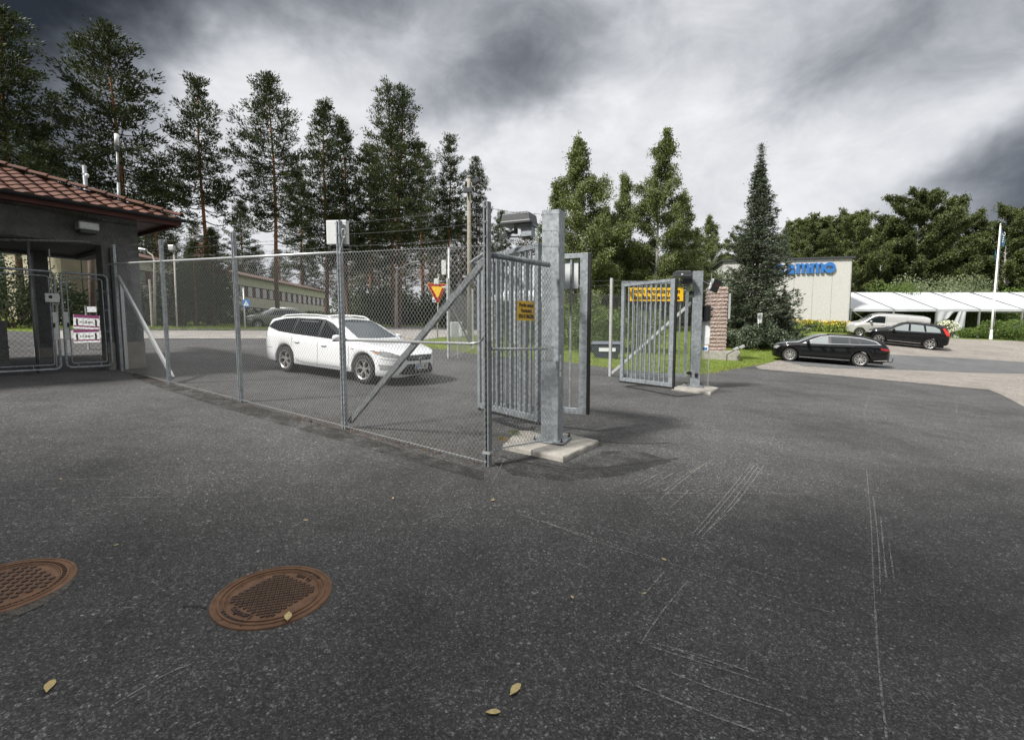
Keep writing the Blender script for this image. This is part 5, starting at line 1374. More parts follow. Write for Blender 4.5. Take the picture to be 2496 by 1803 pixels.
car_extras(cv, pbk, [(-.9, 1.0), (.08, .98)], (.68, 1.13), rails=(-1.9, .0, M['black']))
rv = gp(2264, 853); dV = (fb-rb).normalized(); fv = rv+Vector((dV.x, dV.y, 0))*2.77
fv = Vector((rv.x-2.77*math.cos(math.radians(35)), rv.y+2.77*math.sin(math.radians(35)), 0))
place_car(tV, fv, rv, spV, 1)

# --- silver van
spS = dict(w=1.90, wb=3.10, r=.33, nose=2.35, tail=-2.75, spokes=('S', 6), rimr=.62, crown=.09, tumble=.20, tt=.25, nt=.8,
    top=[(-2.75, .7), (-2.73, 1.7), (-2.68, 1.80), (-2.5, 1.87), (-1.0, 1.90), (.2, 1.88), (.55, 1.83), (.85, 1.72), (1.35, 1.28), (1.52, 1.16), (2.0, 1.02), (2.25, .88), (2.35, .65)],
    belt=[(-2.75, 1.20), (-1, 1.18), (.6, 1.14), (1.3, 1.08), (2.35, .80)], sill=[(-2.75, .42), (-2.4, .30), (2.0, .26), (2.35, .34)])
tS = thing('panel_van', (0, 0, 0), 'pale silver panel van parked in front of the marquee behind the black cars', 'van')
psl = paint('silver_paint', (.46, .455, .44), rough=.35, metal=.25)
cs_ = make_car(tS, spS, psl)
cs_.part('side_window', M['glass'], [[(1.28, 1.17), (.98, 1.48), (.72, 1.64), (.52, 1.70), (.08, 1.70), (.06, 1.19)]], 'side', .006, True)
cs_.part('windscreen', M['glass_w'], [[(1.42, -.72), (1.47, 0), (1.42, .72), (.9, .68), (.86, 0), (.9, -.68)]], 'top', .006)
cs_.part('headlamp', M['headl'], [[(1.9, .98), (2.1, .93), (2.22, .80), (2.0, .78)]], 'side', .005, True, cell=.03)
cs_.part('rub_strip', M['black'], [[(-2.5, .62), (1.15, .60), (1.15, .66), (-2.5, .68)]], 'side', .006, True)
cs_.part('tail_lamp', M['tail'], [[(-2.73, 1.0), (-2.66, 1.0), (-2.66, 1.5), (-2.73, 1.5)]], 'side', .006, True)
seam(cs_, [[(1.05, 1.10), (1.05, .5)], [(-.02, 1.80), (-.02, .38)], [(-1.25, 1.8), (-1.25, .42)], [(-.02, 1.18), (-2.6, 1.18)]])
car_extras(cs_, psl, [(.18, 1.02)], (.98, 1.24))
vx = W(2068, 802, 37.0).x; fs_ = Vector((vx+1.75, 38.3, 0)); rs_ = Vector((vx+4.5, 36.9, 0)); place_car(tS, fs_, rs_, spS, 1)

# --- grey hatchback whose tail shows behind the black estate
spG = dict(w=1.75, wb=2.6, r=.31, nose=2.0, tail=-2.05, spokes=('S', 7), rimr=.62,
    top=[(-2.05, .6), (-2.02, .85), (-1.9, 1.0), (-1.75, 1.25), (-1.6, 1.36), (-.9, 1.44), (-.2, 1.46), (.2, 1.38), (.9, 1.02), (1.4, .95), (1.9, .78), (2.0, .55)],
    belt=[(-2.05, .9), (-1.5, .98), (.8, .92), (2.0, .72)], sill=[(-2.05, .35), (-1.8, .25), (1.8, .22), (2.0, .3)])
tG = thing('hatchback', (0, 0, 0), 'grey green hatchback mostly hidden behind the black estate, only its tail showing', 'car')
pg = paint('grey_green_paint', (.09, .11, .115), rough=.3)
cg = make_car(tG, spG, pg)
cg.part('side_window', M['glass'], [[(.7, .96), (.2, 1.3), (-.9, 1.36), (-1.5, 1.2), (-1.5, 1.0)]], 'side', .006, True)
cg.part('rear_window', M['glass'], [[(-.52, 1.02), (-.48, 1.28), (.48, 1.28), (.52, 1.02)]], 'rear', .006)
cg.part('tail_lamp', M['tail2'], [[(-2.02, .72), (-1.9, .74), (-1.85, 1.0), (-1.94, 1.02)]], 'side', .006, True, cell=.03)
cg.part('tail_lamp', M['tail2'], [[(.55, .72), (.84, .72), (.82, 1.0), (.62, 1.0)], [(-.55, .72), (-.84, .72), (-.82, 1.0), (-.62, 1.0)]], 'rear', .007, cell=.03)
mb = MB(); mb.tube([(-1.95, 0, .30), (-2.2, 0, .28), (-2.24, 0, .38)], .018, 8); mb.build('tow_bar', M['black'], tG)
wg = Vector((rb.x+.55, rb.y+2.0, 0)); dB = (Vector((fb.x, fb.y, 0))-Vector((rb.x, rb.y, 0))).normalized()
place_car(tG, wg+dB*2.6, wg, spG, 1)

# --- olive car and silver car parked among the pines on the left
tO = thing('parked_car', (0, 0, 0), 'olive green car parked on the verge behind the tail of the white estate', 'car')
po = paint('olive_paint', (.07, .085, .05), rough=.35)
co = make_car(tO, spG, po)
co.part('side_window', M['glass'], [[(.7, .96), (.2, 1.3), (-.9, 1.36), (-1.5, 1.2), (-1.5, 1.0)]], 'side', .006, True)
co.part('windscreen', M['glass_w'], [[(.82, -.6), (.86, 0), (.82, .6), (.28, .52), (.28, -.52)]], 'top', .006)
co.part('headlamp', M['headl'], [[(.5, .62), (.8, .62), (.8, .74), (.55, .72)], [(-.5, .62), (-.8, .62), (-.8, .74), (-.55, .72)]], 'front', .007, cell=.03)
a = gp(652, 806.5); x, y = a.x, a.y+1.8
place_car(tO, Vector((x-1.1, y-1.0, 0)), Vector((x+1.0, y+.8, 0)), spG, 1)
tZ = thing('parked_car', (0, 0, 0), 'silver car standing between the pines above the roof of the white estate', 'car')
cz = make_car(tZ, spG, psl)
cz.part('side_window', M['glass'], [[(.7, .96), (.2, 1.3), (-.9, 1.36), (-1.5, 1.2), (-1.5, 1.0)]], 'side', .006, True)
cz.part('windscreen', M['glass_w'], [[(.82, -.6), (.86, 0), (.82, .6), (.28, .52), (.28, -.52)]], 'top', .006)
x, y = W(690, 760, 44).x, 44.0; place_car(tZ, Vector((x+1.3, y-.4, 0)), Vector((x-1.3, y+.4, 0)), spG, -1)
# ------------------------------------------------------------------ vegetation
def perp(d):
    d = d/np.linalg.norm(d, axis=1, keepdims=True); r = np.tile([0, 0, 1.0], (len(d), 1)); r[np.abs(d[:, 2]) > .9] = [1, 0, 0]
    a = np.cross(d, r); a /= np.linalg.norm(a, axis=1, keepdims=True); return a, np.cross(d, a)
def cards(C, D, ln, wd, rng, roll=True):
    """elongated rhombic leaves: centre C, axis D, length ln, width wd"""
    a, b = perp(D); n = len(C); D = D/np.linalg.norm(D, axis=1, keepdims=True)
    t = rng.uniform(0, math.pi, n)[:, None]; s = a*np.cos(t)+b*np.sin(t)
    ln = np.broadcast_to(ln, n)[:, None]; wd = np.broadcast_to(wd, n)[:, None]
    V = np.stack([C-D*ln/2, C+s*wd/2-D*ln*.05, C+D*ln/2, C-s*wd/2-D*ln*.05], 1).reshape(-1, 3)
    return V, np.arange(n*4).reshape(n, 4)
def tubes_np(paths, radii, n=5):
    V = []; F = []; b = 0
    for P, R in zip(paths, radii):
        P = np.asarray(P, float); d = np.gradient(P, axis=0); a, c = perp(d); k = len(P)
        for q in range(n):
            an = 2*math.pi*q/n; V.append(P+(a*math.cos(an)+c*math.sin(an))*np.asarray(R)[:, None])
        idx = b+np.arange(n*k).reshape(n, k)
        for q in range(n):
            q2 = (q+1) % n; F.append(np.stack([idx[q, :-1], idx[q2, :-1], idx[q2, 1:], idx[q, 1:]], -1))
        b += n*k
    return np.concatenate(V), np.concatenate(F)
def join(parts):
    V = []; F = []; b = 0
    for v, f in parts: V.append(v); F.append(f+b); b += len(v)
    return np.concatenate(V), np.concatenate(F)
def unit(rng, n):
    v = rng.normal(size=(n, 3)); return v/np.linalg.norm(v, axis=1, keepdims=True)

def bark_mat(name, low, high, z0, z1, sc_=9):
    m = mat(name, low, .9, var=.3, vscale=sc_, bump=.02, bscale=22); t = m.node_tree; b = t.nodes['Principled BSDF']; N = t.nodes.new
    tcn = N('ShaderNodeTexCoord'); s = N('ShaderNodeSeparateXYZ'); t.links.new(tcn.outputs['Object'], s.inputs[0])
    mr = N('ShaderNodeMapRange'); mr.inputs['From Min'].default_value = z0; mr.inputs['From Max'].default_value = z1; t.links.new(s.outputs['Z'], mr.inputs['Value'])
    n = N('ShaderNodeTexNoise'); n.inputs['Scale'].default_value = sc_; n.inputs['Detail'].default_value = 6; t.links.new(tcn.outputs['Object'], n.inputs['Vector'])
    r = N('ShaderNodeMixRGB'); r.inputs['Color1'].default_value = (*low, 1); r.inputs['Color2'].default_value = (*high, 1); t.links.new(mr.outputs[0], r.inputs['Fac'])
    mul = N('ShaderNodeMath'); mul.operation = 'MULTIPLY_ADD'; mul.inputs[1].default_value = 1.4; mul.inputs[2].default_value = .3; t.links.new(n.outputs['Fac'], mul.inputs[0])
    v = N('ShaderNodeVectorMath'); v.operation = 'SCALE'; t.links.new(r.outputs[0], v.inputs[0]); t.links.new(mul.outputs[0], v.inputs['Scale'])
    t.links.new(v.outputs[0], b.inputs['Base Color']); return m
M['pinebark'] = bark_mat('pine_bark', (.10, .062, .042), (.30, .125, .05), 3, 9)
M['twig'] = mat('dark_twig', (.05, .038, .028), .95, var=.3)
M['sprucebark'] = mat('spruce_bark', (.09, .065, .05), .95, var=.3)
def birch_mat():
    m = mat('birch_bark', (.55, .53, .49), .8); t = m.node_tree; b = t.nodes['Principled BSDF']; N = t.nodes.new
    tcn = N('ShaderNodeTexCoord'); mp = N('ShaderNodeMapping'); mp.inputs['Scale'].default_value = (2, 2, 5); t.links.new(tcn.outputs['Object'], mp.inputs[0])
    n = N('ShaderNodeTexNoise'); n.inputs['Scale'].default_value = 2.2; n.inputs['Detail'].default_value = 5; t.links.new(mp.outputs[0], n.inputs['Vector'])
    r = N('ShaderNodeValToRGB'); r.color_ramp.elements[0].position = .38; r.color_ramp.elements[1].position = .5
    r.color_ramp.elements[0].color = (.04, .035, .03, 1); r.color_ramp.elements[1].color = (.55, .53, .49, 1); t.links.new(n.outputs['Fac'], r.inputs['Fac']); t.links.new(r.outputs[0], b.inputs['Base Color']); return m
M['birchbark'] = birch_mat()
M['pineleaf'] = leafmat('pine_needles', (.011, .020, .006), (.060, .080, .022), .6, .18, .35, (.11, .13, .036))
M['spruceleaf'] = leafmat('spruce_needles', (.022, .036, .016), (.135, .165, .105), .6, .12, .9, (.30, .33, .25))
M['birchleaf'] = leafmat('birch_leaves', (.040, .060, .016), (.205, .240, .075), .5, .3, .5, (.32, .36, .16))
M['broadleaf'] = leafmat('broad_leaves', (.028, .045, .013), (.130, .155, .045), .5, .28, .4, (.20, .23, .09))
M['bushleaf'] = leafmat('bush_leaves', (.04, .075, .015), (.16, .23, .05), .5, .3, 1.2)
M['willow'] = leafmat('willow_leaves', (.07, .095, .045), (.23, .27, .14), .5, .3, .7)
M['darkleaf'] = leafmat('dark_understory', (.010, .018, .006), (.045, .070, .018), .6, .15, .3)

def pine(seed, H=20.0, start=.42, R=3.4, dens=1.0, double=False, sparse_low=.5):
    rng = np.random.default_rng(seed); br = []; rad = []; foliage = []
    stems = [(0, 0)] if not double else [(-.35, 0), (.45, .1)]
    tz = np.linspace(0, H, 16); trunks = []; trr = []
    for si, (sx, sy) in enumerate(stems):
        Hs = H*(1-.02*si); tz = np.linspace(0, Hs, 16)
        lean = rng.uniform(-.02, .02, 2)
        tx = sx*np.linspace(.4, 1.6, 16)+lean[0]*tz+.12*np.sin(tz*.35+rng.uniform(0, 6)); ty = sy+lean[1]*tz+.12*np.sin(tz*.3+rng.uniform(0, 6))
        tr = .21*(1-tz/Hs*.93)**.85*(H/20); trunks.append(np.stack([tx, ty, tz], 1)); trr.append(tr)
        z = Hs*start
        while z < Hs-.25:
            t = (z-Hs*start)/(Hs*(1-start))
            env = R*(.55+.45*min(1, t*4))*(1-t)**.62+.35
            nb = rng.integers(3, 6) if t > .12 else rng.integers(1, 4)
            a0 = rng.uniform(0, 6.28)
            for k in range(nb):
                an = a0+k*2*math.pi/nb+rng.uniform(-.35, .35)
                L_ = env*rng.uniform(.5, 1.18); el = math.radians(-6+44*t**1.2+rng.uniform(-9, 9))
                o = np.array([np.interp(z, tz, tx), np.interp(z, tz, ty), z+rng.uniform(-.15, .15)])
                n = 7; s = np.linspace(0, 1, n)
                d = np.array([math.cos(an)*math.cos(el), math.sin(an)*math.cos(el), math.sin(el)])
                P = o+np.outer(s*L_, d); P[:, 2] += (-.14*np.sin(s*math.pi)+.16*s**2)*L_*(.6+.6*(1-t)); P[:, :2] += rng.normal(0, .05, (n, 2))*s[:, None]*L_*.4
                br.append(P); rad.append((.045*(1-t*.6)*(1-s*.8)+.008)*(H/20))
                m_ = max(3, int(L_*3.6*dens))
                if t < .12 and rng.uniform() < sparse_low: m_ = int(m_*.3)
                for q in range(m_):
                    u = rng.uniform(.32, 1.05) if t > .15 else rng.uniform(.55, 1.05)
                    c = np.array([np.interp(min(u, 1), s, P[:, i]) for i in range(3)])
                    side = np.array([-d[1], d[0], 0])*rng.normal(0, .34)*L_*(1.1-u*.55)
                    c = c+side+np.array([0, 0, rng.normal(.05, .10)])
                    br.append(np.array([c-side*.8-np.array([0, 0, .1]), c])); rad.append(np.array([.012, .006]))
                    foliage.append((c, .38+.24*rng.uniform(), d))
            z += rng.uniform(.34, .62)*(H/20)
        foliage += [(np.array([tx[-1], ty[-1], Hs-.2-.25*k]), .3, np.array([0, 0, 1.0])) for k in range(5)]
        # dead twigs under the crown
        for k in range(7):
            z = Hs*rng.uniform(start*.62, start); an = rng.uniform(0, 6.28); L_ = rng.uniform(.5, 1.8)
            o = np.array([np.interp(z, tz, tx), np.interp(z, tz, ty), z]); s = np.linspace(0, 1, 5)
            P = o+np.outer(s*L_, [math.cos(an), math.sin(an), -.1]); P[:, 2] += rng.normal(0, .08, 5)*s; br.append(P); rad.append(.018*(1-s*.8))
    C = []; D = []
    for c, r, d in foliage:
        n = int(26*dens); u = unit(rng, n)*rng.uniform(.2, 1, (n, 1))**.6*r; u[:, 2] *= .55
        C.append(c+u); D.append(u*1.6+d*.35+np.array([0, 0, .25])+unit(rng, n)*.22)
    C = np.concatenate(C); D = np.concatenate(D); n = len(C)
    lf = cards(C, D, rng.uniform(.18, .32, n), rng.uniform(.06, .10, n), rng)
    return tubes_np(trunks, trr, 9), tubes_np(br, rad, 4), lf
def spruce(seed, H=13.2, R=3.0, dens=1.0, top_narrow=1.0, droop=.35, base=.02):
    rng = np.random.default_rng(seed); tz = np.linspace(0, H, 14); trunk = np.stack([.05*np.sin(tz*.5), .05*np.cos(tz*.4), tz], 1); tr = .17*(1-tz/H*.97)
    br = []; rad = []; C = []; D = []
    z = H*base+.1
    while z < H-.12:
        t = z/H; env = R*((1-t)**1.3)*(1.0 if t > .12 else .86+t)+.09
        nb = rng.integers(7, 11); a0 = rng.uniform(0, 6.28)
        for k in range(nb):
            an = a0+k*6.28/nb+rng.uniform(-.25, .25); L_ = env*rng.uniform(.6, 1.25)*(1+.14*math.sin(an*1.0+z*1.7)); n = 6; s = np.linspace(0, 1, n)
            d = np.array([math.cos(an), math.sin(an), 0]); P = np.array([0, 0, z])+np.outer(s*L_, d)
            P[:, 2] += L_*((.35*t-.05)*s-droop*.5*np.sin(s*2.4)*(1-t)+.16*s**2.5)
            br.append(P); rad.append(.02*(1-s*.8)+.004)
            m_ = int(max(2, L_*9)*dens)
            for q in range(m_):
                u = rng.uniform(.15, 1.03)**.8; c = np.array([np.interp(min(u, 1), s, P[:, i]) for i in range(3)])
                side = np.array([-d[1], d[0], 0]); sl = rng.normal(0, .26)*L_*(1.12-u*.8)
                c = c+side*sl+np.array([0, 0, -abs(sl)*.22+rng.normal(0, .04)])
                nn_ = 9; w_ = rng.normal(0, 1, (nn_, 3))*[.10, .10, .055]
                C.append(c+w_); D.append(d*.7+side*np.sign(sl+1e-6)*.6+unit(rng, nn_)*.45+np.array([0, 0, .22]))
        z += .19+.05*rng.uniform()
    C = np.concatenate(C); D = np.concatenate(D); n = len(C); tip = np.clip((H-C[:, 2])/1.5, .5, 1)
    lf = cards(C, D, rng.uniform(.12, .24, n)*tip, rng.uniform(.045, .075, n)*tip, rng)
    return tubes_np([trunk], [tr], 9), tubes_np(br, rad, 4), lf
def birch(seed, H=16.0, R=3.2, start=.16, lean=0.0, dens=1.0, leaf=.15, droop=1.0, n_limb=34, round_=False, tops=3, card=None):
    rng = np.random.default_rng(seed); tz = np.linspace(0, H, 14); tx = lean*tz**2/H+.15*np.sin(tz*.4+seed); ty = .15*np.sin(tz*.35+seed*2)
    trunk = np.stack([tx, ty, tz], 1); tr = .16*(H/16)*(1-tz/H*.95)+.008
    br = []; rad = []; C = []; D = []; ends = []
    for k in range(n_limb):
        t = (k+.5)/n_limb; z = H*(start+(.97-start)*t); an = k*2.4+rng.uniform(-.5, .5)
        env = (R*math.sin(math.pi*min(1, .22+.75*t))**.7 if round_ else R*1.12*(1-t)**1.02*min(1, .55+t*2.5)+.22)*rng.uniform(.6, 1.15)
        el = math.radians(rng.uniform(28, 58)); n = 7; s = np.linspace(0, 1, n); d = np.array([math.cos(an)*math.cos(el), math.sin(an)*math.cos(el), math.sin(el)])
        L_ = env/math.cos(el); o = np.array([np.interp(z, tz, tx), np.interp(z, tz, ty), z]); P = o+np.outer(s*L_, d); P[:, 2] -= .35*L_*s**2*(1 if not round_ else .5); P += rng.normal(0, .05, (n, 3))*s[:, None]
        br.append(P); rad.append((.05*(1-t*.6)*(1-s*.85)+.006)*(H/16)); ends.append((P, L_, d))
    ends.append((np.stack([tx, ty, tz], 1)[-4:], .5, np.array([0, 0, 1.0])))
    for P, L_, d in ends:
        n_tw = int((10+L_*9)*dens)
        for q in range(n_tw):
            u = rng.uniform(.12, 1.0)**.7; s = np.linspace(0, 1, len(P)); c = np.array([np.interp(u, s, P[:, i]) for i in range(3)])
            off = unit(rng, 1)[0]*np.array([1, 1, .8])*rng.uniform(.05, .48)*(.3+.42*L_**.5); c2 = c+off
            br.append(np.array([c, c2])); rad.append(np.array([.012, .004]))
            hang = rng.uniform(.25, 1.1)*droop; m_ = int(rng.integers(12, 24)*dens)
            hh = rng.uniform(0, 1, m_); w_ = rng.normal(0, .11, (m_, 3))*[1.2, 1.2, .9]
            sw = rng.uniform(-.25, .25, 2)
            C.append(c2+w_+np.stack([hh*sw[0]*hang, hh*sw[1]*hang, -hh*hang+.1], 1)); D.append(unit(rng, m_)+np.array([0, 0, -.5*droop]))
    C = np.concatenate(C); D = np.concatenate(D); n = len(C)
    lf = cards(C, D, rng.uniform(.8, 1.35, n)*leaf, rng.uniform(.55, .9, n)*leaf, rng)
    return tubes_np([trunk], [tr], 8), tubes_np(br, rad, 4), lf
PROTO = {}
def proto(key, gen, bark, leaf):
    (tv, tf_), (bv_, bf), (lv, lf) = gen
    PROTO[key] = (np_mesh(key+'_trunk', tv, tf_, bark, True), np_mesh(key+'_branches', bv_, bf, M['twig'] if 'pine' in key else bark, True), np_mesh(key+'_crown', lv, lf, leaf), float(tv[:, 2].max()), (join([(tv, tf_), (bv_, bf)]), (lv, lf)))
def tree(name, key, x, y, H, label, cat='tree', group=None, rz=0.0, wx=1.0, dz=0.0):
    tm, bm_, cm, H0, _ = PROTO[key]; s = H/H0
    t = thing(name, (x, y, G(x, y)+dz), label, cat, group); ORG[t.name] = Vector((0, 0, 0))
    t.rotation_euler = (0, 0, rz); t.scale = (s*wx, s*wx, s)
    for nm, me in (('trunk', tm), ('branches', bm_), ('crown', cm)):
        o = bpy.data.objects.new(nm, me); COL.objects.link(o); o.parent = t
    return t
def tree_px(name, key, px, Y, top_py, label, rz=0.0, wx=1.0, group=None, cat='tree'):
    p = W(px, 802, Y); top = W(px, top_py, Y).z; g = G(p.x, Y); return tree(name, key, p.x, Y, top-g+.1, label, cat, group, rz, wx)
proto('pine_a', pine(1, 20, .36, 4.3), M['pinebark'], M['pineleaf'])
proto('pine_b', pine(2, 20, .32, 4.2), M['pinebark'], M['pineleaf'])
proto('pine_c', pine(3, 20, .42, 3.4), M['pinebark'], M['pineleaf'])
proto('pine_d', pine(4, 20, .24, 3.1), M['pinebark'], M['pineleaf'])
proto('pine_e', pine(5, 23, .28, 3.9, double=True, dens=.9), M['pinebark'], M['pineleaf'])
PG = None
tree_px('pine_tree', 'pine_a', 52, 28, 20, 'tall dark pine at the left picture edge behind the gatehouse roof', .3, 1.05)
tree_px('pine_tree', 'pine_b', 318, 32, 86, 'large broad pine with dead side twigs above the right end of the gatehouse roof', 1.1, 1.12)
tree_px('pine_tree', 'pine_c', 508, 36, 206, 'slender pine with bare reddish trunk, first one right of the gatehouse', 2.0, 1.0)
tree_px('pine_tree', 'pine_a', 682, 39, 192, 'pine with an open crown between the slender pine and the white antenna box', 3.4, .92)
tree_px('pine_tree', 'pine_d', 797, 43, 245, 'narrow pine rising directly above the white antenna box', .5, .95)
tree_px('pine_tree', 'pine_d', 852, 46, 288, 'pointed pine close against the twin-trunked pine on its left', 2.6, 1.05)
tree_px('pine_tree', 'pine_e', 966, 46, 200, 'tallest central pine with two orange trunks side by side', .1, .95)
tree_px('pine_tree', 'pine_c', 1097, 50, 338, 'small-crowned slim pine left of the utility pole', 4.0, .85)
tree_px('pine_tree', 'pine_b', 1166, 53, 388, 'rounded pine seen right behind the floodlights on the utility pole', 5.0, .62)
tree_px('pine_tree', 'pine_b', 130, 40, 330, 'low dark pine filling the gap between the two leftmost tall pines', 2.2, 1.2)
tree_px('pine_tree', 'pine_a', 390, 62, 425, 'low bushy pine right of the broad pine over the gatehouse eave corner', 4.1, 1.25)
tree_px('pine_tree', 'pine_d', 745, 106, 420, 'shorter pine half hidden between the open-crowned pine and the antenna box pine', 3.0, 1.1)
tree_px('pine_tree', 'pine_d', 905, 56, 350, 'background pine filling the left flank of the twin-trunked pine', 1.0, 1.2)
tree_px('pine_tree', 'pine_a', 1035, 56, 355, 'background pine on the right flank of the twin-trunked pine', 2.0, 1.0)
tree_px('pine_tree', 'pine_d', 600, 106, 490, 'short pine in the dip between the slender and the open-crowned pine', 5.2, 1.2)
tree_px('pine_tree', 'pine_b', 1222, 60, 520, 'low pine just left of the gate drive box', 1.2, .8)
tree_px('pine_tree', 'pine_a', -60, 26, 10, 'dark pine cut by the left picture edge', 1.4, 1.1)

proto('birch_a', birch(11, 16, 4.4, .06, 0.0, dens=1.35, n_limb=60, leaf=.125), M['birchbark'], M['birchleaf'])
proto('birch_b', birch(12, 17, 4.3, .05, .06, dens=1.35, n_limb=60, leaf=.125), M['birchbark'], M['birchleaf'])
proto('birch_c', birch(13, 14, 3.0, .08, 0.0, leaf=.125, dens=1.3, n_limb=46), M['birchbark'], M['birchleaf'])
proto('broad_a', birch(21, 18, 5.6, .06, 0, dens=1.3, leaf=.20, droop=.6, n_limb=64, round_=True), M['birchbark'], M['broadleaf'])
proto('broad_b', birch(22, 18, 4.6, .08, 0, dens=1.15, leaf=.19, droop=.8, n_limb=60, round_=True), M['birchbark'], M['broadleaf'])
proto('spruce_a', spruce(31), M['sprucebark'], M['spruceleaf'])
tree_px('birch_tree', 'birch_a', 1413, 36, 326, 'tall birch with drooping twigs rising behind the near gate post', .4, 1.05)
tree_px('birch_tree', 'birch_c', 1352, 38, 440, 'lower left birch of the clump, partly behind the gate post', 1.4, 1.0)
tree_px('birch_tree', 'birch_c', 1512, 39, 422, 'slim birch between the two tall birches', 2.0, .95)
tree_px('birch_tree', 'birch_b', 1590, 38, 312, 'tallest birch with its tip bent to the right above the far gate', 0.0, 1.0)
tree_px('birch_tree', 'birch_c', 1655, 41, 470, 'lower birch on the right flank of the tallest birch', 3.2, 1.25)
tree_px('birch_tree', 'birch_a', 1470, 42, 500, 'bushy birch low in the middle of the clump', 2.2, 1.3)
tree_px('birch_tree', 'birch_b', 1735, 56, 522, 'pale distant birch just left of the blue spruce', 2.6, 1.1)
tree_px('birch_tree', 'birch_c', 1690, 52, 565, 'small distant birch in the gap before the pale birch', 2.6, 1.5)
t = tree_px('spruce_tree', 'spruce_a', 1838, 31.5, 352, 'blue green spruce standing in front of the pale panel building', .9, 1.06)
t = tree_px('spruce_tree', 'spruce_a', 1908, 31.0, 700, 'low young spruce growing at the right foot of the tall spruce', 2.0, 1.2)
# background broadleaf belt on the right
BG = [(1905, 58, 556, 'spruce_a', 'spruce_tree', 'dark pointed spruce tip over the building roof right of the big spruce', .9),
      (1965, 62, 550, 'broad_b', 'broadleaf_tree', 'yellow green tree with a pale forked trunk above the blue letters', 1.0),
      (2010, 66, 570, 'broad_b', 'broadleaf_tree', 'lower tree over the right half of the lettered building', 1.1),
      (2070, 60, 520, 'broad_b', 'broadleaf_tree', 'airy birch-like tree directly behind the building corner', 1.05),
      (2135, 64, 545, 'broad_a', 'broadleaf_tree', 'rounded tree between the building corner and the highest tree', .8),
      (2225, 62, 466, 'broad_a', 'broadleaf_tree', 'highest broad tree of the belt behind the marquee', 1.0),
      (2290, 66, 505, 'broad_b', 'broadleaf_tree', 'tree on the right shoulder of the highest broad tree', 1.1),
      (2362, 66, 542, 'broad_b', 'broadleaf_tree', 'dark slim tree between the highest tree and the flagpole', .95),
      (2440, 62, 512, 'broad_b', 'broadleaf_tree', 'dark tree standing behind the top of the flagpole', 1.1),
      (2520, 62, 506, 'broad_a', 'broadleaf_tree', 'dark tree cut by the right picture edge', .9),
      (2400, 72, 560, 'broad_a', 'broadleaf_tree', 'low dark tree filling the gap left of the flagpole', 1.0),
      (2180, 72, 540, 'broad_b', 'broadleaf_tree', 'background tree at the left shoulder of the highest broad tree', 1.2),
      (1800, 66, 575, 'broad_b', 'broadleaf_tree', 'distant tree left behind the tall spruce trunk', 1.2),
      (1560, 60, 600, 'broad_b', 'broadleaf_tree', 'low tree behind the feet of the birch clump', 1.5)]
for px, Yd, ty, key, nm, lab, wx in BG: tree_px(nm, key, px, Yd, ty, lab, random.Random(px).uniform(0, 6), wx)
# far-off wood behind everything: reads as one mass
def mass(name, items, label, cat, leafm, barkm, step=2):
    BV = []; BF = []; LV = []; LF = []; b = 0; l = 0
    for key, x, y, H, rz, wx in items:
        (tv, tf_), (lv, lf) = PROTO[key][4]; s = H/PROTO[key][3]; c_, s_ = math.cos(rz)*s*wx, math.sin(rz)*s*wx
        lf = lf[::step]; idx = lf.ravel(); lv = lv[idx]; lf = np.arange(len(idx)).reshape(-1, 4)
        ctr = lv.reshape(-1, 4, 3).mean(1, keepdims=True); lv = (ctr+(lv.reshape(-1, 4, 3)-ctr)*1.4).reshape(-1, 3)
        for A_, Fv, Vl, Fl, bb in ((tv, tf_, BV, BF, b), (lv, lf, LV, LF, l)):
            q = np.stack([A_[:, 0]*c_-A_[:, 1]*s_+x, A_[:, 0]*s_+A_[:, 1]*c_+y, A_[:, 2]*s+G(x, y)], 1); Vl.append(q); Fl.append(Fv+bb)
        b += len(tv); l += len(lv)
    V = np.concatenate(BV+LV); F = np.concatenate(BF+[f+b for f in LF]); mi = np.concatenate([np.zeros(sum(map(len, BF)), int), np.ones(sum(map(len, LF)), int)])
    return tag(link(name, np_mesh(name, V, F, [barkm, leafm], mi=mi)), label, cat, kind='stuff')
r_ = random.Random(8); it = []
for k in range(46):
    px = -160+k*33+r_.uniform(-14, 14); Yd = r_.uniform(104, 114) if 530 < px < 840 else r_.uniform(64, 84); x = W(px, 802, Yd).x; it.append((r_.choice(['pine_a', 'pine_b', 'pine_d', 'pine_d']), x, Yd, r_.uniform(11, 15) if px > 1000 else r_.uniform(10, 14.5), r_.uniform(0, 6), r_.uniform(1.0, 1.5)))
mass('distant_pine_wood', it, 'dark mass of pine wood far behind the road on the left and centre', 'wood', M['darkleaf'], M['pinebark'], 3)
it = []
for k in range(44):
    px = 1230+k*34+r_.uniform(-16, 16); Yd = r_.uniform(68, 84); x = W(px, 802, Yd).x; it.append((r_.choice(['broad_a', 'broad_b', 'birch_a']), x, Yd, r_.uniform(12.5, 16) if px > 1900 else r_.uniform(9, 11), r_.uniform(0, 6), r_.uniform(1.0, 1.4)))
mass('distant_broadleaf_wood', it, 'mass of broadleaf wood closing the view behind the building and marquee', 'wood', M['broadleaf'], M['birchbark'], 3)
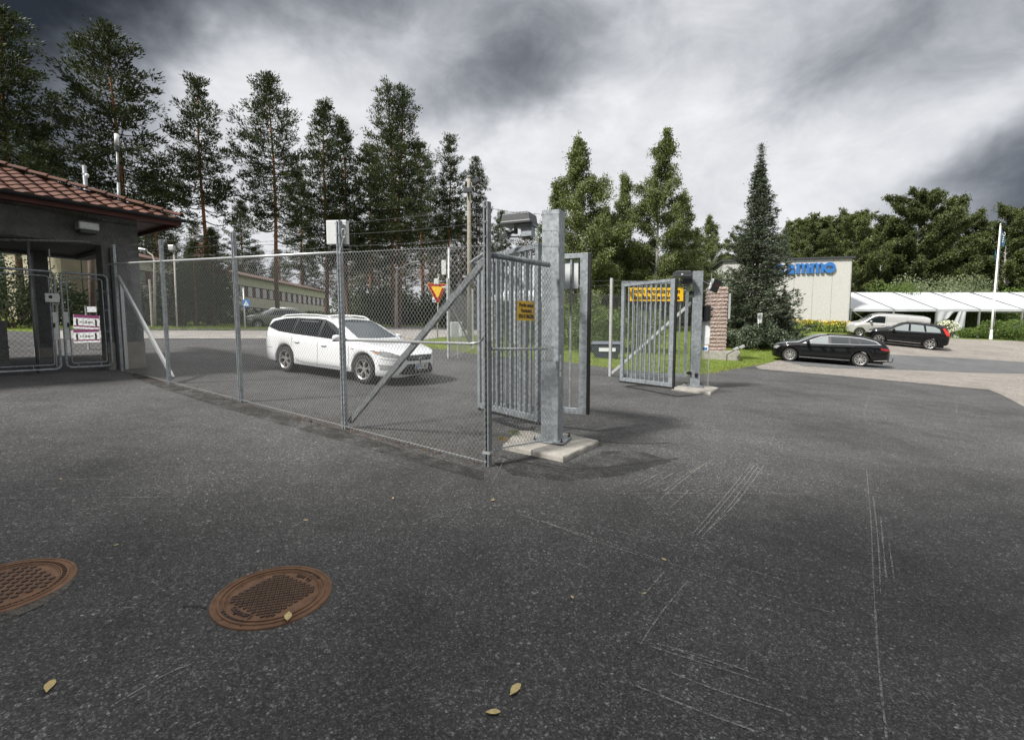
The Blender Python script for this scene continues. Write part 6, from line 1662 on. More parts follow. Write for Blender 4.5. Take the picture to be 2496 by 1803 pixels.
# dense undergrowth under the pines
def bush_mesh(rng, R, Hh, n, leaf, lumps=9, flat=.75):
    C = []; D = []
    cs = [(rng.uniform(-.6, .6)*R, rng.uniform(-.6, .6)*R, rng.uniform(.25, .7)*Hh) for _ in range(lumps)]
    for cx, cy, cz in cs:
        m_ = n//lumps; u = unit(rng, m_)*rng.uniform(.35, 1.0, (m_, 1))**.4*np.array([R*.5, R*.5, Hh*.42]); C.append(u+np.array([cx, cy, cz])); D.append(u/np.linalg.norm(u, axis=1, keepdims=True)+unit(rng, m_)*.8)
    C = np.concatenate(C); D = np.concatenate(D); k = C[:, 2] > .02; C, D = C[k], D[k]; m_ = len(C)
    st_ = tubes_np([np.array([[rng.uniform(-.1, .1)*R, rng.uniform(-.1, .1)*R, 0], [cx, cy, cz]]) for cx, cy, cz in cs], [np.array([.03, .01])*max(.4, R*.5)]*lumps, 5)
    return st_, cards(C, D, rng.uniform(.7, 1.3, m_)*leaf, rng.uniform(.5, .8, m_)*leaf, rng)
def bush(name, x, y, R, Hh, n, leaf, m, label, cat='bush', group=None, seed=0, bark='sprucebark'):
    rng = np.random.default_rng(seed+int(abs(x)*10)); (sv, sf), (lv, lf) = bush_mesh(rng, R, Hh, n, leaf)
    t = thing(name, (x, y, G(x, y)-.02), label, cat, group); ORG[t.name] = Vector((0, 0, 0))
    for nm, v, f, mm in (('stems', sv, sf, M[bark]), ('foliage', lv, lf, m)):
        o = bpy.data.objects.new(nm, np_mesh(nm, v, f, mm)); COL.objects.link(o); o.parent = t
    return t
it = []; rng = np.random.default_rng(6); BV = []; BF = []; b = 0
for k in range(80):
    px = rng.uniform(-60, 1230); Yd = rng.uniform(49, 60) if px > 800 else rng.uniform(36, 56)
    x = W(px, 802, Yd).x
    if (x > W(540, 802, Yd).x and x < W(830, 802, Yd).x) or (x > W(325, 802, Yd).x and x < W(445, 802, Yd).x): Hh = 1.0
    else: Hh = rng.uniform(2.4, 5.6)
    (_, _), (v, f) = bush_mesh(rng, rng.uniform(1.6, 3.0), Hh, 1500 if Hh > 2 else 700, .26); v = v+np.array([x, Yd, G(x, Yd)]); BV.append(v); BF.append(f+b); b += len(v)
for k in range(44):
    px = rng.uniform(1240, 1800); Yd = rng.uniform(41, 50); x = W(px, 802, Yd).x
    (_, _), (v, f) = bush_mesh(rng, rng.uniform(1.6, 2.6), rng.uniform(3.2, 5.5), 1300, .22); v = v+np.array([x, Yd, G(x, Yd)]); BV.append(v); BF.append(f+b); b += len(v)
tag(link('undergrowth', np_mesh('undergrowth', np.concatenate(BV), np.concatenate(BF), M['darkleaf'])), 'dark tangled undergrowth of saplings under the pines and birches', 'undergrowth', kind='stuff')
# shrubs one can tell apart
def bpx(px, Yd): return W(px, 802, Yd).x
for k, (px, Yd, R, Hh, n, leaf, mk, lab) in enumerate([
    (1425, 25.5, 2.2, 2.9, 7000, .12, 'bushleaf', 'bright green willow bush behind the fence between the gate posts'),
    (1530, 27.0, 2.0, 2.6, 5000, .12, 'bushleaf', 'green bush behind the bars of the far gate'),
    (1340, 30.0, 2.2, 2.7, 4500, .13, 'bushleaf', 'green bush seen through the near gate leaf'),
    (1245, 33.0, 2.2, 2.6, 4000, .13, 'bushleaf', 'low shrub behind the white party tent'),
    (2165, 52.5, 3.0, 5.6, 7000, .20, 'bushleaf', 'green willow crown above the left half of the marquee roof'),
    (2215, 53.0, 3.4, 6.3, 7000, .20, 'willow', 'grey green willow crown above the marquee roof, left one'),
    (2320, 54.0, 4.2, 6.4, 9000, .20, 'willow', 'pale silvery willow crown above the middle of the marquee'),
    (2420, 56.0, 3.4, 5.4, 6000, .20, 'bushleaf', 'dark bush above the marquee roof by the flagpole'),
    (2108, 44.2, .9, 1.5, 1800, .13, 'bushleaf', 'yellow green bush at the right foot of the lettered building'),
    (2310, 42.6, .85, 1.55, 1800, .13, 'willow', 'hydrangea with pale flower heads beside the torn marquee wall'),
    (2378, 43.0, 1.5, .95, 2600, .12, 'bushleaf', 'low juniper-like bush left of the flagpole'),
    (2468, 41.2, 2.2, 1.75, 6500, .12, 'bushleaf', 'large round dark green bush right of the flagpole')]):
    bush('shrub', bpx(px, Yd), Yd, R, Hh, n, leaf, M[mk], lab, seed=k)
# small ground spruces at the foot of the big one
for k, (px, Yd, R, Hh) in enumerate([(1775, 30.2, 1.3, 1.0), (1850, 29.8, 1.5, 1.7)]):
    bush('young_spruce', bpx(px, Yd), Yd, R, Hh, 5000, .13, M['spruceleaf'], ['low creeping spruce at the left foot of the tall spruce', 'low bushy spruce growth in front of the tall spruce trunk'][k], 'shrub', seed=30+k)
# grass, flowers and weeds
def tufts(name, pts, h, wdt, m, label, cat, n_bl=14, kind='stuff', spread=.06, rng=None):
    C = []; D = []; Ls = []
    for x, y in pts:
        z = G(x, y); k = n_bl; r = rng.normal(0, spread, (k, 2)); hh = h*rng.uniform(.5, 1.1, k); tilt = rng.normal(0, .35, (k, 2)); tilt2 = np.concatenate([tilt, np.ones((k, 1))], 1)
        C.append(np.stack([x+r[:, 0], y+r[:, 1], z+hh*.45], 1)); D.append(tilt2); Ls.append(hh)
    C = np.concatenate(C); D = np.concatenate(D); Ls = np.concatenate(Ls); V, F = cards(C, D, Ls, wdt, rng)
    return tag(link(name, np_mesh(name, V, F, m)), label, cat, kind=kind)
M['blade'] = leafmat('grass_blades', (.09, .14, .022), (.26, .32, .07), .6, .3, .6)
M['dryblade'] = leafmat('dry_blades', (.16, .11, .03), (.30, .24, .09), .7, .2, 2)
rng = np.random.default_rng(77)
def in_poly(p, P):
    c = False
    for i in range(len(P)):
        a, b_ = P[i-1], P[i]
        if (a[1] > p[1]) != (b_[1] > p[1]) and p[0] < (b_[0]-a[0])*(p[1]-a[1])/(b_[1]-a[1])+a[0]: c = not c
    return c
yard = [(p.x, p.y) for p in far_edge]
pts = []
while len(pts) < 9000:
    q = gp(rng.uniform(1000, 2000), rng.uniform(812, 916))
    pp = (q.x, q.y)
    ok = False
    e = np.interp(q.x/q.y, [a[0]/a[1] for a in yard][::-1][:], [a[1] for a in yard][::-1][:]) if False else None
    # inside the lawn: beyond the yard edge
    lawn = [(p.x, p.y) for p in [gp(*v) for v in ()]]
    pts.append(pp)
lawnP = [(p.x, p.y) for p in far_edge[6:22]]+[(p.x, p.y) for p in [gp(1060, 824), gp(1180, 816), gp(1262, 809)]]+[(0, 48), (30, 48)]
pts = [p for p in pts if in_poly(p, lawnP)]
tufts('lawn_grass', pts, .09, .02, M['blade'], 'short green lawn grass behind the gateway and round the stone pillar', 'grass', 7, rng=rng, spread=.14)
ed = []
for a, b_ in zip(far_edge[8:22], far_edge[9:23]):
    L_ = (b_-a).length
    for k in range(int(L_*7)):
        t = rng.uniform(); q = a.lerp(b_, t); ed.append((q.x+rng.normal(0, .06), q.y+.08+abs(rng.normal(0, .12))))
tufts('dry_grass_edge', ed, .08, .016, M['dryblade'], 'dry reddish grass fringe along the asphalt edge', 'grass', 6, rng=rng)
vg = []
for k in range(2600):
    a, b_ = kp[rng.integers(0, len(kp)-1)], None
    i = rng.integers(0, len(kp)-1); q = kp[i].lerp(kp[i+1], rng.uniform()); vg.append((q.x, q.y+.2+abs(rng.normal(0, 1.0))))
tufts('verge_grass', vg, .28, .04, M['blade'], 'longer verge grass along the kerb of the pale road', 'grass', 6, rng=rng, spread=.18)
for k, (px, py, s, lab) in enumerate([(1225, 1088, 1.0, 'grass tuft on the slab edge nearest the corner post'), (1253, 1072, 1.1, 'bigger grass tuft growing on the slab behind the mesh panel'), (1298, 1060, .7, 'small weed at the back of the slab next to the gate post'), (1462, 1087, .35, 'tiny weed at the right corner of the near slab'), (1671, 938, .8, 'weed growing at the back of the far slab'), (1760, 906, .9, 'low leafy weed at the lawn edge right of the far post')]):
    q = gp(px, py); C = []; nb = 60
    r = rng.normal(0, .035*s, (nb, 2)); hh = .085*s*rng.uniform(.5, 1.2, nb)
    V, F = cards(np.stack([q.x+r[:, 0], q.y+r[:, 1], q.z+(.075 if k < 3 else .02)+hh*.45], 1), np.concatenate([rng.normal(0, .5, (nb, 2)), np.ones((nb, 1))], 1), hh, .006*s+.003, rng)
    tag(link('weed', np_mesh('weed', V, F, M['dryblade'] if k == 0 else M['birchleaf'])), lab, 'weed')
# flower hedge along the building
M['lilyleaf'] = leafmat('lily_leaves', (.06, .10, .02), (.22, .27, .06), .5, .3, 1.5); M['lily'] = mat('yellow_lily', (.62, .42, .03), .6)
fa_ = [(bpx(1915, 42.0), 42.0), (bpx(2065, 42.0), 42.0)]; C = []; 
n = 9000; t_ = rng.uniform(0, 1, n); x = fa_[0][0]+(fa_[1][0]-fa_[0][0])*t_; y = 42+rng.normal(0, .5, n)-t_*.3; hh = rng.uniform(.1, 1, n)*(.75+.15*np.sin(x*3)); z = Ga(x, y)+hh
V, F = cards(np.stack([x, y, z], 1), unit(rng, n)*.6+np.array([0, 0, 1.0]), .30, .07, rng)
th_ = thing('flower_hedge', (fa_[0][0]+4, 42, G(fa_[0][0]+4, 42)), 'row of yellow flowering lilies along the foot of the lettered building', 'flower bed')
link('foliage', np_mesh('foliage', V, F, M['lilyleaf']), th_)
k = rng.choice(n, 700); V, F = cards(np.stack([x[k], y[k]-.15, Ga(x[k], y[k])+rng.uniform(.5, 1.0, 700)], 1), unit(rng, 700), .13, .11, rng); link('flowers', np_mesh('flowers', V, F, M['lily']), th_)
# white heads of the hydrangea
x0, y0 = bpx(2310, 42.2), 42.2; n = 500; u = unit(rng, n)*np.array([.8, .6, .5]); V, F = cards(np.array([x0, y0, G(x0, y0)+.95])+u, unit(rng, n), .13, .11, rng)
M['cream'] = mat('cream_flowers', (.62, .62, .48), .7); hh_ = [o for o in COL.objects if o.name.startswith('shrub') and 'hydrangea' in o.get('label', '')][0]
V = V-np.array(hh_.location); o = bpy.data.objects.new('flower_heads', np_mesh('flower_heads', V, F, M['cream'])); COL.objects.link(o); o.parent = hh_
# ------------------------------------------------------------------ lettered panel building
dR, dL = 45.0, 47.4
cR = Vector((W(2067, 802, dR).x, dR, 0)); cL = Vector((W(1757, 802, dL).x, dL, 0)); fd = (cR-cL).normalized(); bd_ = Vector((-fd.y, fd.x, 0))   # along the front, and back
zb0 = G(cR.x, cR.y)-.6; ztR = W(2067, 629.5, dR).z; ztL = W(1757, 638, dL).z
FL = (cR-cL).length
tb = thing('panel_building', (cL+fd*FL/2)+Vector((0, 0, zb0)), 'pale aggregate panel building with raised blue letters under a dark roof edge', 'building')
def B(s, n, z): return Vector((cL.x, cL.y, 0))+fd*s+bd_*n+Vector((0, 0, z))
def bb(mb, s0, s1, n0, n1, z0, z1a, z1b=None):
    z1b = z1a if z1b is None else z1b
    vs = [B(s0, n0, z0), B(s1, n0, z0), B(s1, n1, z0), B(s0, n1, z0), B(s0, n0, z1a), B(s1, n0, z1b), B(s1, n1, z1b), B(s0, n1, z1a)]
    mb.add(vs, [(3, 2, 1, 0), (4, 5, 6, 7), (0, 1, 5, 4), (1, 2, 6, 5), (2, 3, 7, 6), (3, 0, 4, 7)])
zt = lambda s: ztL+(ztR-ztL)*s/FL
edges = [0]; 
for px in (1791, 1837, 1884, 1930, 1976, 2022):
    k = (px-1248)/1184.2; # intersect ray x=k*y with front line
    s_ = (k*cL.y-cL.x)/(fd.x-k*fd.y); edges.append(s_)
edges.append(FL)
mb = MB(); bb(mb, .05, FL-.05, .06, 14, zb0, ztL-.05, ztR-.05); mb.build('core_wall', M['concrete2'], tb)
for a, b_ in zip(edges[:-1], edges[1:]):
    mb = MB(); bb(mb, a+.012, b_-.012, 0, .06, zb0, zt(a), zt(b_)); mb.build('wall_panel', M['panel'], tb)
mb = MB(); bb(mb, FL-.05, FL+.02, 0, 14, zb0, ztR); mb.build('end_wall', M['panel'], tb)
mb = MB(); bb(mb, -.02, .05, 0, 14, zb0, ztL); mb.build('side_wall', M['panel'], tb)
for k in range(7):
    mb = MB(); bb(mb, -.05, -.02, 1.2+k*1.8, 1.9+k*1.8, ztL-3.6, ztL-1.2); mb.build('side_window', M['glass'], tb)
mb = MB(); bb(mb, -.25, FL+.2, -.2, 14.2, zt(0)-.0, ztL+.16, ztR+.16)
vs = mb.v; mb.build('roof', M['dgrey'], tb)
mb = MB(); mb.tube([B(FL+.10, .2, zb0), B(FL+.10, .2, ztR)], .05, 8); mb.build('downpipe', M['dgrey'], tb)
# letters: n a m m o, serif, raised
def arc(cx, cy, rx, ry, a0, a1, n=10): return [(cx+rx*math.cos(math.radians(a0+(a1-a0)*k/n)), cy+ry*math.sin(math.radians(a0+(a1-a0)*k/n))) for k in range(n+1)]
def letter(polys, name, s0, z0, sc_):
    mb = MB()
    for P in polys:
        if area2(P) < 0: P = P[::-1]
        mb.prism(P, lambda u, v: B(s0+u*sc_, -.10, z0+v*sc_), lambda u, v: B(s0+u*sc_, -.26, z0+v*sc_))
    # prism faces are n-gons: fine for simple outlines
    return mb
def legs_m(n):
    """n arches; x-height 1, leg width .30; outline pieces do not overlap"""
    out = [[(0, 0), (.34, 0), (.34, .70), (.40, .80), (.40, .93), (.34, .98), (-.08, 1.0), (-.08, .92), (0, .86)]]
    x = .34
    for k in range(n):
        L0 = x; 
        top_ = arc(L0+.30, .62, .36, .40, 150, 8, 12)
        poly = top_+[(L0+.62, 0), (L0+.30, 0), (L0+.30, .66)]+arc(L0+.17, .70, .13, .14, 0, 170, 6)
        poly[0] = (L0+.001, .86); out.append(poly); x = L0+.60-.0
    return out, x
def annulus_polys():
    """disc with a pointed eye-shaped hole, in strips"""
    out = []
    eye_top = lambda x: .50+.17*max(0, 1-((x-.44)/.42)**2)**.5*(1 if x < .75 else max(0, (.90-x)/.15)); eye_bot = lambda x: .50-.13*max(0, 1-((x-.44)/.42)**2)**.5*(1 if x < .75 else max(0, (.90-x)/.15))
    R_ = .54; n = 26; c = .52
    xs_ = [c-R_*math.cos(math.pi*k/n) for k in range(n+1)]
    up = []; lo = []
    for x in xs_:
        yy = math.sqrt(max(0, R_*R_-(x-c)**2))*.98; inside = .17 < x < .90
        up.append((x, .5+yy, eye_top(x) if inside else .5)); lo.append((x, .5-yy, eye_bot(x) if inside else .5))
    for a, b_ in zip(up[:-1], up[1:]): out.append([(a[0], a[2]), (b_[0], b_[2]), (b_[0], b_[1]), (a[0], a[1])])
    for a, b_ in zip(lo[:-1], lo[1:]): out.append([(a[0], a[1]), (b_[0], b_[1]), (b_[0], b_[2]), (a[0], a[2])])
    return out
LS = edges[5]-edges[4]   # panel width
def s_at(px):
    k = (px-1248)/1184.2; return (k*cL.y-cL.x)/(fd.x-k*fd.y)
zl0 = W(2000, 667.5, 46).z; hh = W(2000, 643, 46).z-zl0
sgn_t = thing('letter_sign', B(s_at(1975), -.2, zl0), 'raised blue serif letters on the pale building, the first one hidden by the spruce', 'sign')
def put_letter(polys, x_px0, x_px1, wu, nm, zoff=0.0):
    s0 = s_at(x_px0); w_ = s_at(x_px1)-s0; sx = w_/wu; mb = MB()
    for P in polys:
        if area2(P) < 0: P = P[::-1]
        mb.prism(P, lambda u, v: B(s0+u*sx, -.06, zl0+zoff+v*hh), lambda u, v: B(s0+u*sx, -.19, zl0+zoff+v*hh))
    mb.build('letter', M['blue'], sgn_t)
Pn, wn_ = legs_m(1); Pm, wm_ = legs_m(2)
put_letter(Pn, 1880, 1900, wn_+.02, 'n')
Pa = [[(.52, 0), (.86, 0), (.86, .62)]+arc(.46, .62, .40, .36, 0, 150, 12)+[(.08, .74), (.10, .70)]+arc(.36, .68, .17, .13, 150, 20, 6)[::1]+[(.52, .60)],
      [(.52, .50), (.52, .40), (.44, .33), (.34, .14), (.42, .12), (.519, .20), (.519, 0), (.40, -.03), (.16, -.03), (.02, .06), (.02, .26), (.14, .42)]]
put_letter(Pa, 1905, 1928, .86, 'a')
put_letter(Pm, 1933, 1963.5, wm_, 'm'); put_letter(Pm, 1967, 1997.5, wm_, 'm')
put_letter(annulus_polys(), 1999, 2027, 1.06, 'o', .02)
mb = MB(); 
for zz in (.06, .90): mb.bar(B(s_at(1880), -.03, zl0+hh*zz), B(s_at(2015), -.03, zl0+hh*zz), .03, .03)
mb.build('mounting_rail', M['panel'], sgn_t)

# ------------------------------------------------------------------ marquee
tyF = 45.6; tyB = 56.6; X0 = W(2062, 802, tyF).x; bay = 4.02; NB = 6
ez = W(2300, 753.5, tyF).z; rz_ = W(2300, 712.5, (tyF+tyB)/2).z; gzT = G(36, 45)
X1 = X0+bay*NB+.5
tt = thing('marquee', ((X0+X1)/2, 51, gzT), 'long white frame marquee with open sides and one torn side curtain', 'marquee')
ym = (tyF+tyB)/2
for k in range(0, NB):
    xa = X0+.35+bay*k; xb = xa+bay-.03
    mb = MB()
    n = 8
    vs = []
    for i in range(n+1):
        for j in range(n+1):
            u, v = i/n, j/n; sag = .05*math.sin(math.pi*u)*math.sin(math.pi*v)
            vs.append((xa+(xb-xa)*u, tyF+(ym-tyF)*v, ez+(rz_-ez)*v-sag))
    for i in range(n+1):
        for j in range(n+1):
            u, v = i/n, j/n; vs.append((xa+(xb-xa)*u, ym+(tyB-ym)*v, rz_+(ez-rz_)*v))
    m_ = (n+1)**2
    mb.add(vs, [(b0+i*(n+1)+j, b0+(i+1)*(n+1)+j, b0+(i+1)*(n+1)+j+1, b0+i*(n+1)+j+1) for b0 in (0, m_) for i in range(n) for j in range(n)])
    mb.build('roof_sheet', M['tent'], tt, smooth=True)
    mb = MB(); mb.bar((xa, tyF-.03, ez-.10), (xb, tyF-.03, ez-.10), .02, .22); mb.build('valance', M['tent'], tt)
M['alu'] = mat('aluminium', (.42, .42, .42), .4, .7)
for k in range(0, NB+1):
    x = X0+.35+bay*k
    for y in (tyF, tyB):
        mb = MB(); mb.box((x-.015, y, (G(x, y)+ez)/2), (.12, .12, ez-G(x, y)-.02)); mb.build('leg', M['alu'], tt)
    mb = MB(); mb.bar((x-.015, tyF, ez-.07), (x-.015, ym, rz_-.09), .10, .12); mb.bar((x-.015, tyB, ez-.07), (x-.015, ym, rz_-.09), .10, .12); mb.build('rafter', M['alu'], tt)
    mb = MB(); mb.bar((x-.015, tyF-.03, ez+.0), (x-.015, ym, rz_+.035), .07, .05); mb.build('seam_rail', M['dgrey'], tt)
mb = MB(); mb.bar((X0+.5, tyF+.02, ez-.15), (X0+.35+bay*.5, tyF+.02, G(X0, tyF)+.8), .05, .05); mb.build('wind_brace', M['alu'], tt)
mb = MB()
for zz in (.05, .15): mb.bar((X0, ym+2, ez-.1+zz), (X1, ym+2, ez-.1+zz), .05, .05)
mb.build('purlin', M['alu'], tt)
# curtain: gathered cloth on the left and a hanging sheet on the right of one bay
xa = X0+.35+bay*2; mb = MB(); n = 26; vs = []; fs = []
def cloth(f, nu, nv):
    vs = [f(i/nu, j/nv) for i in range(nu+1) for j in range(nv+1)]
    mb.add(vs, [(i*(nv+1)+j, (i+1)*(nv+1)+j, (i+1)*(nv+1)+j+1, i*(nv+1)+j+1) for i in range(nu) for j in range(nv)])
gt = G(xa+2, tyF)
cloth(lambda u, v: (xa+.05+u*1.75*(1-.0*v), tyF-.06+.035*math.sin(u*13+v*3), ez-.22-v*(1.75*(1-u)**1.3+.02)-.0), 22, 10)
cloth(lambda u, v: (xa+2.0+u*.75-v*.75*(1-u)-.1*v, tyF-.05+.035*math.sin(u*13+v*2), ez-.22-v*(ez-.22-gt)), 16, 12)
mb.build('side_curtain', M['tent'], tt, smooth=True)
# dark back wall of the tent's shaded side and tables inside
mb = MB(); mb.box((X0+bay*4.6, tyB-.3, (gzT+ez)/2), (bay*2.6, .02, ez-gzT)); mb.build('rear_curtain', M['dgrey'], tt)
# ------------------------------------------------------------------ flagpole and flag
q = Vector((W(2417, 802, 41.0).x, 41.0, G(W(2417, 802, 41.0).x, 41.0))); tpx = W(2443, 549, q.y); tf1 = thing('flagpole', (q.x, q.y, G(q.x, q.y)), 'tall white tapered flagpole on the grass edge in front of the marquee', 'flagpole')
hp = tpx.z-q.z; P_top = Vector((q.x+.02, q.y, q.z+hp)); mb = MB(); mb.tube([Vector((q.x, q.y, q.z)), Vector((q.x, q.y, q.z)).lerp(P_top, .3), P_top], [.085, .08, .045], 12); mb.build('pole', M['white'], tf1, smooth=True)
mb = MB(); mb.lathe([(.001, -.05), (.06, -.02), (.07, .03), (.04, .10), (.001, .13)], P_top+Vector((0, 0, .03)), 12); mb.build('finial', M['alu'], tf1, smooth=True)
mb = MB(); mb.lathe([(.12, 0), (.12, .35), (.10, .37), (.10, .8), (.087, .82)], (q.x, q.y, q.z), 12); mb.build('foot_bracket', M['white'], tf1)
mb = MB(); mb.tube([P_top+Vector((.06, -.06, -.1)), Vector((q.x+.12, q.y-.09, q.z+1.2))], .006, 4); mb.build('halyard', M['white'], tf1)
M['flag'] = mat('teal_flag', (.012, .075, .125), .7, var=.15, vscale=3)
tfl = thing('flag', P_top+Vector((0, 0, -.5)), 'limp dark teal flag with a white emblem hanging at the top of the flagpole', 'flag')
mb = MB()
def fl(u, v): return (P_top.x+.05+u*.42*math.sin(min(1, v*1.2+.12)*math.pi*.75)+.0, P_top.y-.05+.07*math.sin(u*7+v*5)*u, P_top.z-.15-v*1.35-u*.45*(1-.25*v))
cloth(fl, 14, 22); mb.build('cloth', M['flag'], tfl, smooth=True)
mb = MB()
cloth(lambda u, v: (P_top.x-.09-.14*math.sin(v*math.pi)*u, P_top.y+.06+.05*math.sin(v*9), P_top.z-1.9-v*1.1), 6, 14); mb.build('cloth_tail', M['flag'], tfl, smooth=True)
mb = MB()
for k in range(12):
    a = math.radians(-200+300*k/11); a2_ = math.radians(-200+300*(k+1)/11)
    p = lambda a, r: Vector((P_top.x+.20+r*math.cos(a)*.7, P_top.y-.16, P_top.z-.75+r*math.sin(a)))
    if k < 11: mb.add([p(a, .17), p(a, .11), p(a2_, .11), p(a2_, .17)], [(0, 1, 2, 3)])
for k in range(3): mb.box((P_top.x+.18-.02*k, P_top.y-.16, P_top.z-1.05-.16*k), (.10, .004, .09))
mb.build('emblem', M['white'], tfl)

# ------------------------------------------------------------------ stone pillar, its sign and the two floodlights
pc = gp(1748, 872); pY = 24.2; pX = W(1744, 802, pY).x; gz_ = G(pX, pY)
tp = thing('stone_pillar', (pX, pY, gz_), 'square pillar of rough reddish split granite courses on a concrete base', 'pillar')
M['granite'] = mat('red_granite', (.19, .13, .115), .9, col2=(.54, .43, .385), vscale=16, bump=.02, bscale=30, detail=8)
M['mortar'] = mat('mortar', (.42, .38, .34), .95, var=.15)
Rp = Matrix.Rotation(math.radians(-16), 3, 'Z'); rp = random.Random(12)
mb = MB(); cbz = gz_+.16; mb.box((pX+.28, pY-.02, cbz), (1.65, 1.05, .52), mtx=Rp); mb.build('concrete_base', M['concrete'], tp, bevel=.02)
zb_ = cbz+.26; ztop = W(1744, 700, pY).z
hC = (ztop-zb_)/17; mb2 = MB(); mb2.box((pX, pY, (zb_+ztop)/2), (.86, .60, ztop-zb_-.02), mtx=Rp); mb2.build('mortar_core', M['mortar'], tp)
mb = MB()
for k in range(17):
    z0 = zb_+k*hC; hs = hC*.80
    for fc_, (wd_, dp_) in enumerate(((.92, .66),)):
        n = 18; ringv = []
        for lev in range(4):
            zz = z0+.01+hs*lev/3; bulge = (0, .026, .028, .002)[lev]
            pts_ = []
            for sx in range(n): pts_.append((-wd_/2+wd_*sx/n, -dp_/2, 0, -1))
            for sx in range(n): pts_.append((wd_/2, -dp_/2+dp_*sx/n, 1, 0))
            for sx in range(n): pts_.append((wd_/2-wd_*sx/n, dp_/2, 0, 1))
            for sx in range(n): pts_.append((-wd_/2, dp_/2-dp_*sx/n, -1, 0))
            for x, y, ox, oy in pts_:
                r = bulge*rp.uniform(.2, 1.6)-.004; v = Rp @ Vector((x+ox*r+rp.uniform(-.006, .006), y+oy*r, 0)); ringv.append((pX+v.x, pY+v.y, zz+rp.uniform(-.006, .006)))
        m_ = 4*n; mb.add(ringv, [(l*m_+q, l*m_+(q+1) % m_, (l+1)*m_+(q+1) % m_, (l+1)*m_+q) for l in range(3) for q in range(m_)]+[tuple(range(m_-1, -1, -1)), tuple(range(3*m_, 4*m_))])
mb.build('stone_courses', M['granite'], tp)
mb = MB(); sg_c = Vector((pX, pY, 0))+Rp @ Vector((.56, -.02, 0)); z1, z2 = W(1770, 717, pY).z, W(1770, 778, pY).z
mb.box((sg_c.x, sg_c.y, (z1+z2)/2), (.10, .62, z1-z2), mtx=Rp); mb.build('light_box_sign', M['galv_light'], tp, bevel=.01)
mb = MB(); c_ = Vector((pX, pY, 0))+Rp @ Vector((.47, 0, 0)); mb.box((c_.x, c_.y, (z1+z2)/2-.02), (.06, .5, (z1-z2)*.9), mtx=Rp); mb.build('sign_bracket', M['black'], tp)
for k, (px0, py0, px1, py1) in enumerate(((1772, 866, 1792, 853), (1786, 861, 1807, 848))):
    Yk = 23.2+k*.5; a = W(px0, py0, Yk); b_ = W(px1, py1, Yk); t = thing('ground_floodlight', (a.x, a.y, G(a.x, a.y)), ['small floodlight on an arm, nearer the concrete base of the stone pillar', 'small floodlight on an arm, the outer right one by the stone pillar'][k], 'floodlight')
    mb = MB(); mb.tube([Vector((a.x, a.y, G(a.x, a.y)-.02)), a+Vector((0, 0, .05)), b_], .02, 8); mb.build('arm', M['black'], t)
    mb = MB(); mb.box(b_+Vector((.03, 0, .05)), (.24, .16, .13), mtx=Matrix.Rotation(-.5, 3, 'Y')); mb.build('lamp_head', M['galv_light'], t, bevel=.02)
# small sign post before the spruce
q = gp(1846, 853); t = thing('sign_post', (q.x, q.y, G(q.x, q.y)), 'thin galvanised post with a narrow edge-on plate in front of the spruce', 'sign post')
zt_p = W(1849, 763, q.y).z; zs = W(1849, 787, q.y).z
mb = MB(); mb.tube([(q.x, q.y, q.z), (q.x, q.y, zt_p)], .03, 8); mb.build('pole', M['galv_light'], t, smooth=True)
mb = MB(); mb.box((q.x+.06, q.y-.02, (zt_p+zs)/2), (.06, .45, zt_p-zs)); mb.build('plate', M['white'], t)

# ------------------------------------------------------------------ poles and road signs behind the fence
M['pole_wood'] = mat('grey_weathered_pole', (.26, .235, .19), .9, var=.2, vscale=6, bump=.004, bscale=40)
q = gp(1145, 834); yP = q.y; t = thing('utility_pole', (q.x, yP, q.z), 'weathered wooden pole with two black floodlights at the top behind the fence', 'pole')
tz_ = W(1143, 436, yP).z; mb = MB(); mb.tube([(q.x, yP, q.z), (W(1143, 436, yP).x, yP, tz_)], [.15, .105], 14); mb.build('wooden_pole', M['pole_wood'], t, smooth=True)
for k, (px, py, rz2, ry2) in enumerate(((1159, 441, .5, .5), (1140, 464, -.15, 0))):
    c = W(px, py, yP-.3); R2 = Matrix.Rotation(rz2, 3, 'Z') @ Matrix.Rotation(-ry2, 3, 'Y') @ Matrix.Rotation(math.radians(-28), 3, 'X')
    mb = MB(); mb.box(c, (.50, .10, .34), mtx=R2); fl_ = mb.build('floodlight', M['black'], t, bevel=.02)
    mb = MB(); mb.box(c+R2 @ Vector((0, -.055, 0)), (.40, .012, .24), mtx=R2); mb.build('lens', M['glass'], fl_)
    mb = MB(); mb.box(W(px-8 if k == 0 else px, py+1, yP-.12), (.16, .14, .07)); mb.build('bracket', M['galv_light'] if k == 0 else M['black'], t)
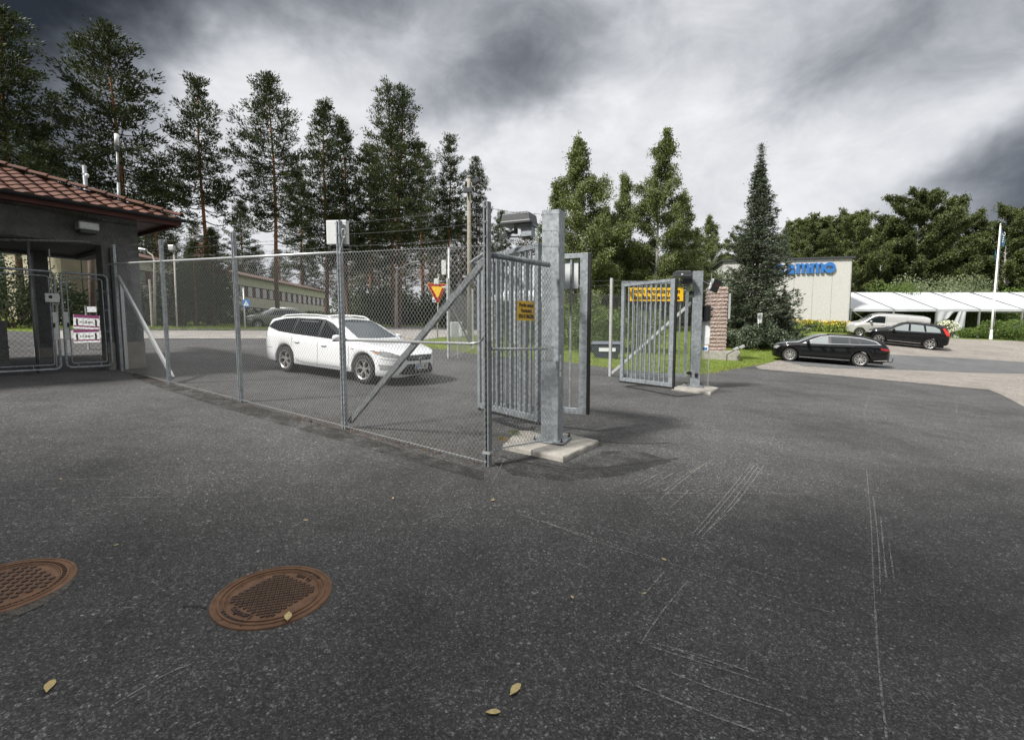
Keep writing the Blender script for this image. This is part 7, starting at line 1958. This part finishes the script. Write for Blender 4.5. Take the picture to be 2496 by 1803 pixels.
# yield sign
q = gp(1066, 823); yY = q.y; t = thing('yield_sign', (q.x, yY, q.z), 'triangular yellow and red give way sign on a grey post behind the fence', 'road sign')
pt1_ = W(1069, 672, yY); mb = MB(); mb.tube([(q.x, yY, q.z), (pt1_.x, yY, pt1_.z)], .045, 10); mb.build('pole', M['galv_light'], t, smooth=True)
mb = MB(); mb.tube([pt1_, pt1_+Vector((0, 0, .10))], .09, 10); mb.build('pole_cap', M['galv_light'], t)
M['signred'] = mat('sign_red', (.30, .012, .012), .4); M['signyel'] = mat('sign_yellow', (.80, .50, .02), .4)
A1, A2, A3 = W(1039, 689, yY-.06), W(1090, 692, yY-.06), W(1067, 743, yY-.06); ct = (A1+A2+A3)/3
def tri(s, off, m, nm, th_=.01, par=None):
    P3 = []
    for i, a in enumerate((A1, A2, A3)):
        others = [b_ for b_ in (A1, A2, A3) if b_ is not a]
        for w1 in ((.92, .08, 0), (.92, 0, .08)):
            oth = [(A1, A2, A3)[(i+2) % 3], (A1, A2, A3)[(i+1) % 3]] if w1[1] else [(A1, A2, A3)[(i+2) % 3], (A1, A2, A3)[(i+1) % 3]]
            P3.append(ct+(a*w1[0]+oth[0]*w1[1]+oth[1]*w1[2]-ct)*s)
    mb = MB(); n = len(P3); f = [p+Vector((0, -off, 0)) for p in P3]; b_ = [p+Vector((0, -off+th_, 0)) for p in P3]
    mb.add(f+b_, [tuple(range(n)), tuple(range(2*n-1, n-1, -1))]+[(i, n+i, n+(i+1) % n, (i+1) % n) for i in range(n)]); return mb.build(nm, m, par or t)
pl_ = tri(1.0, 0, M['signyel'], 'yellow_rim'); tri(.95, .012, M['signred'], 'red_border', .008, pl_); tri(.56, .022, M['signyel'], 'yellow_field', .008, pl_)
mb = MB(); c = W(1058, 730, yY+.05); mb.box(c, (.22, .01, .34)); sp_ = mb.build('side_plate', M['white'], t); mb = MB(); mb.box(c+Vector((0, -.008, -.07)), (.16, .004, .10)); mb.build('blue_symbol', M['blue'], sp_)
# pedestrian crossing sign
q = gp(598, 806); yC = q.y; t = thing('crossing_sign', (q.x, yC, q.z), 'blue pedestrian crossing sign on a thin post between the second and third fence posts', 'road sign')
zt1 = W(593, 702, yC).z; mb = MB(); mb.tube([(q.x, yC, q.z), (W(593, 702, yC).x, yC, zt1)], .04, 8); mb.build('pole', M['galv_light'], t, smooth=True)
c = W(600, 739, yC-.06); mb = MB(); mb.box(c, (.42, .012, .44)); sp_ = mb.build('plate', M['blue'], t, bevel=.004)
mb = MB(); mb.add([c+Vector(v) for v in ((-.16, -.009, -.15), (.16, -.009, -.15), (0, -.009, .17))], [(0, 1, 2)]); mb.build('white_triangle', M['white'], sp_)
mb = MB(); mb.box(c+Vector((0, -.012, .05)), (.03, .003, .04)); mb.box(c+Vector((0, -.012, -.01)), (.04, .003, .09)); mb.bar(c+Vector((0, -.012, -.04)), c+Vector((-.045, -.012, -.12)), .003, .02, (0, 1, 0)); mb.bar(c+Vector((0, -.012, -.04)), c+Vector((.045, -.012, -.12)), .003, .02, (0, 1, 0)); mb.build('walking_figure', M['ink'], sp_)
M['blue2'] = M['blue']
c = W(586, 716, yC+.1); mb = MB(); mb.box(c, (.7, .012, .16)); mb.build('dark_plate', M['dgrey'], t)
# street lamps
M['rustpole'] = mat('old_grey_pole', (.40, .37, .33), .7, var=.25, vscale=5)
def lamp(px, py0, ytop, px_head, y_head, Yd, label, r_=.05):
    base = W(px, py0, Yd); g = G(base.x, Yd); t = thing('street_lamp', (base.x, Yd, g), label, 'street lamp'); tp_ = W(px-3, ytop, Yd); hd = W(px_head, y_head, Yd)
    mb = MB(); sg = 1 if hd.x > tp_.x else -1
    pts_ = [(base.x, Yd, g), (tp_.x, Yd, tp_.z-.4), (tp_.x+sg*.08, Yd, tp_.z-.12), (tp_.x+sg*.3, Yd, tp_.z+.02), tuple(hd-Vector((sg*.3, 0, .03)))]
    mb.tube(pts_, [r_*1.5, r_, r_*.8, r_*.8, r_*.7], 8); mb.build('pole', M['rustpole'], t, smooth=True)
    mb = MB(); mb.bar(hd-Vector((sg*.35, 0, .05)), hd+Vector((sg*.35, 0, .03)), .20, .11); mb.build('lamp_head', M['galv_light'], t, bevel=.03)
    mb = MB(); mb.tube([(base.x-.14, Yd, g), (base.x-.13, Yd, g+2.8)], .06, 8); mb.build('cable_guard', M['rustpole'], t)
lamp(968, 795, 655, 1012, 638, 44.3, 'street lamp with a long arm leaning right in front of the twin-trunked pine', .07)
lamp(378, 806, 617, 342, 607, 27.5, 'street lamp with a hooked arm just right of the gatehouse pier')
q = W(432, 800, 27.5); t = thing('lamp_post', (q.x, 27.5, G(q.x, 27.5)), 'thin post with a small grey box on top beside the second fence post', 'post')
zt1 = W(424, 607, 27.5).z; mb = MB(); mb.tube([(q.x, 27.5, G(q.x, 27.5)), (W(424, 607, 27.5).x, 27.5, zt1)], .045, 8); mb.build('pole', M['rustpole'], t, smooth=True); mb = MB(); mb.box((W(422, 607, 27.5).x, 27.4, zt1+.05), (.3, .2, .28)); mb.build('box', M['galv_light'], t, bevel=.02)
q = gp(206, 548); q = W(208, 441, 24); t = thing('camera_mast', (q.x, 24, G(q.x, 24)), 'grey mast carrying a white dome camera behind the gatehouse roof', 'camera mast'); zt1 = W(208, 404, 24).z
mb = MB(); mb.tube([(q.x, 24, G(q.x, 24)), (q.x, 24, zt1)], .09, 10); mb.build('mast', M['galv_dark'], t, smooth=True)
mb = MB(); c = W(212, 428, 23.8); mb.lathe([(.001, -.10), (.06, -.08), (.085, -.02), (.085, .05), (.05, .08), (.001, .08)], c, 14); mb.build('dome_camera', M['white'], t, smooth=True)
mb = MB(); mb.box(W(206, 424, 23.85), (.2, .10, .06)); mb.build('bracket', M['galv_dark'], t)
# mast with boxes behind the fence corner
q = W(1094, 802, 31); t = thing('equipment_mast', (q.x, 31, G(q.x, 31)), 'thin grey mast with small white boxes between the give way sign and the wooden pole', 'mast')
zt1 = W(1097, 604, 31).z; mb = MB(); mb.tube([(q.x, 31, G(q.x, 31)), (q.x+.05, 31, zt1)], .07, 8); mb.build('mast', M['galv_light'], t, smooth=True)
for k, (px, py, wd_, ht_) in enumerate(((1082, 652, .28, .9), (1064, 686, .30, .35), (1088, 700, .5, .10))):
    mb = MB(); mb.box(W(px, py, 31), (wd_, .2, ht_)); mb.build('white_box', M['offwhite'], t, bevel=.02)
# grit bin, cabinet, small posts
q = gp(1480, 874); gb_ = Vector((gp(1478, 873).x, gp(1478, 873).y)); g = G(gb_.x, gb_.y)
t = thing('grit_bin', (gb_.x, gb_.y, g), 'dark blue grey plastic grit bin with a pale label behind the fence', 'grit bin')
Rb = Matrix.Rotation(math.radians(-14), 3, 'Z'); M['bin'] = mat('bin_plastic', (.035, .045, .06), .5, bump=.002, bscale=60); M['binlid'] = mat('bin_lid', (.085, .10, .125), .5)
def frus(mb, c, b0, b1, h):
    vs = [Vector(c)+Rb @ Vector((x*d_[0]/2, y*d_[1]/2, z)) for d_, z in ((b0, 0), (b1, h)) for x, y in ((-1, -1), (1, -1), (1, 1), (-1, 1))]
    mb.add(vs, [(3, 2, 1, 0), (4, 5, 6, 7), (0, 1, 5, 4), (1, 2, 6, 5), (2, 3, 7, 6), (3, 0, 4, 7)])
mb = MB(); frus(mb, (gb_.x, gb_.y, g+.02), (1.0, .6), (1.25, .78), .62); mb.build('tub', M['bin'], t, bevel=.02)
mb = MB(); frus(mb, (gb_.x, gb_.y, g+.64), (1.36, .88), (1.15, .62), .12); mb.build('lid', M['binlid'], t, bevel=.02)
mb = MB(); mb.box(Vector((gb_.x, gb_.y, g+.40))+Rb @ Vector((.05, -.375, 0)), (.72, .012, .16), mtx=Rb); mb.build('pale_label', M['offwhite'], t)
q = W(1109, 790, 34); t = thing('electrical_cabinet', (q.x, 34, G(q.x, 34)), 'pale grey electrical cabinet on the far side of the grass island', 'cabinet')
mb = MB(); mb.box((q.x, 34, G(q.x, 34)+.55), (1.0, .45, 1.0)); mb.build('casing', M['offwhite'], t, bevel=.01); mb = MB(); mb.box((q.x, 33.76, G(q.x, 34)+.55), (.44, .02, .85)); mb.box((q.x, 34, G(q.x, 34)+.04), (1.04, .5, .1)); mb.build('door', M['galv_light'], t)
for px, py0, y1, lab in ((1152, 833, 764, 'short grey post at the right side of the wooden utility pole'), (1116, 875, 801, 'thin pipe post on the asphalt edge left of the wooden pole')):
    q = gp(px, py0); mb = MB(); zt1 = W(px, y1, q.y).z; mb.tube([(q.x, q.y, q.z), (q.x, q.y, zt1)], .05 if px == 1152 else .02, 8); tag(mb.build('marker_post', M['galv_light']), lab, 'post')
# white party tent seen through the near gate leaf
q = W(1275, 802, 31); g = G(q.x, 31); t = thing('party_tent', (q.x, 31, g), 'white peaked party tent seen between the bars of the near gate leaf', 'tent')
ze_ = W(1275, 727, 31).z; zp_ = W(1275, 686, 31).z; hw_ = 2.1; cpt = Vector((q.x+.15, 31.6, 0))
prof = [(1.0, 0), (.96, .06), (.6, .42), (.3, .72), (.1, .93), (.001, 1.0)]; vs = []
for r, h in prof:
    for sx, sy in ((-1, -1), (1, -1), (1, 1), (-1, 1)): vs.append((cpt.x+sx*hw_*r, cpt.y+sy*hw_*r, ze_+(zp_-ze_)*h))
mb = MB(); mb.add(vs, [(i*4+k, i*4+(k+1) % 4, i*4+4+(k+1) % 4, i*4+4+k) for i in range(5) for k in range(4)]); mb.build('canopy', M['tent'], t)
mb = MB()
for sy in (-1, 1): mb.bar((cpt.x-hw_, cpt.y+sy*hw_, ze_-.12), (cpt.x+hw_, cpt.y+sy*hw_, ze_-.12), .01, .25)
for sx in (-1, 1): mb.bar((cpt.x+sx*hw_, cpt.y-hw_, ze_-.12), (cpt.x+sx*hw_, cpt.y+hw_, ze_-.12), .01, .25)
mb.build('valance', M['tent'], t)
for sx, sy in ((-1, -1), (1, -1), (1, 1), (-1, 1), (-.35, -1)):
    mb = MB(); x, y = cpt.x+sx*hw_*.98, cpt.y+sy*hw_*.98; mb.box((x, y, (G(x, y)+ze_)/2), (.10, .10, ze_-G(x, y))); mb.build('leg', M['white'], t)
mb = MB(); mb.box((cpt.x+.6, cpt.y+hw_*.9, (g+ze_)/2), (2.6, .04, ze_-g-.2)); mb.build('rear_wall', M['tent'], t)
mb = MB(); mb.box((cpt.x-.2, cpt.y-.4, g+1.0), (.8, .6, 2.0)); mb.build('inner_partition', M['offwhite'], t)

# ------------------------------------------------------------------ two storey building on the left
M['cream'+'wall'] = mat('cream_wall', (.50, .48, .42), .9, var=.12, vscale=1.5); M['redpanel'] = mat('red_window_panel', (.10, .022, .018), .7); M['roofbrown'] = mat('brown_roof', (.11, .065, .05), .8, var=.2)
def block(x, y0, y1, ztop, label, xw=10, n_bays=14, chim=()):
    gB = G(x, y0)-.5; t = thing('office_building', (x-xw/2, (y0+y1)/2, gB), label, 'building')
    L_ = y1-y0; mb = MB(); mb.box((x-xw/2-.2, (y0+y1)/2, (gB+ztop)/2), (xw-.4, L_, ztop-gB)); mb.build('core', M['creamwall'], t)
    lv = [(ztop-1.15, ztop), (ztop-4.15, ztop-2.75), (ztop-7.2, ztop-5.9)]
    for z0, z1 in lv: mb = MB(); mb.box((x-.08, (y0+y1)/2, (z0+z1)/2), (.25, L_+.1, z1-z0)); mb.build('cream_band', M['creamwall'], t)
    first = None
    for z0, z1 in ((ztop-2.75, ztop-1.15), (ztop-5.75, ztop-4.15)):
        for k in range(n_bays):
            y = y0+L_*(k+.5)/n_bays; w_ = L_/n_bays
            f = MB(); f.box((x-.14, y, (z0+z1)/2), (.12, w_*.98, z1-z0-.01)); fo = f.build('window', M['redpanel'], t)
            g_ = MB(); g_.box((x-.07, y, (z0+z1)/2), (.03, w_*.55, (z1-z0)*.86)); g_.build('pane', M['glass_c'], fo)
    mb = MB(); vs = [Vector((xx, yy, zz)) for yy in (y0-.4, y1+.4) for xx, zz in ((x+.5, ztop+.02), (x+.5, ztop+.2), (x-xw/2, ztop+1.7), (x-xw-.3, ztop+.2), (x-xw-.3, ztop+.02))]
    mb.add(vs, [(0, 1, 2, 3, 4), (9, 8, 7, 6, 5), (0, 5, 6, 1), (1, 6, 7, 2), (2, 7, 8, 3), (3, 8, 9, 4), (4, 9, 5, 0)]); mb.build('roof', M['roofbrown'], t)
    for y, h in chim: mb = MB(); mb.box((x-2.6, y, ztop+h/2+.3), (1.5, 1.5, h)); mb.build('chimney', M['roofbrown'], t)
    return t
block(-38.0, 68, 101, W(587, 673, 68).z, 'long two storey cream building with red window bands receding among the pines', n_bays=16)
block(-40.2, 50.0, 58.6, W(345, 645, 56).z+.2, 'nearer cream wing with red framed windows just right of the gatehouse pier', n_bays=4)
q = W(492, 602, 60); t = thing('pink_tower', (q.x, 60, G(q.x, 60)), 'square pinkish chimney tower rising over the roof behind the fence', 'chimney')
M['pinkish'] = mat('pink_render', (.33, .20, .16), .9, var=.1); mb = MB(); mb.box((q.x, 60, (G(q.x, 60)+W(492, 600, 60).z)/2), (1.15, 1.2, W(492, 600, 60).z-G(q.x, 60))); mb.build('shaft', M['pinkish'], t); mb = MB(); mb.box((q.x, 60, W(492, 599, 60).z+.1), (1.4, 1.4, .2)); mb.build('cap', M['pinkish'], t)
# concrete building behind the gatehouse passage
q0 = W(160, 802, 30); q1 = W(300, 802, 33); g = G(q0.x, 30)
t = thing('concrete_building', ((q0.x+q1.x)/2, 33, g), 'sunlit stained concrete building seen through the passage above the right mesh gate', 'building')
M['sunwall'] = mat('stained_concrete', (.36, .32, .23), .9, var=.22, vscale=1.1, detail=8)
zt1 = W(230, 600, 30).z
mb = MB(); d_ = (Vector((q1.x, q1.y, 0))-Vector((q0.x, q0.y, 0))).normalized(); bk = Vector((-d_.y, d_.x, 0))*6
vs = [Vector((q0.x, q0.y, g-1)), Vector((q1.x, q1.y, g-1)), Vector((q1.x, q1.y, g-1))+bk, Vector((q0.x, q0.y, g-1))+bk]; vs += [Vector((v.x, v.y, zt1)) for v in vs]
mb.add(vs, [(3, 2, 1, 0), (4, 5, 6, 7), (0, 1, 5, 4), (1, 2, 6, 5), (2, 3, 7, 6), (3, 0, 4, 7)]); mb.build('walls', M['sunwall'], t)
mb = MB(); mb.box(Vector((q0.x+(q1.x-q0.x)*.5, q0.y+(q1.y-q0.y)*.5, zt1+.1))+bk*.5, ((q1-q0).length+.4, 6.4, .2), math.atan2(d_.y, d_.x)); mb.build('roof_edge', M['dgrey'], t)
for f_ in (.33, .66): mb = MB(); p = Vector((q0.x, q0.y, 0)).lerp(Vector((q1.x, q1.y, 0)), f_)-bk*.004; mb.bar((p.x, p.y, g-.9), (p.x, p.y, zt1), .03, .02, (1, 0, 0)); mb.build('panel_joint', M['dgrey'], t)
mb = MB(); p = W(158, 700, 29.4); mb.tube([p+Vector((0, 0, .35)), p+Vector((.0, 0, .1)), p+Vector((-.12, 0, -.08)), p+Vector((-.35, 0, -.12)), p+Vector((-.5, .3, -.12))], .12, 8); mb.build('vent_pipe', M['galv_dark'], t, smooth=True)
# wooden pole and yellow board in the passage view
q = W(222, 740, 20); t = thing('wooden_post', (q.x, 20, G(q.x, 20)), 'brown wooden pole standing in front of the concrete building, with a pale board', 'pole')
mb = MB(); mb.tube([(q.x, 20, G(q.x, 20)), (W(219, 560, 20).x, 20, W(219, 560, 20).z)], .11, 10); mb.build('pole', M['sprucebark'], t, smooth=True)
mb = MB(); mb.box(W(222, 754, 19.8), (.44, .03, .22)); mb.build('board', M['yellow'] if False else M['offwhite'], t)
# vegetation seen through the passage
for k, (px, Yd, R, Hh) in enumerate([(60, 26, 2.4, 3.6), (20, 24, 2.2, 3.0), (180, 27.5, 2.6, 2.3), (110, 28, 2.0, 2.6), (255, 28.5, 2.0, 2.0)]):
    bush('shrub', bpx(px, Yd), Yd, R, Hh, 3000, .12, M['darkleaf'], ['dark bush behind the passage left of the antenna pole', 'dark bush at the left picture edge behind the wide mesh gate', 'dark hedge bush under the concrete building wall', 'dark bush behind the rear pier of the gatehouse', 'dark low hedge right of the paper notice'][k], seed=60+k)
for k, (px, Yd) in enumerate([(445, 31), (475, 33), (520, 36), (362, 31), (545, 40), (400, 29.5)]):
    bush('sapling', bpx(px, Yd), Yd, 1.6, 4.2 if k < 3 else 1.3, 2600, .13, M['pineleaf'] if k % 2 else M['darkleaf'], ['young pine thicket before the cream wing right of the second fence post', 'dark thicket in the middle of the second fence bay', 'dark thicket just left of the third fence post', 'bush below the windows of the nearer cream wing', 'thin thicket left of the pedestrian crossing sign', 'low thicket beside the thin post with the grey box'][k], seed=80+k)
tree_px('pine_tree', 'pine_d', 478, 30, 590, 'young dark pine between the second and third fence posts', .7, 1.35)
tree_px('pine_tree', 'pine_d', 525, 34, 560, 'young pine just left of the middle fence post', 1.7, 1.3)

# unseen pine belt added behind the camera to darken the near ground
it = []; r_ = random.Random(21)
for k in range(26):
    it.append((r_.choice(['pine_a', 'pine_b', 'pine_d']), -27+k*2.0+r_.uniform(-.8, .8), -5.4+r_.uniform(-1.6, .4), r_.uniform(17, 20), r_.uniform(0, 6), r_.uniform(.9, 1.2)))
mass('added_shade_pines', it, 'pines added behind the camera, outside the frame, to shade the near ground', 'wood', M['pineleaf'], M['pinebark'], 2)
